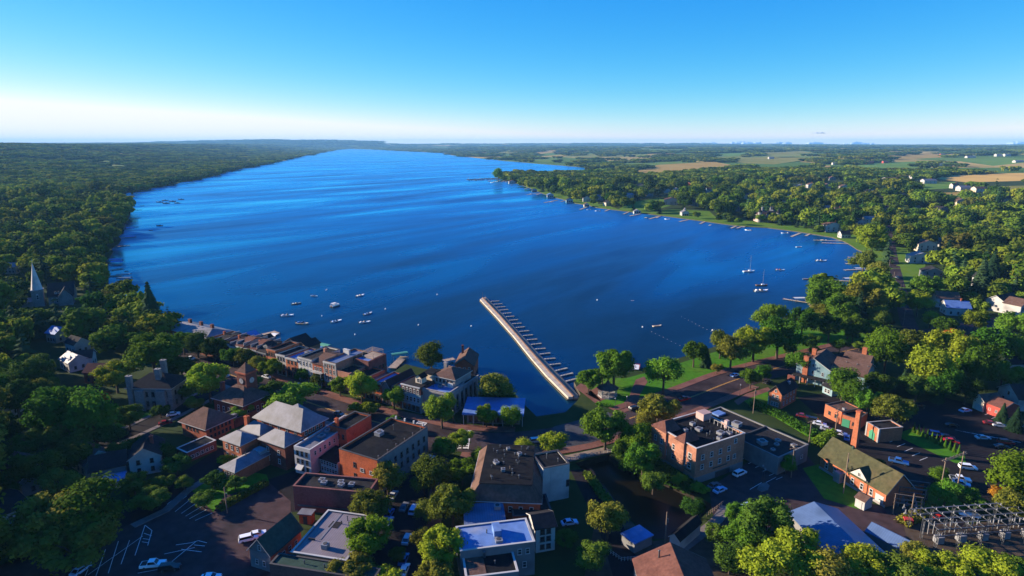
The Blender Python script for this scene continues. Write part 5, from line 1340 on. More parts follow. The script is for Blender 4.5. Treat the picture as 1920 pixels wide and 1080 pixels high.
# ------------------------------------------------------------------ right of the creek
b = B('brick_apartments', 'three-storey pink brick block with black flat roof and brown hipped corner roofs', (1225.8, 795), (1306, 841), (1386, 806), 12.0, 'building')
zr = b.flat('brick_pink', 'roof_black', 'trim_white', par=.8)
b.box('basement_facing', -.06, b.w + .06, -.06, b.d + .06, -.55, 2.2, 'block_grey')
w, d = b.w, b.d
b.win('f', 2, [4.4, 7.6], 1.4, 1.9, 'white', w * .68, 1.2); b.win('f', 3, [4.2, 7.4], 1.3, 1.8, 'white', .6, w * .4)
b.win('r', 4, [4.4, 7.6], 1.3, 1.7, 'white', 1.0, 5); b.win('r', 1, [4.4, 9.6], 1.3, 1.5, 'white', d * .7, 2); b.box('garage_opening', w + .07, w + .16, d * .42, d * .72, .0, 1.9, 'trim_dark')
b.box('wall_sign', w + .012, w + .1, d * .36, d * .66, 3.2, 3.6, 'trim_dark', label='row of small dark letters on the shaded wall')
b.box('wall_sign', w * .78, w * .92, -.1, -.012, 3.4, 3.7, 'trim_dark')
for x0, x1 in ((-.2, w * .34), (w * .56, w * .76)):
    mb = MB(); xm = (x0 + x1) / 2; y1 = 5.2
    mb.add([(x0 - .5, -.9, 11.7), (x1 + .5, -.9, 11.7), (x1 + .5, y1, 11.9), (x0 - .5, y1, 11.9), (xm, 1.8, 14.0), (xm, y1, 14.0)], [(0, 1, 4), (1, 2, 5, 4), (2, 3, 5), (3, 0, 4, 5), (3, 2, 1, 0)]); mb.build('corner_roof', 'roof_redbrown', b.root)
    b.box('bay_wall', x0, x1, -.6, -.013, 2.3, 11.7, 'brick_pink')
b.win('f', 2, [4.2, 7.4], 1.1, 1.8, 'white', .4, w * .68, off=.6)
b.box('stair_tower', w * .1, w * .28, d - 4.2, d - .4, zr, 13.6, 'stucco_pink'); b.box('stair_tower', w * .62, w * .68, d - 1.6, d - .45, zr, 13.8, 'stucco_pink')
for x, y, s in ((.5, .5, 1.8), (.42, .3, 1.2), (.78, .7, 2.0), (.86, .8, 1.5), (.3, .55, 1.4), (.9, .55, 1.2)): b.ac(w * x, d * y, zr, s, 1.0, ru(-.2, .2))
for k in range(12): b.vent(w * ru(.2, .95), d * ru(.3, .95), zr, ru(.5, 1.3))
mb = MB(); y = d - 2.6
for k in range(7): x = w * .45 + k * w * .08; mb.box(x - .05, x + .05, y - .05, y + .05, zr, zr + 1.5)
mb.box(w * .45, w * .93, y - .04, y + .04, zr + 1.5, zr + 1.6); mb.build('roof_screen', 'trim_white', b.root)
b = B('flat_black_store', 'long low block-walled store with black flat roof and white roof units', (1460, 858), (1516, 833), (1335, 768), 6.0, 'building')
zr = b.flat('block_grey', 'roof_dark', 'block_grey', par=.4)
for x, y, s in ((.25, .25, 2.4), (.45, .16, 1.2), (.62, .2, 1.4), (.2, .12, 1.1), (.5, .62, 2.6), (.35, .74, 1.6), (.7, .06, 1.4)): b.ac(b.w * x, b.d * y, zr, s, s * .6, ru(-.3, .3))
b.box('skylight', b.w * .55, b.w * .8, b.d * .86, b.d * .95, zr, zr + .5, 'roof_white_shaded'); b.box('roof_edge', b.w * .3, b.w - .4, b.d * .44, b.d * .455, zr, zr + .5, 'trim_dark'); b.win('f', 3, [2.0], 1.2, 1.2, 'white')
b = B('brick_cottage', 'orange brick gabled cottage with white windows and dark roof by the road', (1443.3, 732), (1466, 739), (1511, 728), 6.4, 'house')
b.walls('brick_orange'); b.gable('roof_dark', 2.8, 'y', wallm='brick_orange', trim='trim_dark'); b.win('f', 3, [.8], .9, 1.6); b.win('f', 2, [3.8], 1.0, 1.6); b.win('f', 1, [6.4], .9, 1.1); b.win('r', 4, [1.2, 4.0], .9, 1.5)
b.box('chimney_stack', b.w * .2, b.w * .8, b.d - .8, b.d - .1, 5, 10.2, 'brick_dark'); b.box('roof_hatch', b.w * .55, b.w * .78, b.d * .62, b.d * .72, 7.4, 9.0, 'metal_white')
mb = MB(); mb.box(-.9, -.012, 1.2, 3.2, -.2, 3.2); mb.build('porch', 'trim_white', b.root)
b = B('blue_inn', 'pale blue clapboard inn with dark brown roofs and tall brick chimney', (1559.8, 693), (1622, 707), (1652, 691), 7.5, 'inn')
b.walls('clap_blue'); b.gable('roof_brown', 3.6, 'x', wallm='clap_blue'); b.win('f', 4, [4.6], .9, 1.5, 'white', 5, 1); b.win('r', 3, [1.5, 4.6], .9, 1.5)
w, d = b.w, b.d
b.walls('clap_blue', 7.5, -13.5, -.01, -2, 9, name='wing_wall'); b.gable('roof_brown', 3.8, 'y', 7.5, -13.5, -.02, -2, 14, wallm='clap_blue', name='wing_roof')
b.win('f', 3, [1.4, 4.4], .9, 1.5, 'white', .8, .8, x0=-13.5, x1=-.1, y0=-2); b.win('f', 1, [7.6], .9, 1.2, 'white', 5, 5, x0=-13.5, x1=-.1, y0=-2)
b.chimney(-9.6, -2.6, -.3, 11.8, 'brick_orange', 2.0, 1.1); b.chimney(-9.0, 5.5, 8, 13.2, 'brick_orange', 1.7, 1.4); b.chimney(w * .55, d + 6, 9, 13.4, 'brick_orange', 1.8, 1.4)
b.walls('clap_blue', 7.0, 0, w * .8, d + .01, d + 11, name='rear_wall'); b.gable('roof_brown', 3.4, 'x', 7.0, 0, w * .8, d + .02, d + 11, wallm='clap_blue', name='rear_roof')
b.box('porch_roof', -14, -1, -5.6, -2.02, 3.2, 3.5, 'roof_dark'); mb = MB()
for k in range(5): x = -13.8 + k * 3.1; mb.box(x - .1, x + .1, -5.4, -5.2, -.2, 3.2)
mb.build('porch_post', 'trim_white', b.root)
for x in (4, 8, 12): b.vent(x, d * .35, 9.6, .9)
b = B('blue_garage', 'small pale blue outbuilding with paned windows below the inn', (1543, 722), (1561, 730), (1574, 722), 3.2, 'outbuilding')
b.walls('clap_blue'); b.gable('roof_dark', 1.4, 'x', wallm='clap_blue'); b.win('f', 2, [.7], 1.2, 1.7)
b = B('mill_building', 'low orange brick flat-roofed mill building with green door', (1547.6, 757), (1578.8, 772), (1600, 758.7), 5.0, 'building')
b.flat('brick_orange', 'roof_brown', 'trim_dark', par=.4); b.win('f', 2, [1.6], 1.1, 1.4, 'dark'); b.ac(b.w * .8, b.d * .3, 4.66, 1.0, .8); b.win('r', 2, [1.6], 1.1, 1.3, 'dark')
b = B('mill_building', 'second lower brick mill block with big green door beside the chimney', (1580, 776.5), (1611, 786), (1638, 777), 4.5, 'building')
b.flat('brick_orange', 'roof_black', 'trim_dark', par=.4); b.door('f', b.w * .25, 2.6, 2.8, 'green_paint'); b.win('f', 1, [1.4], 1.1, 1.3, 'dark', b.w * .6, .8)
ch = empty('brick_chimney', gp(1602, 836), 'tall square orange brick chimney standing before the mill buildings', 'chimney', None, .6)
mb = MB(); a, c = .95, .65
mb.add([(-a, -a, -.3), (a, -a, -.3), (a, a, -.3), (-a, a, -.3), (-c, -c, 12.4), (c, -c, 12.4), (c, c, 12.4), (-c, c, 12.4)], [(0, 1, 5, 4), (1, 2, 6, 5), (2, 3, 7, 6), (3, 0, 4, 7), (4, 5, 6, 7)]); mb.build('shaft', 'brick_orange', ch)
mb = MB(); mb.box(-.8, .8, -.8, .8, 12.4, 13.0); mb.build('cap', 'brick_red', ch)
b = B('mill_annex', 'small brick flat-roofed annex with pointed green door', (1626, 791), (1649, 804.7), (1672, 788.5), 5.0, 'building')
b.flat('brick_orange', 'roof_dark', 'limestone', par=.4); mb = MB(); x = b.w * .5; mb.poly([(x - 1.3, -.09, 0), (x + 1.3, -.09, 0), (x + 1.3, -.09, 2.4), (x, -.09, 3.6), (x - 1.3, -.09, 2.4)]); mb.build('door', 'green_paint', b.root)
b.box('corner_pier', -.15, .5, -.15, .5, -.3, 4.9, 'limestone'); b.box('corner_pier', b.w - .5, b.w + .15, -.15, .5, -.3, 4.9, 'limestone')
b = B('cream_garage', 'cream gabled garage adjoining the red barn', (1826.6, 744), (1845.6, 752), (1857.7, 739.7), 4.6, 'garage')
b.walls('clap_cream'); b.gable('roof_brown', 1.8, 'y', wallm='clap_cream'); b.door('f', b.w * .5, 2.4, 2.4, 'clap_white')
b = B('red_barn', 'bright red clapboard barn with reddish roof at the right edge', (1847, 753), (1880.8, 766), (1892, 753), 4.2, 'barn')
b.walls('clap_red'); b.gable('roof_redbrown', 1.8, 'x', wallm='clap_red'); b.door('f', b.w * .4, 2.6, 2.6, 'clap_red'); b.win('f', 2, [1.6], .8, 1.0)
b = B('white_gable_house', 'white gabled house behind the red barn at the right edge', (1873, 726), (1911, 748), (1924, 726), 5.0, 'house')
b.walls('clap_white'); b.gable('roof_dark', 3.6, 'y', wallm='clap_white'); b.win('f', 2, [1.2], .9, 1.5, 'dark'); b.win('f', 1, [4.4], .9, 1.3, 'dark')
b = B('white_cottage', 'small white cottage among trees near the right edge', (1883.5, 676), (1896, 681), (1912, 674), 3.6, 'house')
b.walls('clap_white'); b.gable('roof_dark', 2.4, 'y', wallm='clap_white'); b.win('f', 1, [1.2], .9, 1.4, 'dark')
b = B('power_house', 'orange brick power house with mossy olive hipped roof on a lawn', (1539.5, 851), (1662.7, 922), (1690, 900), 5.0, 'building')
b.walls('brick_orange'); w, d = b.w, b.d
b.gable('roof_olive', 4.6, 'x', x0=0, x1=w, wallm='brick_orange', ov=.7)
b.win('f', 6, [1.3], 1.1, 2.0, 'white', 1, 3); b.box('plinth', -.1, w + .1, -.1, -.012, -.4, .8, 'limestone')
xg = w * .62; mb = MB(); mb.poly([(xg - 3, -.45, 4.8), (xg + 3, -.45, 4.8), (xg, -.45, 7.6)]); mb.box(xg - 3, xg + 3, -.44, -.013, 4.4, 4.8); mb.build('front_gable', 'clap_white', b.root)
mb = MB()
for sg in (-1, 1): mb.add([(xg + sg * 3.5, -.9, 4.9), (xg, -.9, 8.0), (xg, d * .42, 8.0), (xg + sg * 3.5, 2.4, 5.2)], [(0, 1, 2, 3)])
mb.build('front_gable_roof', 'roof_olive', b.root); b.win('f', 1, [5.2], .8, 1.0, 'white', xg - .6, w - xg - .6, off=.45)
b.box('entrance_porch', w * .3, w * .3 + 2.2, -1.8, -.1, -.3, 3.2, 'limestone'); b.door('f', w * .3 + 1.1, 1.2, 2.4); b.door('f', w * .92, 2.6, 2.8, 'trim_white'); b.box('cupola', w * .3, w * .3 + .5, d * .45, d * .45 + .5, 9.4, 10.4, 'roof_green')
b.walls('brick_orange', 4.4, w * .55, w * .98, d + .01, d + 6, name='rear_wall'); b.box('rear_roof', w * .54, w, d - .2, d + 6.4, 4.42, 4.7, 'roof_dark')
b = B('white_shed', 'small white garden shed with brown roof before the power house', (1604.5, 932), (1622, 941), (1633.5, 932.7), 2.8, 'shed')
b.walls('clap_white'); b.gable('roof_brown', .9, 'x', wallm='clap_white', ov=.3); b.door('f', b.w * .5, 1.2, 2.0, 'clap_white')
b = B('long_metal_shed', 'long shed with sheet metal roof half hidden by the lower trees', (1483, 962), (1575, 1060), (1645, 1026), 5.0, 'shed')
b.walls('block_grey'); b.gable('roof_metal_shaded', 2.4, 'x', wallm='block_grey', ov=.6)
b = B('small_metal_shed', 'shorter sheet metal shed beside the long one', (1626, 996), (1702, 1035), (1711, 1017), 4.0, 'shed')
b.walls('block_grey'); b.gable('roof_metal_shaded', 1.4, 'x', wallm='block_grey', ov=.4)

# ------------------------------------------------------------------ left of the shop row
b = B('stone_mansion', 'grey stone mansion with dark hipped roof and three pale chimneys among trees', (238, 727), (320, 728), (338, 706), 9.0, 'mansion')
b.walls('stone_grey'); b.hip('roof_dark', 4.0, ov=.6); b.win('f', 6, [1.6, 5.4], 1.2, 2.0, 'dark', 1, 1); b.win('r', 3, [1.6, 5.4], 1.1, 1.9, 'dark')
b.chimney(1.5, -.3, -.4, 14, 'stone_grey', 2.0, 1.4); b.chimney(b.w * .62, b.d * .3, 9, 15.5, 'stone_grey', 2.0, 1.4); b.chimney(b.w * .5, b.d * .9, 9, 16.5, 'stone_grey', 2.0, 1.4)
for x in (.3, .78): b.box('bay_window', b.w * x - 1.8, b.w * x + 1.8, -1.2, -.012, -.4, 8.2, 'stone_grey')
b = B('clock_tower_hall', 'dark brick hall with square clock tower and brown hipped roof', (400, 745), (456, 760), (500, 736), 6.5, 'hall')
b.walls('brick_dark'); b.hip('roof_brown', 4.5, ov=.7); b.win('f', 5, [1.6], 1.1, 2.4, 'white', 1, 1); b.win('r', 5, [1.6], 1.1, 2.4, 'white'); b.chimney(b.w * .12, 3.0, 5, 12, 'brick_dark', 1.4, 1.2)
tp_ = gp(461, 690, 17.0); rel = Vector((tp_.x, tp_.y, 0)) - Vector((b.root.location.x, b.root.location.y, 0)); tx, ty = rel.dot(b.u), rel.dot(b.v); tw = 2.5
tw_o = b.box('tower', tx - tw, tx + tw, ty - tw, ty + tw, -.4, 15.4, 'brick_dark')
b.box('tower_cornice', tx - tw - .35, tx + tw + .35, ty - tw - .35, ty + tw + .35, 15.402, 16.0, 'brick_red', tw_o)
mb = MB(); mb.add([(tx - tw, ty - tw, 16.0), (tx + tw, ty - tw, 16.0), (tx + tw, ty + tw, 16.0), (tx - tw, ty + tw, 16.0), (tx, ty, 19.4)], [(0, 1, 4), (1, 2, 4), (2, 3, 4), (3, 0, 4)]); mb.build('tower_roof', 'roof_brown', tw_o)
for sd in (0, 1):
    mb = MB(); n = 16
    mb.tube((0, 0, 0), (0, -.14, 0), 1.25, 1.25, n, 1); mb.tube((0, -.141, 0), (0, -.17, 0), 1.08, 1.08, n, 0)
    mb.box(-.06, .06, -.2, -.172, -.1, .75, 1); mb.box(-.05, .5, -.2, -.172, -.05, .05, 1)
    for k in range(12): an = k * math.pi / 6; mb.box(.92 * math.cos(an) - .06, .92 * math.cos(an) + .06, -.2, -.172, .92 * math.sin(an) - .06, .92 * math.sin(an) + .06, 1)
    ck = mb.build('clock_face', ['trim_white', 'trim_dark'], tw_o, label='round white clock face with dark hands')
    ck.location = (tx, ty - tw - .01, 12.6) if sd == 0 else (tx + tw + .01, ty, 12.6)
    if sd: ck.rotation_euler.z = math.pi / 2
b = B('pyramid_roof_house', 'square brick building with brown pyramid roof beside the brick mansion', (340, 789), (386, 804), (433, 780), 5.6, 'building')
b.walls('brick_red'); b.hip('roof_brown', 4.4, ov=.8, ridge=min(b.w, b.d) * .56); b.win('f', 4, [3.2], .8, 1.2, 'dark', 1.5, 4); b.win('r', 6, [1.4, 3.6], .9, 1.3, 'dark')
b = B('canopy_link', 'low brick link with pale stair cover between hall and pyramid-roofed building', (412, 778), (440, 786), (455, 760), 3.4, 'building')
b.flat('brick_dark', 'roof_dark', 'trim_dark', par=.3); b.box('stair_cover', b.w * .6, b.w * .78, 1, b.d - 1, 3.2, 4.2, 'roof_silver')
b = B('dark_low_block', 'low dark flat-roofed block with white roof edge below the pyramid-roofed building', (330, 840), (350, 849), (402, 824), 3.6, 'building')
b.flat('brick_dark', 'roof_dark', 'trim_white', par=.25); b.win('f', 2, [1.0], 1.2, 1.2, 'white'); b.win('r', 5, [1.0], 1.2, 1.2, 'white')
def house(px, py, w, d, h, ang, wallm, roofm, label, rh=2.6, axis='x', chim=None, name='house', n=3, terr=False, cat='house', group=None, win='dark'):
    p = tp(px, py) if terr else gp(px, py)
    a = math.radians(ang); u = Vector((math.cos(a), math.sin(a), 0)); v = Vector((-u.y, u.x, 0))
    o = Vector((p.x, p.y, 0)) - u * w / 2 - v * d * .3
    b = B(name, label, o, o + u * w, o + v * d, h, cat, world=True, gz=p.z, group=group)
    b.walls(wallm, z0=-2.5); b.gable(roofm, rh, axis, wallm=wallm, ov=.45); b.win('f', n, [1.0] + ([3.7] if h > 5 else []), 1.0, 1.5, win, .6, .6); b.win('l', 2, [1.0], 1.0, 1.5, win); b.win('r', 2, [1.0], 1.0, 1.5, win)
    if chim: b.chimney(w * .7, d * .5, h, h + rh + 1.4, chim)
    R = math.hypot(p.x, p.y); c_ = Vector((-p.x, -p.y, 0)).normalized()
    for k in range(1 + int(R * (.115 if R < 1500 else .07) / 6)): clear_disc(p + c_ * (4 + 6 * k), max(w, d) * .5 + 3)
    return b
house(278, 880, 8.5, 11, 5.8, 24, 'clap_white', 'roof_dark', 'white gabled house with dark shutters beside the back road', 3.0, 'y', 'brick_dark', n=2)
house(240, 885, 10, 8, 4.0, 10, 'clap_grey', 'roof_dark', 'grey house with dark roof adjoining the white gabled house', 2.6, 'x', None)
house(195, 893, 9, 9, 4.6, -60, 'clap_grey', 'roof_dark', 'small dark house with white gable trim behind the big tree', 2.8, 'y', None, n=2)
house(216, 912, 5, 5, 2.4, 25, 'clap_white', 'roof_white_shaded', 'tiny white-roofed garage beside the hedge', .6, 'x', None, 'garage', 1)
house(165, 880, 11, 8, 4.4, -35, 'clap_cream', 'roof_brown', 'brown-roofed house catching the sun left of the dark houses', 3.0, 'x', 'brick_dark')
house(45, 912, 14, 9, 5.4, -32, 'clap_grey', 'roof_brown', 'long brown-roofed house at the left edge behind the big tree', 3.2, 'x', 'brick_red')
house(22, 968, 6, 14, 3.6, 60, 'clap_white', 'roof_dark', 'low pale outbuilding at the left edge', 1.6, 'x', None, 'outbuilding')
for px, py, w, d, h, an, wm, rm, lb in ((106, 640, 7, 8, 5, -20, 'clap_white', 'roof_white_shaded', 'white-roofed house deep in the left woods'), (142, 660, 9, 7, 5, -30, 'clap_white', 'roof_dark', 'white house with dark roof in the left woods'),
        (134, 692, 10, 8, 4.6, -35, 'clap_white', 'roof_silver', 'pale-roofed house glimpsed between dark trees'), (158, 688, 8, 7, 5, 20, 'clap_white', 'roof_dark', 'small white gabled house beside the pale-roofed house'),
        (8, 780, 8, 8, 5, 10, 'clap_white', 'roof_silver', 'pale house at the left edge among dark trees'), (186, 715, 9, 8, 5, 0, 'brick_red', 'roof_redbrown', 'reddish house behind the stone mansion'), (24, 512, 9, 8, 5.5, 0, 'clap_cream', 'roof_silver', 'sunlit pale-roofed house behind the church trees')):
    house(px, py, w, d, h, an, wm, rm, lb, terr=True)
# church
b = B('church', 'grey stone church with slate nave and tall pale spire in the left woods', (90, 557), (138, 552), (141, 538), 5.5, 'church')
b.walls('stone_grey'); b.gable('roof_dark', 6.2, 'x', wallm='stone_grey', trim='limestone'); b.win('f', 5, [1.4], 1.0, 2.6, 'arch', 1, 1)
for k in range(4): b.dormer(4 + k * (b.w - 8) / 3, 1.6, 6.8, 1.3, 1.6, 1.0, 'clap_white', 'roof_dark')
b.walls('stone_grey', 5.5, b.w - 8, b.w - .5, -5, -.01, name='transept_wall'); b.gable('roof_dark', 5, 'y', 5.5, b.w - 8, b.w - .5, -5, 5, wallm='stone_grey', name='transept_roof', trim='limestone')
x0, y0 = -5.2, 0; tw_o = b.box('tower', x0 - 3, x0 + 3, y0, y0 + 6, -.5, 10, 'stone_grey'); mb = MB(); n = 8
b.box('tower_cornice', x0 - 3.3, x0 + 3.3, y0 - .3, y0 + 6.3, 10.002, 10.6, 'limestone', tw_o)
mb.cone((x0, y0 + 3), 3.1, 10.6, 28, 8); mb.build('spire', 'stucco_white', tw_o)
mb = MB(); mb.box(x0 - .06, x0 + .06, y0 + 2.94, y0 + 3.06, 27.8, 30.2); mb.box(x0 - .5, x0 + .5, y0 + 2.95, y0 + 3.05, 29.2, 29.35); mb.build('cross', 'trim_white', tw_o)
b.win('l', 1, [4.5], 1.2, 3, 'arch', x0=x0 - 3, y0=y0, y1=y0 + 6); b.win('f', 1, [4.5], 1.2, 3, 'arch', x0=x0 - 3, x1=x0 + 3, y0=y0)
b.walls('limestone', 3.5, -16, -8.3, 1, 6, name='vestry_wall'); b.gable('roof_silver', 2, 'x', 3.5, -16, -8.3, 1, 6, wallm='limestone', name='vestry_roof')
# ------------------------------------------------------------------ pier, docks and boats
def zg(x, y): return (880 + x / 4.8, 540 + y / 4.8)
PL = [gp(*zg(x, y), -1.0) for x, y in ((96, 105), (250, 270), (400, 440), (560, 640), (690, 790), (800, 900), (890, 990))]
PR = [gp(*zg(x, y), -1.0) for x, y in ((142, 82), (310, 255), (460, 425), (630, 610), (760, 745), (880, 870), (985, 985))]
pr = empty('long_pier', PL[-1], 'long curving concrete pier with blue-grey rail running out into the lake', 'pier')
def loc(p): return (p.x - PL[-1].x, p.y - PL[-1].y)
def pier_strip(name, f0, f1, z0, z1, m):
    mb = MB()
    for i in range(len(PL) - 1):
        q = [PL[i].lerp(PR[i], f0), PL[i].lerp(PR[i], f1), PL[i + 1].lerp(PR[i + 1], f1), PL[i + 1].lerp(PR[i + 1], f0)]
        q = [loc(p) for p in q]
        n = 4; a = sum(q[k][0] * q[(k + 1) % n][1] - q[(k + 1) % n][0] * q[k][1] for k in range(n))
        if a < 0: q = q[::-1]
        mb.prism(q, z0, z1)
    return mb.build(name, m, pr)
pr.location.z = 0
pier_strip('rubble_base', -.12, 1.04, -4.5, -1.55, 'stone_bank')
pier_strip('walkway', 0.0, .42, -1.549, -.55, 'pier_concrete')
pier_strip('kerb_wall', .43, .56, -1.548, -.15, 'wood_brown')
pier_strip('lower_walkway', .57, 1.0, -1.547, -.95, 'wood_deck')
mb = MB()
for i in range(len(PL) - 1):
    for k in range(7):
        t = k / 7; p = PL[i].lerp(PL[i + 1], t).lerp(PR[i].lerp(PR[i + 1], t), .93); x, y = loc(p); mb.box(x - .06, x + .06, y - .06, y + .06, -.95, .05)
    a, c = loc(PL[i].lerp(PR[i], .93)), loc(PL[i + 1].lerp(PR[i + 1], .93))
    for z in (.05, -.4): mb.tube((*a, z), (*c, z), .07, .07, 4)
mb.build('railing', 'metal_grey', pr)
for i in range(len(PL) - 1):
    x, y = loc(PL[i].lerp(PR[i], .5))
    mb = MB(); mb.tube((x, y, -.15), (x, y, 2.6), .06, .05, 5); mb.tube((x, y, 2.6), (x, y, 2.95), .16, .1, 6); mb.build('pier_lamp', 'trim_dark', pr)
FING = [(180, 120, 270, 115), (208, 147, 297, 141), (232, 173, 325, 167), (258, 200, 350, 192), (282, 230, 378, 222), (310, 260, 405, 252), (340, 292, 438, 283), (368, 323, 470, 315), (398, 357, 500, 348), (430, 392, 538, 383), (463, 430, 573, 420), (497, 467, 612, 458), (533, 510, 650, 497), (572, 550, 688, 541), (610, 597, 730, 583), (655, 640, 776, 630), (700, 692, 823, 678), (755, 748, 883, 718), (805, 793, 935, 763), (860, 840, 988, 808)]
ORD = ['tenth', 'eleventh', 'twelfth']
ORDN = ['first', 'second', 'third', 'fourth', 'fifth', 'sixth', 'seventh', 'eighth', 'ninth', 'tenth', 'eleventh', 'twelfth', 'thirteenth', 'fourteenth', 'fifteenth', 'sixteenth', 'seventeenth', 'eighteenth', 'nineteenth', 'twentieth']
for k, (a, c, e, g) in enumerate(FING):
    A, Bv = gp(*zg(a, c), WATER_Z + .55), gp(*zg(e, g), WATER_Z + .55); d = Bv - A; Ln = d.length
    fr = empty('dock_finger', (A.x, A.y, WATER_Z), 'pale narrow dock finger, %s counted from the outer end of the pier' % ORDN[k], 'dock', 'dock fingers along the pier', math.atan2(d.y, d.x))
    mb = MB(); mb.box(0, Ln, -.5, .5, .35, .6); mb.build('deck', 'pier_concrete', fr)
    mb = MB(); mb.tube((Ln - .3, 0, -2), (Ln - .3, 0, .9), .14, .14, 6); mb.tube((Ln * .5, .56, -2), (Ln * .5, .56, .8), .1, .1, 6); mb.build('piling', 'metal_grey', fr)
# gazebo
g0 = gp(1139, 742); gz = empty('gazebo', g0, 'white octagonal gazebo with dark pointed roof at the pier foot', 'gazebo'); R_ = 4.0
mb = MB(); mb.tube((0, 0, -.2), (0, 0, .7), R_, R_, 8); mb.build('base', 'limestone', gz)
for k in range(8):
    a = k * math.pi / 4; mb = MB(); x, y = (R_ - .3) * math.cos(a), (R_ - .3) * math.sin(a); mb.tube((x, y, .7), (x, y, 3.6), .14, .14, 6); mb.build('post', 'trim_white', gz)
    b_ = a + math.pi / 4; x2, y2 = (R_ - .3) * math.cos(b_), (R_ - .3) * math.sin(b_)
    if k != 5:
        mb = MB(); mb.tube((x, y, 1.6), (x2, y2, 1.6), .06, .06, 4); mb.tube((x, y, 1.1), (x2, y2, 1.1), .05, .05, 4); mb.build('railing', 'trim_white', gz)
mb = MB(); mb.cone((0, 0), R_ + .6, 3.6, 5.6, 8); mb.cone((0, 0), 1.2, 5.3, 7.2, 8); mb.build('roof', 'roof_brown', gz)
# boats moored off the shops
for px, py, an, lb, L_, k, hu, cv in (
        (539, 591.5, 12, 'long white motor boat nearest the shops, low windscreen', 7.5, 'motor', 'car_white', 'canvas_white'),
        (567, 606.5, -14, 'cream and brown cabin cruiser nearest the shops', 8.0, 'motor', 'clap_cream', 'canvas_blue'),
        (556, 569, 35, 'dark-hulled boat left of the moored group', 6.0, 'motor', 'car_grey', 'canvas_white'),
        (589.5, 554.5, -20, 'small white boat farthest back of the moored group on the left', 5.5, 'motor', 'car_white', 'canvas_blue'),
        (628, 574, 60, 'white and orange flat boat in the middle of the moored group', 6.5, 'pontoon', 'car_white', 'canvas_white'),
        (631, 602, 40, 'white boat with dark open cockpit near the front of the group', 6.5, 'motor', 'car_white', 'canvas_blue'),
        (675.5, 554, 50, 'white boat with raised frame at the back right of the group', 6.5, 'motor', 'car_white', 'canvas_white'),
        (690, 588, 55, 'grey-white boat right of the group', 6.5, 'motor', 'car_silver', 'canvas_blue'),
        (684, 604, 20, 'plain white covered boat right front of the group', 6.5, 'motor', 'car_white', 'canvas_white'),
        (711, 671, 60, 'white boat tied beside the maroon waterside block', 5.0, 'row', 'car_white', 'canvas_white'),
        (612, 543, 90, 'tiny white dinghy behind the moored group', 3.0, 'row', 'car_white', 'canvas_white'),
        (1463, 506, -10, 'small white boat with red stripe between sailing boat and shore', 7, 'motor', 'car_white', 'canvas_red'),
        (1540, 489, -12, 'white boat moored near the right-hand shore docks', 9, 'motor', 'car_white', 'canvas_white'),
        (1514, 523.5, -8, 'dark low boat moored in the bay', 7, 'row', 'car_grey', 'canvas_blue'),
        (1427, 545.5, 5, 'white motor boat just in front of the two sailing boats', 10, 'motor', 'car_white', 'canvas_white'),
        (1186, 563, 0, 'white mooring float boat off the park', 2.0, 'row', 'car_white', 'canvas_white'),
        (1232, 611, 15, 'small raft-like boat inside the swimming ropes', 5.5, 'row', 'clap_cream', 'canvas_white'),
        (1498, 463, 0, 'tiny white boat near the right shore boathouses', 6, 'row', 'car_white', 'canvas_white')):
    boat(px, py, an, lb, L_, k, hu, cv)
boat(1404, 509, 4, 'white sailing boat with bare mast, farther of the two in the bay', 9.5, 'sail', 'car_white', 'canvas_white')
boat(1428, 535, -3, 'brown and white sailing boat with blue boom, nearer of the two in the bay', 8.5, 'sail', 'wood_brown', 'canvas_blue')
boat(1190, 694, 75, 'red and white tour boat moored by the park trees', 12, 'pontoon', 'canvas_red', 'canvas_white', name='tour_boat')
boat(1176, 672, 60, 'white cabin boat behind the park tree', 8, 'motor', 'car_white', 'canvas_white')
for px, py, lb in ((300, 379, 'leftmost'), (310, 376, 'second'), (312, 381, 'third'), (324, 377.5, 'fourth'), (333, 381, 'fifth'), (340, 374, 'rightmost')):
    boat(px, py, ru(-20, 20), lb + ' dark boat of the small fleet moored off the left headland', 11, 'motor', 'car_grey', 'canvas_white', 'boats off the left headland')
boat(300, 423, 0, 'dark boat alone off the left shore', 8, 'motor', 'car_grey', 'canvas_blue')
boat(283, 432, 0, 'smaller dark boat alone off the left shore', 5, 'row', 'car_grey', 'canvas_blue')
boat(267, 386, 0, 'dark boat closest to the left headland', 7, 'row', 'car_grey', 'canvas_blue')
boat(237, 508, 0, 'tiny dark dinghy off the left shore docks', 3.5, 'row', 'car_grey', 'canvas_blue')
# left shore docks and lifts
for k, (x0, y0, x1, y1) in enumerate(((200, 517, 214, 517.5), (200, 534, 220, 531), (205, 506, 216, 503), (205, 488, 216, 487), (222, 446, 240, 444), (230, 427, 244, 425), (238, 410, 248, 408), (240, 394, 250, 393), (216, 462, 228, 460), (203, 497, 212, 496))):
    dock('shore_dock', 'dark dock on the left shore, number %s counting away from the church' % ORDN[k], (x0 + 4, y0), (x1 + 15, y1), 3.4, group='docks on the left shore')
for px, py, lb in ((223, 514, 'dark boat lift nearer the church on the left shore'), (224, 521, 'dark covered boat lift closest to the camera on the left shore'), (209, 486, 'blue-grey boat lift by the left shore house'), (212, 490, 'second blue-grey boat lift by the left shore house'), (236, 443, 'boat lift beneath the left headland'), (237, 427, 'farther boat lift beneath the left headland')):
    canopy_lift(px + 9, py, 5, lb, 'car_grey' if 'dark' in lb else 'canvas_blue', 10, 5)
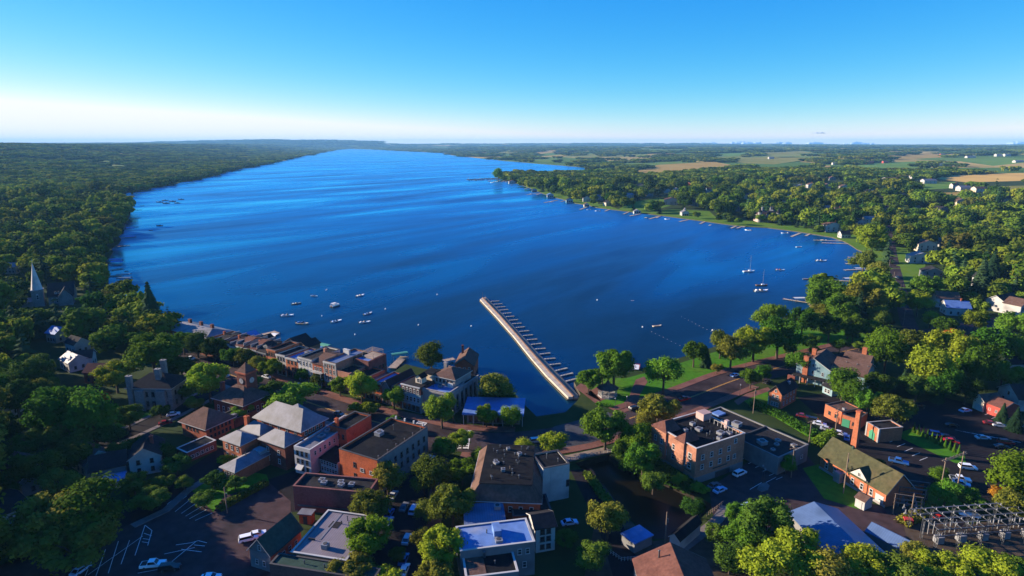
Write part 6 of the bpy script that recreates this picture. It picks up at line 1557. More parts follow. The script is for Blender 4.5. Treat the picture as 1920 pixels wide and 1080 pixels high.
# right shore docks
for k, (x0, y0, x1, y1) in enumerate(((1632, 483, 1606, 482), (1634, 493, 1604, 494), (1636, 504, 1603, 506), (1648, 530, 1590, 525), (1520, 568, 1488, 560), (1592, 457, 1560, 455), (1585, 452, 1548, 450), (1400, 421, 1396, 424), (1290, 412, 1280, 414), (1240, 404, 1226, 408), (1205, 400, 1190, 403), (1100, 388, 1092, 391), (1046, 375, 1030, 378), (1010, 362, 996, 364), (1500, 437, 1490, 441))):
    dock('shore_dock', 'pale dock on the right shore, number %s counting from the bay road bend' % ORDN[k], (x0, y0), (x1 + (x1 - x0) * .6, y1 + (y1 - y0) * .6 if k > 6 else y1), 3.0 if k > 4 else 2.2, group='docks on the right shore', m='pier_concrete')
for px, py, lb in ((1611, 481, 'far white boat lift at the stone wall in the bay'), (1609, 491, 'middle white boat lift at the stone wall in the bay'), (1611, 503, 'near white boat lift at the stone wall in the bay'), (1592, 522, 'white boat lift at the end of the long bay dock'), (1499, 559, 'pale boat lift at the end of the point dock')):
    canopy_lift(px, py, 3, lb, 'canvas_white', 8, 4.5)
for k in range(22):
    t = k / 21; i = min(len(SHORE_RIGHT) - 1, 5 + int(t * 14)); a, c = SHORE_RIGHT[i - 1], SHORE_RIGHT[i]; f = rnd(); x, y = a[0] + (c[0] - a[0]) * f, a[1] + (c[1] - a[1]) * f
    if k % 2: dock('shore_dock', 'short pale dock along the lawns of the right shore', (x + 2, y - .5), (x - ru(5, 9), y + ru(2, 4)), 2.6, group='short docks along the right shore', m='pier_concrete')
    else: boat(x - ru(6, 14), y + ru(3, 6), ru(0, 180), 'small boat moored close along the right shore lawns', ru(6, 9), 'motor', random.choice(('car_white', 'car_white', 'car_grey')), 'canvas_white', 'boats along the right shore')
# swimming ropes: floats on two lines
def floats(label, a, b, n):
    mb = MB(); A, Bv = gp(*a, WATER_Z), gp(*b, WATER_Z); root = empty('float_line', (A.x, A.y, WATER_Z), label, 'float line')
    for k in range(n):
        t = k / (n - 1); p = (Bv - A) * t; mb.box(p.x - .12, p.x + .12, p.y - .12, p.y + .12, -.1, .14)
    mb.build('float', 'canvas_white', root)
floats('line of white floats marking the outer edge of the swimming area', (1278, 594), (1333, 622), 9)
floats('line of white floats near the park beach', (1222, 622), (1283, 652), 9)
for px, py, lb in ((1120, 563, 'white mooring buoy straight out from the pier fingers'), (820, 553, 'white mooring buoy left of the pier'), (884, 612, 'white buoy close to the pier'), (666, 628, 'white buoy between boats and shops'), (1205, 614, 'white marker post buoy beside the swimming ropes'), (723, 580, 'small buoy right of the moored boats'), (604, 593, 'pale buoy among the moored boats'), (1336, 620, 'pale marker buoy at the end of the outer float line'), (785, 610, 'pale buoy off the round shore tree')):
    p = gp(px, py, WATER_Z); o = empty('mooring_buoy', p, lb, 'buoy'); mb = MB(); mb.tube((0, 0, -.3), (0, 0, .5), .5, .45, 8); mb.cone((0, 0), .45, .5, .9, 8); mb.build('float', 'canvas_white', o)
    mb = MB(); mb.tube((0, 0, .8), (0, 0, 1.3), .05, .05, 4); mb.build('ring_post', 'metal_grey', o)
# breakwater with boats at the far point
def tpw(px, py): return gp(px, py, WATER_Z)
A, Bv = tpw(876, 337.5), tpw(936, 334.5); d = Bv - A; bw = empty('marina_breakwater', (A.x, A.y, WATER_Z), 'long low breakwater reaching out from the far point with tree', 'breakwater', None, math.atan2(d.y, d.x))
mb = MB(); Ln = d.length
for k in range(40): x = Ln * k / 40; mb.box(x, x + Ln / 40 * .96, -3 + ru(-1, 1), 3 + ru(-1, 1), -1, 1.0 + ru(0, .8))
mb.build('rubble', 'stone_bank', bw)
for k in range(26):
    px = 878 + k * 2.15; py = 337.6 - k * .11 + (1.6 if k % 2 else -1.2) + ru(-.4, .4)
    boat(px, py, 80 + ru(-15, 15), 'tiny boat moored in the marina at the far point breakwater', ru(9, 13), 'sail' if k % 5 == 0 else 'motor', random.choice(('car_white', 'car_white', 'car_silver', 'wood_brown')), random.choice(('canvas_white', 'canvas_blue')), 'boats at the far breakwater')
for k in range(8): boat(918 + k * 4.5, 340 + ru(-1, 2.5), ru(0, 180), 'tiny boat moored on the near side of the far point', ru(8, 11), 'motor', 'car_white', 'canvas_white', 'boats near the far point')
# ------------------------------------------------------------------ houses along the right shore and beyond
HS = [ # px, py(base), w, d, h, ang, wall, roof, label
 (1735, 470, 16, 11, 6.5, -8, 'clap_cream', 'roof_brown', 'tan gabled house with pale chimney above the lake road'),
 (1760, 461, 9, 8, 5, 30, 'clap_white', 'roof_silver', 'small white-roofed house right of the tan gabled house'),
 (1726, 493, 18, 10, 5.5, -12, 'clap_white', 'roof_silver', 'long white house facing the bay road'),
 (1748, 522, 14, 10, 5, -20, 'clap_grey', 'roof_dark', 'dark gabled house between the long white house and big trees'),
 (1772, 575, 12, 9, 5.5, -15, 'clap_white', 'roof_brown', 'white house with brown gable on the near side of the bay road'),
 (1792, 590, 12, 9, 4.5, -15, 'clap_white', 'roof_blue_shaded', 'white house with blue-grey roof beside the brown-gabled one'),
 (1885, 582, 16, 10, 6, 25, 'clap_white', 'roof_dark', 'large white house with gables at the right edge of the woods'),
 (1912, 590, 12, 9, 6, 25, 'clap_white', 'roof_brown', 'white house cut by the right edge'),
 (1834, 540, 5, 5, 7, 0, 'clap_white', 'roof_dark', 'narrow white tower-like house in the right woods'),
 (1612, 425, 12, 9, 6, 10, 'clap_white', 'roof_dark', 'white shore house behind the bay trees'),
 (1629, 420, 12, 9, 6, 0, 'clap_cream', 'roof_silver', 'pale gabled house at the head of the bay road'),
 (1560, 434, 18, 11, 7, 0, 'clap_white', 'roof_brown', 'white shore house with wide gables above the bay docks'),
 (1584, 446, 10, 8, 4, 0, 'clap_white', 'roof_dark', 'small white boathouse by the bay docks'),
 (1552, 398, 10, 9, 6, 0, 'clap_white', 'roof_silver', 'white house behind the wide-gabled shore house'),
 (1572, 402, 10, 9, 6, 0, 'brick_pink', 'roof_brown', 'pinkish house beside the rust-coloured tree'),
 (1514, 396, 12, 10, 7, 0, 'stucco_pink', 'roof_redbrown', 'pink gabled house among the trees above the turreted mansion'),
 (1258, 384, 22, 14, 8, -15, 'stucco_pink', 'roof_redbrown', 'pinkish mansion with red roof above the shore lawns'),
 (1100, 378, 13, 9, 6, 0, 'clap_white', 'roof_brown', 'white house behind the shore trees on the point'),
 (1124, 375, 12, 9, 6, 0, 'clap_white', 'roof_silver', 'white house between the point and the pink mansion'),
 (1180, 372, 14, 10, 6, 20, 'clap_white', 'roof_silver', 'white gabled house left of the long lawn'),
 (1218, 368, 12, 9, 6, 0, 'clap_white', 'roof_dark', 'white house above the long lawn'),
 (1250, 362, 12, 9, 6, 0, 'clap_white', 'roof_dark', 'white house behind the pink mansion'),
 (1268, 361, 11, 9, 6, 0, 'clap_white', 'roof_silver', 'second white house behind the pink mansion'),
 (960, 344, 16, 9, 5, 10, 'clap_white', 'roof_redbrown', 'red-roofed clubhouse at the far point'),
 (1430, 356, 14, 10, 7, 0, 'clap_white', 'roof_dark', 'white house in the mid-distance trees'),
 (1500, 356, 14, 10, 7, 0, 'clap_white', 'roof_silver', 'pale house on the rise behind the mid-distance trees'),
 (1520, 352, 14, 10, 6, 0, 'clap_white', 'roof_brown', 'white house with brown roof right of the pale one on the rise'),
 (1582, 358, 18, 12, 8, 0, 'clap_white', 'roof_brown', 'big white gabled house on the rise'),
 (1550, 353, 14, 10, 6, 0, 'stone_grey', 'roof_brown', 'grey house beside the big white gabled one'),
 (1632, 366, 16, 11, 7, 0, 'clap_white', 'roof_dark', 'blue-shadowed house below the rise'),
 (1670, 345, 26, 16, 10, 0, 'stone_grey', 'roof_brown', 'large stone house in front of the golden field'),
 (1682, 336, 20, 14, 7, 0, 'clap_white', 'roof_silver', 'white-roofed house behind the large stone house'),
 (1715, 338, 20, 14, 7, 0, 'clap_white', 'roof_dark', 'pale house at the near end of the golden field'),
 (1742, 344, 26, 14, 6, 0, 'clap_white', 'roof_silver', 'long white house below the golden field'),
 (1808, 358, 20, 13, 6, 0, 'clap_white', 'roof_silver', 'white house on the edge of the right woods'),
 (1836, 360, 18, 13, 6, 0, 'clap_cream', 'roof_brown', 'tan house beside the white one on the edge of the right woods'),
 (1790, 353, 12, 10, 6, 0, 'clap_white', 'roof_dark', 'small white house above the right woods'),
]
for px, py, w, d, h, an, wm, rm, lb in HS: house(px, py, w * 1.05, d * 1.05, h * 1.1, an, wm, rm, lb, 3.2, random.choice('xy'), random.choice((None, 'brick_red')), terr=True)
for px, py, w, d, h, an, wm, rm, lb in ((1767, 293, 34, 24, 14, 0, 'clap_red', 'roof_silver', 'red barn on the distant farmland'), (1630, 307, 46, 24, 12, 0, 'clap_red', 'roof_brown', 'dark red barns on the distant farm'), (1660, 306, 30, 20, 9, 0, 'clap_red', 'roof_brown', 'smaller dark red barn on the distant farm'),
        (1820, 296, 60, 26, 9, 0, 'clap_white', 'roof_silver', 'long white farm shed on the skyline farmland'), (1872, 293, 40, 26, 12, 0, 'clap_white', 'roof_silver', 'white farm building left of the silos'), (1888, 293, 40, 26, 12, 0, 'clap_white', 'roof_silver', 'white farm building near the skyline'), (1770, 310, 50, 22, 8, 0, 'clap_white', 'roof_silver', 'white shed in the middle of the farmland'),
        (1446, 298, 40, 24, 10, 0, 'clap_white', 'roof_silver', 'pale farm buildings beyond the shore hill'), (1565, 309, 26, 18, 8, 0, 'clap_white', 'roof_silver', 'white farmhouse between the fields'), (1910, 305, 50, 26, 9, 0, 'clap_white', 'roof_silver', 'white farm shed near the right edge')):
    house(px, py, w * .7, d * .7, h * .7, an, wm, rm, lb, 4, 'x', None, 'farm_building', terr=True, cat='barn')
# turreted mansion
p = tp(1440, 416); b = B('turreted_mansion', 'stone mansion with several pointed turrets above the shore lawn', p - Vector((14, 0, 0)), p + Vector((14, 0, 0)), p + Vector((0, 14, 0)), 9, 'mansion', world=True, gz=p.z)
b.walls('stucco_pink', z0=-2); b.hip('roof_brown', 5); b.win('f', 6, [1.2, 5], 1.4, 2.2, 'dark')
for x, y, r, h in ((2, -1, 2.6, 13), (26, -1, 2.6, 12), (13, -1.5, 2.2, 11), (24, 12, 2.2, 15)):
    mb = MB(); mb.tube((x, y, -2), (x, y, h), r, r, 10); t = mb.build('turret', 'limestone', b.root); mb = MB(); mb.cone((x, y), r + .4, h, h + 6, 10); mb.build('turret_roof', 'roof_dark', t)
for x in (8, 19): b.chimney(x, 7, 12, 19, 'limestone', 1.8, 1.4)
# boathouses on the right shore
for px, py, w, d, h, wm, rm, lb in ((1285, 407, 12, 11, 7, 'clap_white', 'roof_silver', 'white boathouse with cupola on the lawn shore'), (1032, 371, 15, 12, 6, 'clap_white', 'roof_blue_shaded', 'white-fronted boathouse with three openings on the point'), (1002, 361, 13, 11, 6, 'clap_blue', 'roof_dark', 'bluish boathouse farther along the point'), (1068, 381, 14, 12, 6, 'clap_blue', 'roof_dark', 'dark blue boathouse below the shore trees'), (1100, 389, 10, 9, 4.5, 'clap_cream', 'roof_brown', 'small tan boathouse on the shore'), (1195, 402, 12, 8, 4, 'clap_white', 'roof_silver', 'low white boathouse beside shore docks')):
    p = gp(px, py, WATER_Z); p *= 1 + 7 / p.length; h *= .75; w *= .85; o = Vector((p.x - w / 2, p.y, 0)); b = B('shore_boathouse', lb, o, o + Vector((w, 0, 0)), o + Vector((0, d, 0)), h, 'boathouse', world=True)
    b.root.location.z = -1.2; b.walls(wm, z0=-4); b.gable(rm, 2.6, 'y' if w < 14 else 'x', wallm=wm); b.win('f', 3, [.4], 2.2, 2.6, 'shop', .6, .6, name='boat_door')
    if 'cupola' in lb: b.box('cupola', w / 2 - 1.2, w / 2 + 1.2, d / 2 - 1.2, d / 2 + 1.2, 6, 9.5, 'clap_white'); mb = MB(); mb.cone((w / 2, d / 2), 2.0, 9.5, 12, 4); mb.build('cupola_roof', 'roof_silver', b.root)

# ------------------------------------------------------------------ vehicles
CARL = [ # px, py, angle, colour, kind, label
 (1378, 703, 31, 'paleblue', 'sedan', 'pale blue car driving up the main road beside the park'),
 (1283, 748, 30, 'red', 'pickup', 'red truck on the main road behind the brick apartments'),
 (1190, 766, 27, 'black', 'suv', 'black car by the pavement near the gazebo path'),
 (422, 703, -30, 'white', 'sedan', 'white car on the main road beside the lime-green tree'),
 (358, 671, -30, 'white', 'sedan', 'small white car at the far end of the main road'),
 (936, 847, -10, 'white', 'sedan', 'white car at the junction behind the mansard block'),
 (1006, 826, 10, 'silver', 'suv', 'silver car beside the lime-green tree on the bridge road'),
 (466, 1009, 25, 'white', 'suv', 'white sport utility car in the sunlit lot beside the gabled store, nearer of two'),
 (482, 1001, 25, 'white', 'sedan', 'white car in the sunlit lot beside the gabled store, farther of two'),
 (287, 1058, 10, 'white', 'pickup', 'white pickup in the dark lower-left parking lot'),
 (318, 1064, 10, 'black', 'suv', 'black car next to the white pickup in the lower-left lot'),
 (151, 1068, 75, 'paleblue', 'sedan', 'silver-blue car in the lower-left lot under the big tree'),
 (395, 1082, 5, 'white', 'sedan', 'white car cut off by the bottom edge'),
 (20, 978, -40, 'grey', 'sedan', 'grey car by the outbuilding at the left edge'),
 (754, 881, 80, 'white', 'sedan', 'white car on the side street next to the brick block'),
 (737, 928, 80, 'silver', 'sedan', 'silver parked car near the top of the side street left row'),
 (776, 955, 82, 'paleblue', 'suv', 'pale blue van-like car parked on the right of the side street'),
 (758, 950, 82, 'grey', 'sedan', 'grey car driving down the side street'),
 (730, 962, 82, 'blue', 'sedan', 'blue parked car in the side street left row beside the upper tree'),
 (728, 978, 82, 'paleblue', 'sedan', 'pale parked car in the side street left row beside the round tree'),
 (763, 1010, 84, 'silver', 'sedan', 'silver parked car low on the right of the side street'),
 (757, 1048, 84, 'blue', 'sedan', 'blue parked car near the bottom of the side street'),
 (758, 1068, 84, 'white', 'sedan', 'white parked car at the bottom of the side street'),
 (1068, 979, 12, 'paleblue', 'sedan', 'pale car parked beside the white clapboard house'),
 (1387, 887, 33, 'white', 'suv', 'white car parked right beside the brick apartments'),
 (1339, 910, 33, 'grey', 'sedan', 'dark grey car in front of the brick apartments'),
 (1350, 918, 33, 'paleblue', 'sedan', 'bright pale blue car in front of the brick apartments'),
 (1405, 948, 15, 'paleblue', 'sedan', 'pale blue car at the edge of the dark green tree'),
 (1505, 779, -30, 'maroon', 'sedan', 'maroon car beside the brick cottage'),
 (1528, 788, -30, 'black', 'suv', 'black car in the mill yard'),
 (1537, 794, -30, 'white', 'sedan', 'white car in the mill yard'),
 (1551, 804, -30, 'silver', 'sedan', 'silver car at the hedge in the mill yard'),
 (1575, 812, -30, 'white', 'sedan', 'cream car beside the tall chimney'),
 (1588, 820, 60, 'blue', 'sedan', 'blue car at the foot of the tall chimney'),
 (1685, 865, -32, 'blue', 'pickup', 'blue pickup behind the power house'),
 (1810, 769, 15, 'paleblue', 'sedan', 'pale blue car near the cream garage'),
 (1723, 762, 5, 'black', 'suv', 'black car under the olive tree by the mill annex'),
 (1756, 814, -25, 'blue', 'suv', 'blue car behind the row of small conifers'),
 (1776, 819, -25, 'red', 'sedan', 'bright red car behind the row of small conifers'),
 (1784, 826, -25, 'red', 'sedan', 'second red car partly hidden by the small conifers'),
 (1784, 797, -5, 'black', 'sedan', 'black car in the middle of the right parking lot'),
 (1843, 820, -5, 'silver', 'sedan', 'silver car in the middle of the right parking lot'),
 (1886, 829, -10, 'red', 'suv', 'red sport utility car at the right side of the lot'),
 (1878, 837, -10, 'black', 'sedan', 'black car in front of the red sport utility car'),
 (1858, 793, -20, 'maroon', 'sedan', 'dark red car by the row of bay lines'),
 (1875, 797, -20, 'silver', 'sedan', 'silver car by the row of bay lines'),
 (1815, 876, -15, 'white', 'suv', 'white car crossing the lot beside the wooden pole frame'),
 (1803, 906, -35, 'paleblue', 'sedan', 'pale blue car behind the wooden pole frame'),
 (1800, 898, -20, 'white', 'pickup', 'white truck behind the wooden pole frame'),
 (1870, 624, 20, 'white', 'sedan', 'white car on the main road at the right edge'),
 (1682, 520, 100, 'grey', 'sedan', 'grey car on the lake road'),
 (635, 775, -30, 'grey', 'sedan', 'grey car parked along the main road shops'),
 (560, 722, -30, 'silver', 'sedan', 'silver car parked before the white arched-window shop'),
 (590, 733, -30, 'maroon', 'suv', 'maroon car parked before the balcony shop'),
 (500, 706, -30, 'white', 'sedan', 'white car parked under the street trees'),
 (700, 766, -30, 'blue', 'sedan', 'blue car parked before the grey gabled shop'),
 (325, 776, 27, 'white', 'sedan', 'white car on the street below the stone mansion'),
 (310, 792, 27, 'maroon', 'sedan', 'dark red car on the street below the stone mansion'),
 (1440, 716, 30, 'black', 'sedan', 'dark car on the main road beside the street trees'),
]
for px, py, an, c, k, lb in CARL: car(px, py, an, c, lb, k)

# ------------------------------------------------------------------ poles, lamps, substations
for px, py, h, arms, lb in ((1412, 775, 11, 1, 'wooden utility pole on the lawn left of the brick cottage'), (1483, 895, 11, 2, 'wooden utility pole with equipment at the corner of the flat black store'), (1516, 835, 9, 1, 'utility pole behind the hedge of the flat black store'), (1581, 925, 13, 0, 'bare wooden pole on the power house lawn'),
                    (1565, 815, 10, 2, 'utility pole before the mill building'), (1693, 610, 11, 1, 'utility pole at the bottom of the lake road'), (1688, 560, 11, 1, 'utility pole halfway up the lake road'), (1674, 535, 10, 1, 'utility pole beside the lake road bend'), (1666, 510, 10, 1, 'utility pole far up the lake road'), (250, 795, 9, 0, 'pole with round white sign at the stone mansion'),
                    (426, 962, 8, 0, 'slim pole beside the parking bays'), (1247, 1018, 9, 0, 'street light pole leaning over the creek bank'), (956, 945, 12, 0, 'tall bare pole rising before the mansard block')):
    pole(px, py, lb, h, arms)
for px, py, lb in ((1387, 742, 'street lamp on the red walk by the main road'), (1153, 769, 'street lamp at the gazebo path'), (1175, 765, 'second street lamp at the gazebo path'), (802, 772, 'street lamp before the corner bank'), (637, 742, 'street lamp before the balcony shops'), (708, 744, 'street lamp before the red brick shop'), (1428, 900, 'lamp post on the traffic island'), (1326, 892, 'lamp post against the brick apartments'), (1432, 906, 'shorter lamp post on the traffic island'), (1398, 688, 'street lamp beside the park verge'), (560, 715, 'street lamp before the white arched-window shop'), (850, 793, 'street lamp at the junction crossing')):
    pole(px, py, lb, 4.5, 0, 'lamp')
# wooden H-frame
A, Bv = gp(1760, 938), gp(1793, 925); d = Bv - A; fr = empty('pole_frame', A, 'wooden two-pole frame with crossarm and insulators beside the lot', 'utility pole', None, math.atan2(d.y, d.x)); Ln = d.length
for x in (0, Ln):
    mb = MB(); mb.tube((x, 0, -.4), (x, 0, 13.5), .2, .15, 7); mb.build('post', 'wood_pole', fr)
mb = MB(); mb.box(-1.2, Ln + 1.2, -.35, -.21, 12.6, 12.85); mb.box(-1.2, Ln + 1.2, .21, .35, 12.6, 12.85); mb.build('crossarm', 'wood_pole', fr)
for k in range(8): mb = MB(); x = -1 + (Ln + 2) * k / 7; mb.tube((x, 0, 12.85), (x, 0, 13.4), .12, .08, 6); mb.build('insulator', 'metal_grey', fr)
# large substation
C0, C1, C2 = gp(1752, 1028), gp(1938, 1040), gp(1735, 996)
C0 = gp(1752, 1030); U = (gp(1960, 1014) - C0); Lx = U.length; U.normalize(); V = Vector((-U.y, U.x, 0))
sb = empty('substation', C0, 'grey steel lattice substation with rows of beams at the lower right', 'substation', None, math.atan2(U.y, U.x)); Dy = 9.0; Hs = 5.4; NX = 5
def sub_box(nm, x0, x1, y0, y1, z0, z1, m='metal_grey'): mb = MB(); mb.box(x0, x1, y0, y1, z0, z1); return mb.build(nm, m, sb)
for i in range(NX + 1):
    for y in (0, Dy / 2, Dy):
        x = Lx * i / NX; mb = MB(); q = .22
        for sx in (-q, q):
            for sy in (-q, q): mb.box(x + sx - .04, x + sx + .04, y + sy - .04, y + sy + .04, -.3, Hs)
        for k in range(5):
            z = k * 1.05; mb.tube((x - q, y - q, z), (x + q, y - q, z + 1), .025, .025, 4); mb.tube((x + q, y + q, z), (x + q, y - q, z + 1), .025, .025, 4)
        mb.build('column', 'metal_grey', sb)
for y in (0, Dy / 2, Dy): sub_box('beam', -.4, Lx + .4, y - .1, y + .1, Hs, Hs + .3)
for y in (0, Dy): sub_box('beam', -.4, Lx + .4, y - .1, y + .1, 3.6, 3.85)
for i in range(2 * NX + 1):
    x = Lx * i / (2 * NX); sub_box('crossbeam', x - .08, x + .08, -.4, Dy + .4, Hs + .302, Hs + .48)
    for y in (1.2, 3.2, 5.8, 7.8):
        mb = MB(); mb.tube((x, y, Hs + .48), (x, y, Hs + 1.0), .1, .08, 6); mb.build('insulator', 'trim_white', sb)
for y in (1.2, 3.2, 5.8, 7.8):
    mb = MB(); mb.tube((-1, y, Hs + 1.02), (Lx + 1, y, Hs + 1.02), .05, .05, 4); mb.build('busbar', 'metal_white', sb)
for i in range(NX):
    x = Lx * (i + .5) / NX
    mb = MB(); mb.box(x - .9, x + .9, 1.6, 3.2, 0, 1.9); mb.box(x - 1.2, x - .92, 1.8, 3.0, .4, 1.6)
    for k in range(3): mb.tube((x - .6 + k * .6, 2.4, 1.9), (x - .6 + k * .6, 2.4, 2.9), .12, .07, 6)
    mb.build('transformer', 'metal_white', sb)
    for k in range(3):
        mb = MB(); mb.tube((x - 1.5 + k * 1.5, 6, 0), (x - 1.5 + k * 1.5, 6, 2.2), .16, .16, 6); mb.tube((x - 1.5 + k * 1.5, 6, 2.2), (x - 1.5 + k * 1.5, 6, 3.6), .22, .14, 6); mb.build('breaker', 'metal_white', sb)
clear_poly([C0 - U * 3 - V * 3, C0 + U * (Lx + 3) - V * 3, C0 + U * (Lx + 3) + V * (Dy + 3), C0 - U * 3 + V * (Dy + 3)])
# small switchyard
A = gp(1676, 968); U = (gp(1716, 974) - A).normalized(); V = Vector((-U.y, U.x, 0)); sy_ = empty('switchyard', A, 'small fenced switchyard of white insulators under three steel frames', 'substation', None, math.atan2(U.y, U.x))
for k, (x, y) in enumerate(((0, 1), (2.2, 5.5), (4.4, 10))):
    mb = MB()
    for xx in (x, x + 6.4): mb.box(xx - .1, xx + .1, y - .1, y + .1, -.3, 6.2)
    for z in (6.2, 4.8, 3.6): mb.box(x - .3, x + 6.7, y - .09, y + .09, z, z + .18)
    mb.build('frame', 'wood_pole' if k == 0 else 'metal_grey', sy_)
R2 = random.Random(3)
for k in range(26):
    x, y = R2.uniform(.5, 8), R2.uniform(0, 11); mb = MB(); h = R2.uniform(1.2, 2.6); mb.box(x - .35, x + .35, y - .35, y + .35, 0, h * .55); mb.tube((x, y, h * .55), (x, y, h), .2, .12, 6); mb.build('insulator', 'metal_white', sy_)
mb = MB(); mb.box(1.5, 3.6, -3.6, -2.0, 0, 1.6); mb.build('control_box', 'canvas_red', sy_)
mb = MB(); mb.tube((3.4, -1.5, -.3), (3.4, -1.5, 8.5), .15, .12, 6); mb.build('post', 'wood_pole', sy_)
# odds and ends in the lower right yard
o = empty('overturned_boat', gp(1818, 968), 'pale upturned rowing boat lying on the grass by the substation', 'boat', None, -.4); mb = _hull(5.2, 1.7, .8); mb.v = [(x, y, .75 - z) for x, y, z in mb.v]; mb.build('hull', 'car_white', o)
car(1760, 968, 20, 'red', 'small red tractor-like vehicle in the yard behind the substation', 'pickup', s=.6)
def post_row(name, label, pix, h, n, m='wood_pole', rail=False, cat='fence'):
    P = [gp(x, y) for x, y in pix]; root = empty(name, P[0], label, cat); k0 = 0
    for a, c in zip(P, P[1:]):
        for k in range(n):
            p = a.lerp(c, k / n) - P[0]; mb = MB(); mb.box(p.x - .08, p.x + .08, p.y - .08, p.y + .08, -.1, h); mb.build('post', m, root)
        if rail:
            mb = MB(); q0, q1 = a - P[0], c - P[0]; mb.tube((q0.x, q0.y, h * .9), (q1.x, q1.y, h * .9), .05, .05, 4); mb.tube((q0.x, q0.y, h * .45), (q1.x, q1.y, h * .45), .05, .05, 4); mb.build('rail', m, root)
post_row('creek_railing', 'white post railing along the creek path', [(1140, 1035), (1165, 1052), (1195, 1050), (1215, 1058)], 1.1, 5, 'trim_white', True)
post_row('stair_railing', 'orange-brown stair rail down to the creek', [(1325, 968), (1340, 958), (1357, 945)], 1.2, 4, 'wood_pole', True)
post_row('wire_fence', 'wire fence posts at the grass by the substation', [(1838, 950), (1870, 955), (1920, 950)], 1.6, 4, 'wood_pole', True)

for k, (px, py) in enumerate(((1140, 386), (1300, 386), (1345, 380), (1385, 396), (1400, 372), (1470, 388), (1480, 366), (1540, 376), (1600, 386), (1650, 378), (1690, 372), (1720, 398), (1660, 398), (1330, 362), (1290, 350), (1200, 352), (1765, 400), (1800, 385), (1850, 392), (1890, 380), (1450, 340), (1560, 338), (1610, 330))):
    house(px, py, ru(11, 17), ru(9, 12), ru(5.5, 7.5), ru(-35, 35), random.choice(('clap_cream', 'clap_grey', 'clap_grey', 'clap_blue', 'brick_red')), random.choice(('roof_brown', 'roof_dark', 'roof_dark', 'roof_redbrown')), 'house half hidden among the trees behind the right-hand shore', 3.2, random.choice('xy'), None, terr=True, group='houses among the right-hand shore trees')
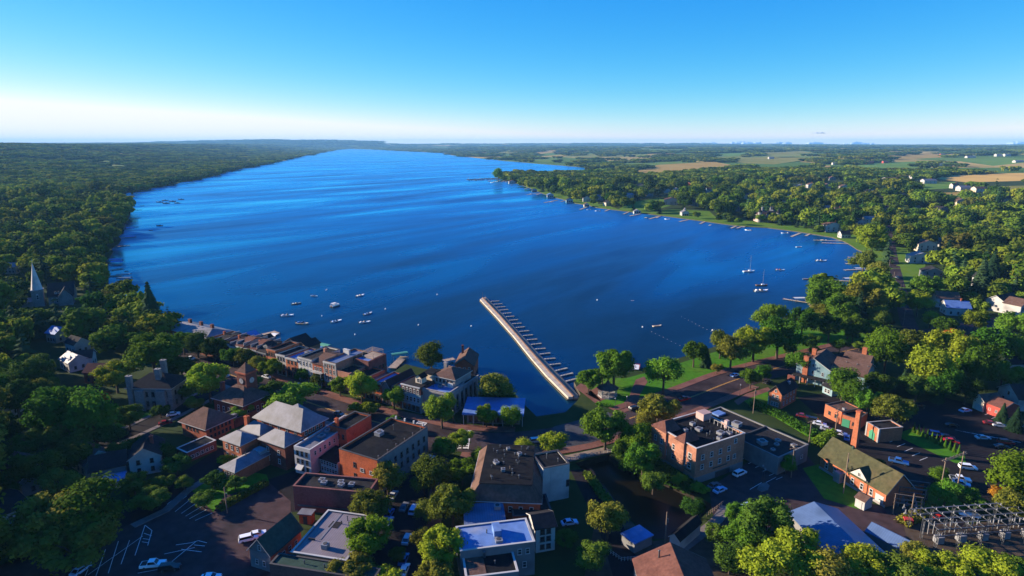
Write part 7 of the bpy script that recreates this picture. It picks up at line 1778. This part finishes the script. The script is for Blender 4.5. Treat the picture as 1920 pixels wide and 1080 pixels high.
# ------------------------------------------------------------------ trees and shrubs in and around the town
TL = [ # px, py, width px, colour, aspect, label
 (92, 985, 118, 'olive', 1.05, 'big round tree at the lower left, left half of the large pair'), (168, 962, 118, 'green', 1.05, 'big round tree at the lower left, right half of the large pair'), (140, 1022, 110, 'olive', .9, 'lower bough-heavy tree below the large pair at lower left'),
 (108, 775, 95, 'green', 1.15, 'tall green tree left of the stone mansion, left of two'), (172, 778, 92, 'green', 1.1, 'tall green tree left of the stone mansion, right of two'), (128, 815, 80, 'olive', .9, 'olive tree in front of the two tall ones left of the stone mansion'),
 (216, 702, 62, 'lime', 1.0, 'light green tree touching the stone mansion roof'), (285, 664, 84, 'green', 1.0, 'broad tree behind the stone mansion'), (340, 690, 46, 'dark', 1.0, 'dark tree right of the stone mansion'),
 (72, 872, 78, 'olive', 1.0, 'sunlit tree above the brown-roofed houses'), (14, 862, 56, 'olive', 1.0, 'tree at the left edge above the long brown roof'), (20, 905, 50, 'dark', 1.0, 'dark tree at the left edge beside the long brown roof'),
 (390, 712, 66, 'lime', 1.2, 'bright lime-green tree left of the clock tower'), (548, 744, 76, 'green', .85, 'broad green tree behind the silver-roofed mansion'), (508, 728, 40, 'dark', .9, 'dark tree beside the clock tower hall'), (475, 712, 30, 'green', 1.0, 'small tree right of the clock tower'),
 (343, 640, 40, 'green', 1.1, 'street tree before the silver-roofed hall, leftmost'), (369, 645, 42, 'dark', 1.1, 'street tree before the silver-roofed hall, second'), (400, 651, 42, 'dark', 1.1, 'street tree before the first brick shops'), (436, 665, 36, 'green', 1.1, 'street tree before the low brown shop'),
 (460, 669, 36, 'olive', 1.1, 'yellowish street tree before the wide brick shop'), (484, 681, 34, 'olive', 1.1, 'street tree between clock tower and dormer shop'), (508, 690, 36, 'lime', 1.15, 'lime street tree before the taller gabled brick shop'),
 (565, 703, 22, 'green', 1.2, 'small street tree before the white arched-window shop'), (596, 712, 25, 'olive', 1.0, 'small olive street tree before the balcony shop'), (637, 722, 32, 'lime', 1.2, 'lime street tree before the striped shop'), (677, 724, 50, 'lime', 1.25, 'large lime street tree before the brick shops'), (738, 742, 40, 'green', 1.2, 'street tree before the flat-roofed shop'),
 (668, 764, 26, 'lime', .8, 'small lime tree behind the brick block, left'), (692, 766, 34, 'lime', .8, 'small lime tree behind the brick block, right'), (738, 790, 24, 'green', 1.1, 'small tree at the corner of the brick block'),
 (828, 766, 54, 'green', 1.25, 'tall green tree before the corner bank'), (808, 668, 50, 'olive', 1.1, 'round autumn-tinted tree on the lakeshore behind the shops'), (930, 724, 66, 'olive', .95, 'bushy yellow-green tree behind the pavilion'), (912, 777, 38, 'lime', 1.15, 'left tree before the pale pavilion roof'), (958, 780, 38, 'lime', 1.1, 'right tree before the pale pavilion roof'),
 (833, 840, 42, 'lime', .9, 'lime street tree at the junction, left'), (866, 822, 40, 'lime', .9, 'lime street tree at the junction, right'), (866, 882, 52, 'lime', 1.0, 'lime tree along the mansard block'), (900, 860, 40, 'lime', .9, 'upper lime tree along the mansard block'),
 (812, 888, 64, 'olive', 1.1, 'grey-green tree in the middle of the side street'), (848, 945, 74, 'olive', 1.15, 'olive tree left of the ribbed metal roof'), (830, 1028, 78, 'lime', 1.15, 'lime tree left of the membrane roof'), (815, 1085, 70, 'olive', 1.0, 'tree cut by the bottom edge in the side street'),
 (980, 840, 40, 'lime', .85, 'lime tree on the bridge road, left'), (1036, 828, 52, 'lime', .9, 'lime tree on the bridge road, right'), (726, 898, 52, 'olive', 1.3, 'tree at the right corner of the bright brick block'), (694, 952, 66, 'olive', 1.0, 'round tree beside the long maroon building'), (692, 1006, 78, 'lime', 1.1, 'large round lime tree beside the grey-mauve roof'), (660, 1070, 74, 'olive', .8, 'tree at the bottom edge below the grey-mauve roof'), (716, 1090, 70, 'lime', .8, 'lime tree at the bottom edge by the side street'),
 (1136, 800, 70, 'green', 1.15, 'round tree at the bridge end'), (1192, 822, 60, 'lime', 1.2, 'lime tree against the brick apartments'), (1206, 860, 58, 'green', 1.2, 'lower tree against the brick apartments'), (1172, 846, 44, 'green', 1.2, 'tree between the bridge and the brick apartments'), (1234, 768, 66, 'olive', 1.0, 'olive tree behind the brick apartments'), (1208, 795, 44, 'olive', 1.0, 'olive tree beside the bridge-end tree'),
 (1272, 898, 24, 'lime', 1.3, 'small lime tree below the brick apartments'), (1312, 916, 30, 'lime', .6, 'spreading lime shrub at the creek bank'), (1140, 968, 64, 'olive', 1.3, 'lone pyramid-shaped tree beside the creek'),
 (1104, 712, 40, 'green', 1.2, 'smaller tree left of the gazebo'), (1152, 686, 66, 'green', 1.15, 'large leaning tree behind the gazebo'), (1130, 700, 40, 'green', 1.0, 'tree between the two gazebo trees'), (1246, 696, 62, 'green', 1.25, 'big dark green tree on the park lawn'), (1302, 660, 42, 'green', 1.2, 'neat oval tree by the park beach'), (1352, 640, 38, 'olive', 1.5, 'tall yellowish park tree, left of two'), (1372, 658, 50, 'olive', 1.2, 'broad olive park tree, right of two'),
 (1442, 592, 58, 'green', 1.0, 'round willow-like tree at the lake edge'), (1415, 640, 62, 'lime', 1.1, 'lime park tree at the shore bend'), (1460, 630, 68, 'green', 1.1, 'large park tree behind the lawn'), (1505, 603, 46, 'green', 1.3, 'tall dark tree beside the willow-like tree'), (1550, 556, 66, 'green', 1.0, 'dark tree on the little point'), (1580, 575, 58, 'green', 1.1, 'bright tree behind the little point'), (1618, 560, 60, 'olive', 1.3, 'tall olive tree behind the little point'), (1556, 612, 40, 'dark', 1.3, 'dark park tree near the path, left'), (1592, 608, 40, 'green', 1.2, 'green park tree near the path, right'), (1540, 583, 40, 'olive', .9, 'small tree at the bay swimming steps'),
 (1408, 708, 32, 'green', 1.2, 'street tree left of the brick cottage'), (1432, 700, 30, 'green', 1.1, 'second street tree left of the brick cottage'), (1498, 678, 44, 'green', 1.2, 'tree left of the blue inn'), (1531, 662, 26, 'green', 1.1, 'small tree behind the blue inn'), (1576, 646, 26, 'green', 1.1, 'small tree behind the rear wing of the blue inn'), (1612, 648, 24, 'green', .7, 'low tree behind the inn lot'),
 (1582, 718, 50, 'green', 1.2, 'dense tree before the blue inn, left'), (1604, 740, 50, 'green', 1.15, 'dense tree before the blue inn, middle'), (1628, 752, 46, 'green', 1.2, 'dense tree before the blue inn, right'), (1675, 768, 60, 'olive', 1.1, 'olive tree beside the mill annex'), (1664, 655, 64, 'lime', 1.3, 'tall lime tree right of the blue inn'), (1712, 640, 46, 'olive', 1.2, 'olive tree behind the tall lime tree'),
 (1745, 690, 66, 'lime', 1.3, 'large lime tree in the right group, left'), (1778, 660, 74, 'lime', 1.25, 'large lime tree in the right group, top'), (1768, 715, 60, 'green', 1.1, 'green tree at the foot of the right group'), (1840, 690, 60, 'green', 1.5, 'tall green tree right of the lime group'), (1860, 645, 64, 'green', 1.2, 'rounded tree near the right road'), (1815, 652, 50, 'dark', 1.2, 'dark tree between the lime group and the tall green tree'), (1812, 730, 50, 'dark', 1.0, 'dark tree beside the cream garage'), (1905, 655, 50, 'green', 1.1, 'tree at the right edge above the white cottage'), (1830, 600, 40, 'lime', 1.1, 'bright tree beside the white houses at right'), (1745, 598, 30, 'lime', 1.0, 'small bright tree by the lake road houses'), (1664, 602, 22, 'rust', 1.0, 'small rust-coloured tree beside the lake road'), (1722, 566, 40, 'lime', 1.2, 'lime tree at the lake road edge'), (1738, 538, 44, 'green', 1.2, 'tree beside the long white house'), (1620, 490, 40, 'olive', 1.2, 'yellow-green tree at the bay wall'), (1648, 505, 34, 'olive', 1.2, 'olive tree at the bay wall'), (1638, 448, 44, 'lime', 1.5, 'tall lime tree at the head of the bay'), (1790, 632, 34, 'orange', 1.0, 'yellow-orange tree near the junction at right'),
 (1895, 890, 80, 'lime', 1.2, 'yellow-green tree at the right edge'), (1908, 945, 60, 'olive', 1.0, 'olive tree at the right edge above the substation'), (1876, 925, 30, 'orange', 1.2, 'orange-tinted small tree at the right edge'), (1775, 920, 52, 'green', 1.0, 'tree beneath the wooden pole frame'), (1822, 935, 46, 'green', .9, 'tree right of the wooden pole frame'), (1475, 868, 34, 'green', 1.1, 'small tree at the wall of the flat black store'),
 (1436, 985, 92, 'dark', 1.1, 'big dark green tree at the lower right'), (1500, 1040, 100, 'lime', 1.0, 'broad lime tree beside the long metal shed'), (1440, 1050, 90, 'lime', 1.0, 'lime tree below the big dark green tree'), (1550, 1075, 90, 'olive', .9, 'olive tree at the bottom edge by the metal sheds'), (1622, 1055, 82, 'lime', 1.0, 'lime tree before the metal sheds'), (1690, 1080, 80, 'dark', .9, 'dark tree at the bottom edge'), (1765, 1068, 80, 'lime', .9, 'lime tree before the substation, left'), (1850, 1072, 90, 'lime', .9, 'lime tree before the substation, right'), (1915, 1075, 70, 'green', .9, 'tree in the lower right corner'), (1395, 1000, 60, 'green', 1.2, 'tree left of the big dark green tree'), (1380, 965, 40, 'green', 1.1, 'small tree at the lot edge'),
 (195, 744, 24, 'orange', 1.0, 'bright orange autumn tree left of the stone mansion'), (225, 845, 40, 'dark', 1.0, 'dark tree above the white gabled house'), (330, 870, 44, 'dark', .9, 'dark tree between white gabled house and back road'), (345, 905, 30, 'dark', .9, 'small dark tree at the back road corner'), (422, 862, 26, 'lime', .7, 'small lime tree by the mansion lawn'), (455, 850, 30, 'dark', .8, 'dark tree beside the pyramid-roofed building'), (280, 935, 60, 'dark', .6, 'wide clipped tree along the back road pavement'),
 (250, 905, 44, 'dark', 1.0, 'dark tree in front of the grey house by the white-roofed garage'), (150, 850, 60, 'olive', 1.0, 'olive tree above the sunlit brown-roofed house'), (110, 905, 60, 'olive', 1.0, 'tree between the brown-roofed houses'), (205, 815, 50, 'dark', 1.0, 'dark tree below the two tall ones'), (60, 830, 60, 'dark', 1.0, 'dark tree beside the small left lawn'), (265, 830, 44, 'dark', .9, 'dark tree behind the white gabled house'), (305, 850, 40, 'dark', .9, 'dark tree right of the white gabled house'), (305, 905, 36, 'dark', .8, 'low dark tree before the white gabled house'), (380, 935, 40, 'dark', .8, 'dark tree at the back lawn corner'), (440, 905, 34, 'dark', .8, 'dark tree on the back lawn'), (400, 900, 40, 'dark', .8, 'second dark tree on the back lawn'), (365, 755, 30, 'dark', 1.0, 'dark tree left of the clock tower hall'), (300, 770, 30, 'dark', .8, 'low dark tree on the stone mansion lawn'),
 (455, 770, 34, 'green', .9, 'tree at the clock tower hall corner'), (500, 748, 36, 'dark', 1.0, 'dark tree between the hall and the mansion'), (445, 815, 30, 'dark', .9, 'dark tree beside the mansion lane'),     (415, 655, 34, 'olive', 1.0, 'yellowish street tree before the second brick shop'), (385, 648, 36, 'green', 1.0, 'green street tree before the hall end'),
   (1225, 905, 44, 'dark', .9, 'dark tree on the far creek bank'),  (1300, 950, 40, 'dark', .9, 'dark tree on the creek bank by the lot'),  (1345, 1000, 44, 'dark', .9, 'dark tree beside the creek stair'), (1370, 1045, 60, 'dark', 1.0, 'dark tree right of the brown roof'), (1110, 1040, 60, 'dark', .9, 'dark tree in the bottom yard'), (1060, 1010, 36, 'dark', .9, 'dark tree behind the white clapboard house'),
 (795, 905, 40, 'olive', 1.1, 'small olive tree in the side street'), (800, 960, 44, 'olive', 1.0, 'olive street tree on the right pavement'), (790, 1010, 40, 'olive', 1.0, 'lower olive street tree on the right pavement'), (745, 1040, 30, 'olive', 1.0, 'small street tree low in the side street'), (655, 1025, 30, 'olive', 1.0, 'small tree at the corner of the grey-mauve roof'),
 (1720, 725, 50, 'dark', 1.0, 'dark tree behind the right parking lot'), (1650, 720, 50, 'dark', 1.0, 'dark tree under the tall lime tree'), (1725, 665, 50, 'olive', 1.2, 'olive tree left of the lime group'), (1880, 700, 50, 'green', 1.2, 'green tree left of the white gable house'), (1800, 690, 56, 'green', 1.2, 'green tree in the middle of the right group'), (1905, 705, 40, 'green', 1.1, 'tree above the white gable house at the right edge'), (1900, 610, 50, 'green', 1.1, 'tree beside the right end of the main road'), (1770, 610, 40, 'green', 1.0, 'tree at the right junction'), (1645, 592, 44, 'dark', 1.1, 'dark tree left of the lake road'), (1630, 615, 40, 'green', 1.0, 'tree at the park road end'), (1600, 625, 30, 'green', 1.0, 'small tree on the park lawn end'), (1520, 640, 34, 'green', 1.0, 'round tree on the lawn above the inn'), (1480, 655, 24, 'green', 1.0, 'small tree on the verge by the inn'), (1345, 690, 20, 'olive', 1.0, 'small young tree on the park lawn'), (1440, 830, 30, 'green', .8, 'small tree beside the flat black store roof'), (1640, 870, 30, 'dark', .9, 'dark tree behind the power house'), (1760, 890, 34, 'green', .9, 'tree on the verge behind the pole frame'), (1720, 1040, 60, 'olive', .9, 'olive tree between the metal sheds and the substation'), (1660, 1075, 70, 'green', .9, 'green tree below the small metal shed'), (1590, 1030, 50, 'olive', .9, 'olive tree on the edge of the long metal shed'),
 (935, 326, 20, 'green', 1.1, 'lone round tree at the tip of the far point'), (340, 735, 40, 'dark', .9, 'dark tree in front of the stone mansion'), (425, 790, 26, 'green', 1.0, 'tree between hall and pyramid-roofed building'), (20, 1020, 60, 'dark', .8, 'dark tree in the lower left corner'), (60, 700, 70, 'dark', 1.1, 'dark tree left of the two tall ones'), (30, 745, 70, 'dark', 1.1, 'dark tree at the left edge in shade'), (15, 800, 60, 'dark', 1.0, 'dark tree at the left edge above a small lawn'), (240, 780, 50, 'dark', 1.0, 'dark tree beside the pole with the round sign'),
]
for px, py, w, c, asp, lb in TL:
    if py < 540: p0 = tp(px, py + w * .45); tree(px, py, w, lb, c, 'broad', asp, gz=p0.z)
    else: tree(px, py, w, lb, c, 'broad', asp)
for px, py, w, asp, lb in ((283, 584, 46, 1.8, 'tall dark spruce at the lake edge beside the silver-roofed hall'), (1325, 674, 22, 1.5, 'small olive conifer on the park lawn'), (1694, 720, 24, 2.0, 'conifer beside the tall lime tree right of the inn'), (1757, 732, 26, 1.9, 'pale conifer at the foot of the lime group'), (1610, 590, 40, 1.6, 'brownish conifer behind the little point'), (1880, 778, 22, 1.6, 'dark conifer in front of the red barn'), (1905, 790, 26, 1.6, 'conifer at the right edge of the parking lot'), (1840, 528, 40, 1.8, 'tall dark conifer in the right woods'), (1860, 510, 36, 1.8, 'second tall dark conifer in the right woods')):
    tree(px, py, w, lb, 'conifer', 'conifer', asp, drop=.45)
for k in range(11): tree(1714 + k * 8.4, 803 + k * 4.1, 7.5, 'small clipped conifer, %s in the row beside the parking lot' % ORDN[k], 'green', 'slim', 2.4, 'row of small conifers', name='clipped_conifer', drop=.45)
# hedges and shrubs
def hedge(label, pix, w, h, col='leaf_green', name='hedge'):
    P = [gp(x, y) for x, y in pix]; root = empty(name, P[0], label, 'hedge'); mb = MB(); R = random.Random(len(label))
    for a, c in zip(P, P[1:]):
        L_ = (c - a).length; d = (c - a).normalized(); n_ = Vector((-d.y, d.x, 0)); k = int(L_ * w * 16)
        for _ in range(k):
            t = R.random(); s = R.uniform(-.5, .5); z = h * (R.random() ** .5) * (1 - .5 * abs(s)); p = a.lerp(c, t) + n_ * s * w - P[0]; p.z = z
            nn = Vector((R.gauss(0, .5), R.gauss(0, .5), .6)).normalized(); tt = nn.orthogonal().normalized(); b_ = nn.cross(tt); q = R.uniform(.2, .45)
            mb.add([p + tt * q, p + b_ * q, p - tt * q, p - b_ * q], [(0, 1, 2, 3)])
        a0, c0 = a - P[0], c - P[0]
        mb.add([(a0 + n_ * w * .36), (c0 + n_ * w * .36), (c0 - n_ * w * .36), (a0 - n_ * w * .36), (a0 + n_ * w * .2) + Vector((0, 0, h * .7)), (c0 + n_ * w * .2) + Vector((0, 0, h * .7)), (c0 - n_ * w * .2) + Vector((0, 0, h * .7)), (a0 - n_ * w * .2) + Vector((0, 0, h * .7))], [(0, 1, 5, 4), (2, 3, 7, 6), (4, 5, 6, 7)])
    mb.build('foliage', col, root)
hedge('long green hedge along the wall of the flat black store', [(1410, 760), (1462, 782), (1530, 822)], 5, 2.4)
hedge('leafy hedge left of the long metal shed fence', [(1530, 838), (1560, 818)], 4, 3.0, 'leaf_lime')
hedge('curved hedge along the back road pavement', [(240, 930), (268, 918), (290, 912)], 4, 2.6, 'leaf_dark')
hedge('rough hedge bordering the sunlit lot', [(410, 958), (450, 935), (500, 908)], 3, 1.8, 'leaf_olive')
hedge('bushes on the creek bank below the bridge', [(1165, 872), (1232, 892), (1300, 922)], 6, 2.2, 'leaf_dark')
hedge('low bushes along the near creek bank', [(1100, 890), (1125, 925), (1165, 975)], 3, 1.6, 'leaf_dark')
hedge('shrubs along the brick apartments side', [(1225, 870), (1262, 890), (1300, 912)], 4, 2.0, 'leaf_dark')
hedge('undergrowth beside the small switchyard', [(1690, 985), (1730, 962), (1745, 948)], 4, 1.4, 'leaf_olive')
hedge('bushes behind the lake pavilion', [(900, 748), (930, 745), (965, 750)], 4, 3, 'leaf_dark')
hedge('low shrubs beside the gazebo path', [(1118, 758), (1150, 764)], 2, 1.0, 'leaf_green')

clear_px([(40, 546), (172, 534), (168, 612), (45, 612)])
for k, (x, y) in enumerate(((-40, 905), (-60, 960), (-75, 1010), (-95, 1060), (-120, 1120), (-20, 860), (-140, 990), (-30, 1105), (-50, 1035), (-110, 960), (-70, 1150), (-30, 935))):
    g = gp(x, y); tree_at(g, 18, 27, 'broad', 'olive', 'tall tree just beyond the left edge shading the lower-left lot', 'trees shading the lower-left lot')
# clouds low over the far horizon
def cloud(px, py, w, h, label, seed):
    R = random.Random(seed); d = ray(px, py); t = 36000 / d.y; c = Vector((d.x * t, d.y * t, CAM_Z + d.z * t)); k = 36000 / F_PX
    bm = bmesh.new()
    for i in range(16):
        u = R.uniform(-.5, .5); r = h * k * R.uniform(.22, .5) * (1 - .8 * abs(u))
        m = Matrix.Translation((u * w * k, R.uniform(-.3, .3) * w * k, r * .4)) @ Matrix.Diagonal((2.4, 1.4, .8, 1))
        bmesh.ops.create_icosphere(bm, subdivisions=3, radius=r, matrix=m)
    for v in bm.verts:
        n = noise.noise(v.co * (0.9 / (h * k * .3))); v.co += v.normal * n * h * k * .22
        if v.co.z < 0: v.co.z *= .2
    me = bpy.data.meshes.new('cloud'); bm.to_mesh(me); bm.free(); me.materials.append(MATS['cloud'])
    for p_ in me.polygons: p_.use_smooth = True
    root = link('cloud', me, None, label, 'cloud'); root.location = c
mat('cloud', (0.5, 0.55, 0.62), 1.0, 0.02, 0.0005, 0.0, stain=(0.47, 0.52, 0.6), scale2=0.0003)
for px, py, w, h, lb, sd in ((1330, 271, 30, 8, 'small white cloud low on the horizon, leftmost of the right-hand bank', 1), (1395, 271, 44, 11, 'white puffy cloud low on the horizon beside the leftmost one', 2), (1468, 271, 30, 9, 'white cloud low on the horizon above the farmland', 3), (1525, 271, 30, 10, 'white cloud low on the horizon under the grey wisp', 4), (1536, 250, 18, 3, 'small grey wisp of cloud above the horizon', 5), (1912, 271, 30, 12, 'white cloud on the horizon at the right edge', 7), (1610, 271, 44, 9, 'thin cloud line on the horizon over the farms', 8)): cloud(px, py, w, h, lb, sd)
# ------------------------------------------------------------------ woods: nearest trees one by one, the rest as one mass
TOWN = [(gp(x, y).x, gp(x, y).y) for x, y in [(-150, 1300), (-150, 835), (60, 812), (170, 700), (235, 665), (330, 640), (330, 598), (1500, 560), (1560, 630), (1700, 612), (1830, 600), (2080, 575), (2200, 1300)]]
# left village woods run in behind the church; those trees are part of the scatter
def dens(x, y, r, left):
    n = noise.noise((x * 0.0021 + 3, y * 0.0021, 1.7)) + 0.6 * noise.noise((x * 0.0055, y * 0.0055, 4.4))
    if left: return 1.0 if r < 1100 else (0.97 if n > (-0.5 if r < 2500 else -0.3) else 0.08)
    if r < 1350: return 0.42 if shore_dist(x, y) < 42 and r > 470 else 0.9
    if r < 2200: return 0.9 if n > -0.30 else 0.10
    return 0.92 if n > (0.2 if r < 5000 else 0.12) else 0.03
def scatter():
    near, far = [], []
    r = 210.0
    while r < 21000:
        s = max(9.2, r * 0.0105)
        a0 = 47 if r > 600 else 52
        na = int(math.radians(2 * a0) * r / s)
        for k in range(na):
            a = math.radians(-a0) + math.radians(2 * a0) * (k + rnd()) / na
            q = r + ru(-.5, .5) * s
            x, y = q * math.sin(a), q * math.cos(a)
            if y < 120 or pip(x, y, TOWN) or pip(x, y, LAKE): continue
            lf = left_side(x, y)
            if rnd() > dens(x, y, q, lf): continue
            if in_clear(x, y): continue
            if shore_dist(x, y) < max(3.5, s * .32): continue
            (near if q < 560 else far).append((q, x, y, lf, s))
        r += s
    near.sort()
    return near, far
for t in TREE_XY: clear_disc(t, t[2] * .5 + 2)
near, far = scatter()
N_IND = max(0, 292 - sum(1 for o in S.objects if o.name.startswith('broadleaf_tree')))
LBL = {('L', 0): ('green broadleaf tree in the village woods between the church and the lakeside shops', 'trees in the left village woods'),
       ('R', 0): ('green broadleaf tree among the houses east of the lakeside road', 'trees among the houses right of the bay')}
indiv = [t for t in near if t[0] < 470][:N_IND]
for q, x, y, lf, s in indiv:
    w = random.choice((ru(7, 10), ru(9, 13), ru(11, 15)))
    lb, gr = LBL[('L' if lf else 'R', 0)]
    tree_at((x, y, hgt(x, y)), w, w * ru(1.05, 1.35), 'broad', random.choice(('green', 'green', 'olive', 'lime', 'dark') if not lf else ('olive', 'lime', 'dark', 'green', 'olive')), lb, gr)
print('individual', len(indiv), 'near', len(near), 'far', len(far))
rest = [t for t in near if t not in set(indiv)] + far
def forest(name, label, cat, pts, sources):
    me = bpy.data.meshes.new(name)
    me.from_pydata([(p[0], p[1], p[2]) for p in pts], [], [])
    a = me.attributes.new('size', 'FLOAT_VECTOR', 'POINT'); a.data.foreach_set('vector', [c for p in pts for c in p[3]])
    a = me.attributes.new('turn', 'FLOAT', 'POINT'); a.data.foreach_set('value', [p[4] for p in pts])
    a = me.attributes.new('sort', 'INT', 'POINT'); a.data.foreach_set('value', [p[5] for p in pts])
    o = link(name, me, None, label, cat, kind='stuff')
    ng = bpy.data.node_groups.new(name, 'GeometryNodeTree')
    ng.interface.new_socket('Geometry', in_out='INPUT', socket_type='NodeSocketGeometry')
    ng.interface.new_socket('Geometry', in_out='OUTPUT', socket_type='NodeSocketGeometry')
    N, L = ng.nodes, ng.links
    gi, go = N.new('NodeGroupInput'), N.new('NodeGroupOutput')
    iop = N.new('GeometryNodeInstanceOnPoints'); iop.inputs['Pick Instance'].default_value = True
    jn = N.new('GeometryNodeJoinGeometry')
    for m in sources:
        ob = bpy.data.objects.new('wood_source', m)
        oi = N.new('GeometryNodeObjectInfo'); oi.inputs['Object'].default_value = ob; oi.inputs['As Instance'].default_value = False
        g2 = N.new('GeometryNodeGeometryToInstance'); L.new(oi.outputs['Geometry'], g2.inputs[0]); L.new(g2.outputs[0], jn.inputs[0])
    def attr(nm, t):
        n = N.new('GeometryNodeInputNamedAttribute'); n.data_type = t; n.inputs['Name'].default_value = nm
        return [s for s in n.outputs if s.enabled and s.name == 'Attribute'][0]
    cx = N.new('ShaderNodeCombineXYZ'); L.new(attr('turn', 'FLOAT'), cx.inputs['Z'])
    L.new(gi.outputs[0], iop.inputs['Points']); L.new(jn.outputs[0], iop.inputs['Instance'])
    L.new(attr('sort', 'INT'), iop.inputs['Instance Index']); L.new(cx.outputs[0], iop.inputs['Rotation']); L.new(attr('size', 'FLOAT_VECTOR'), iop.inputs['Scale'])
    L.new(iop.outputs[0], go.inputs[0])
    md = o.modifiers.new('woods', 'NODES'); md.node_group = ng
    return o
P1, P2 = [], []
for q, x, y, lf, s in rest:
    z = hgt(x, y)
    if q < 1500:
        w = random.choice((ru(8, 12), ru(11, 17), ru(14, 24))) * (1 if q < 900 else 1.25); k = random.choice((0, 1, 2, 3, 0, 1, 2, 3, 0, 1, 2, 3, 4)) if not lf else random.choice((0, 1, 2, 3) * 4 + (4,))
        h = w * ru(.85, 1.15) if k < 4 else ru(14, 22)
        if k == 4: w *= .75
        P1.append((x, y, z - .3, (w, w, h), ru(0, 6.28), k))
    else:
        w = s * ru(1.6, 3.2)
        P2.append((x, y, z - 1, (w, w, ru(12, 19)), ru(0, 6.28), random.randrange(4)))
forest('shore_woods', 'green woods running back from both lake shores behind the village', 'woods', P1, FAR_CROWNS)
forest('far_woods', 'distant hazy woods covering the hills beside the lake', 'woods', P2, CLUMPS)

# ------------------------------------------------------------------ air
_m = bpy.data.materials.new('haze'); _m.use_nodes = True; _nt = _m.node_tree; _nt.nodes.clear()
_o = _nt.nodes.new('ShaderNodeOutputMaterial'); _p = _nt.nodes.new('ShaderNodeVolumePrincipled')
_p.inputs['Color'].default_value = (0.24, 0.58, 1.0, 1); _p.inputs['Density'].default_value = HAZE
_p.inputs['Anisotropy'].default_value = 0.0
_nt.links.new(_p.outputs[0], _o.inputs['Volume'])
MATS['haze'] = _m
if HAZE > 0:
    mb = MB(); mb.box(-25000, 25000, -2500, 26500, -8, 275)
    mb.build('haze', 'haze', None, label='thin blue air over the lake and the distant hills', cat='haze', kind='stuff')
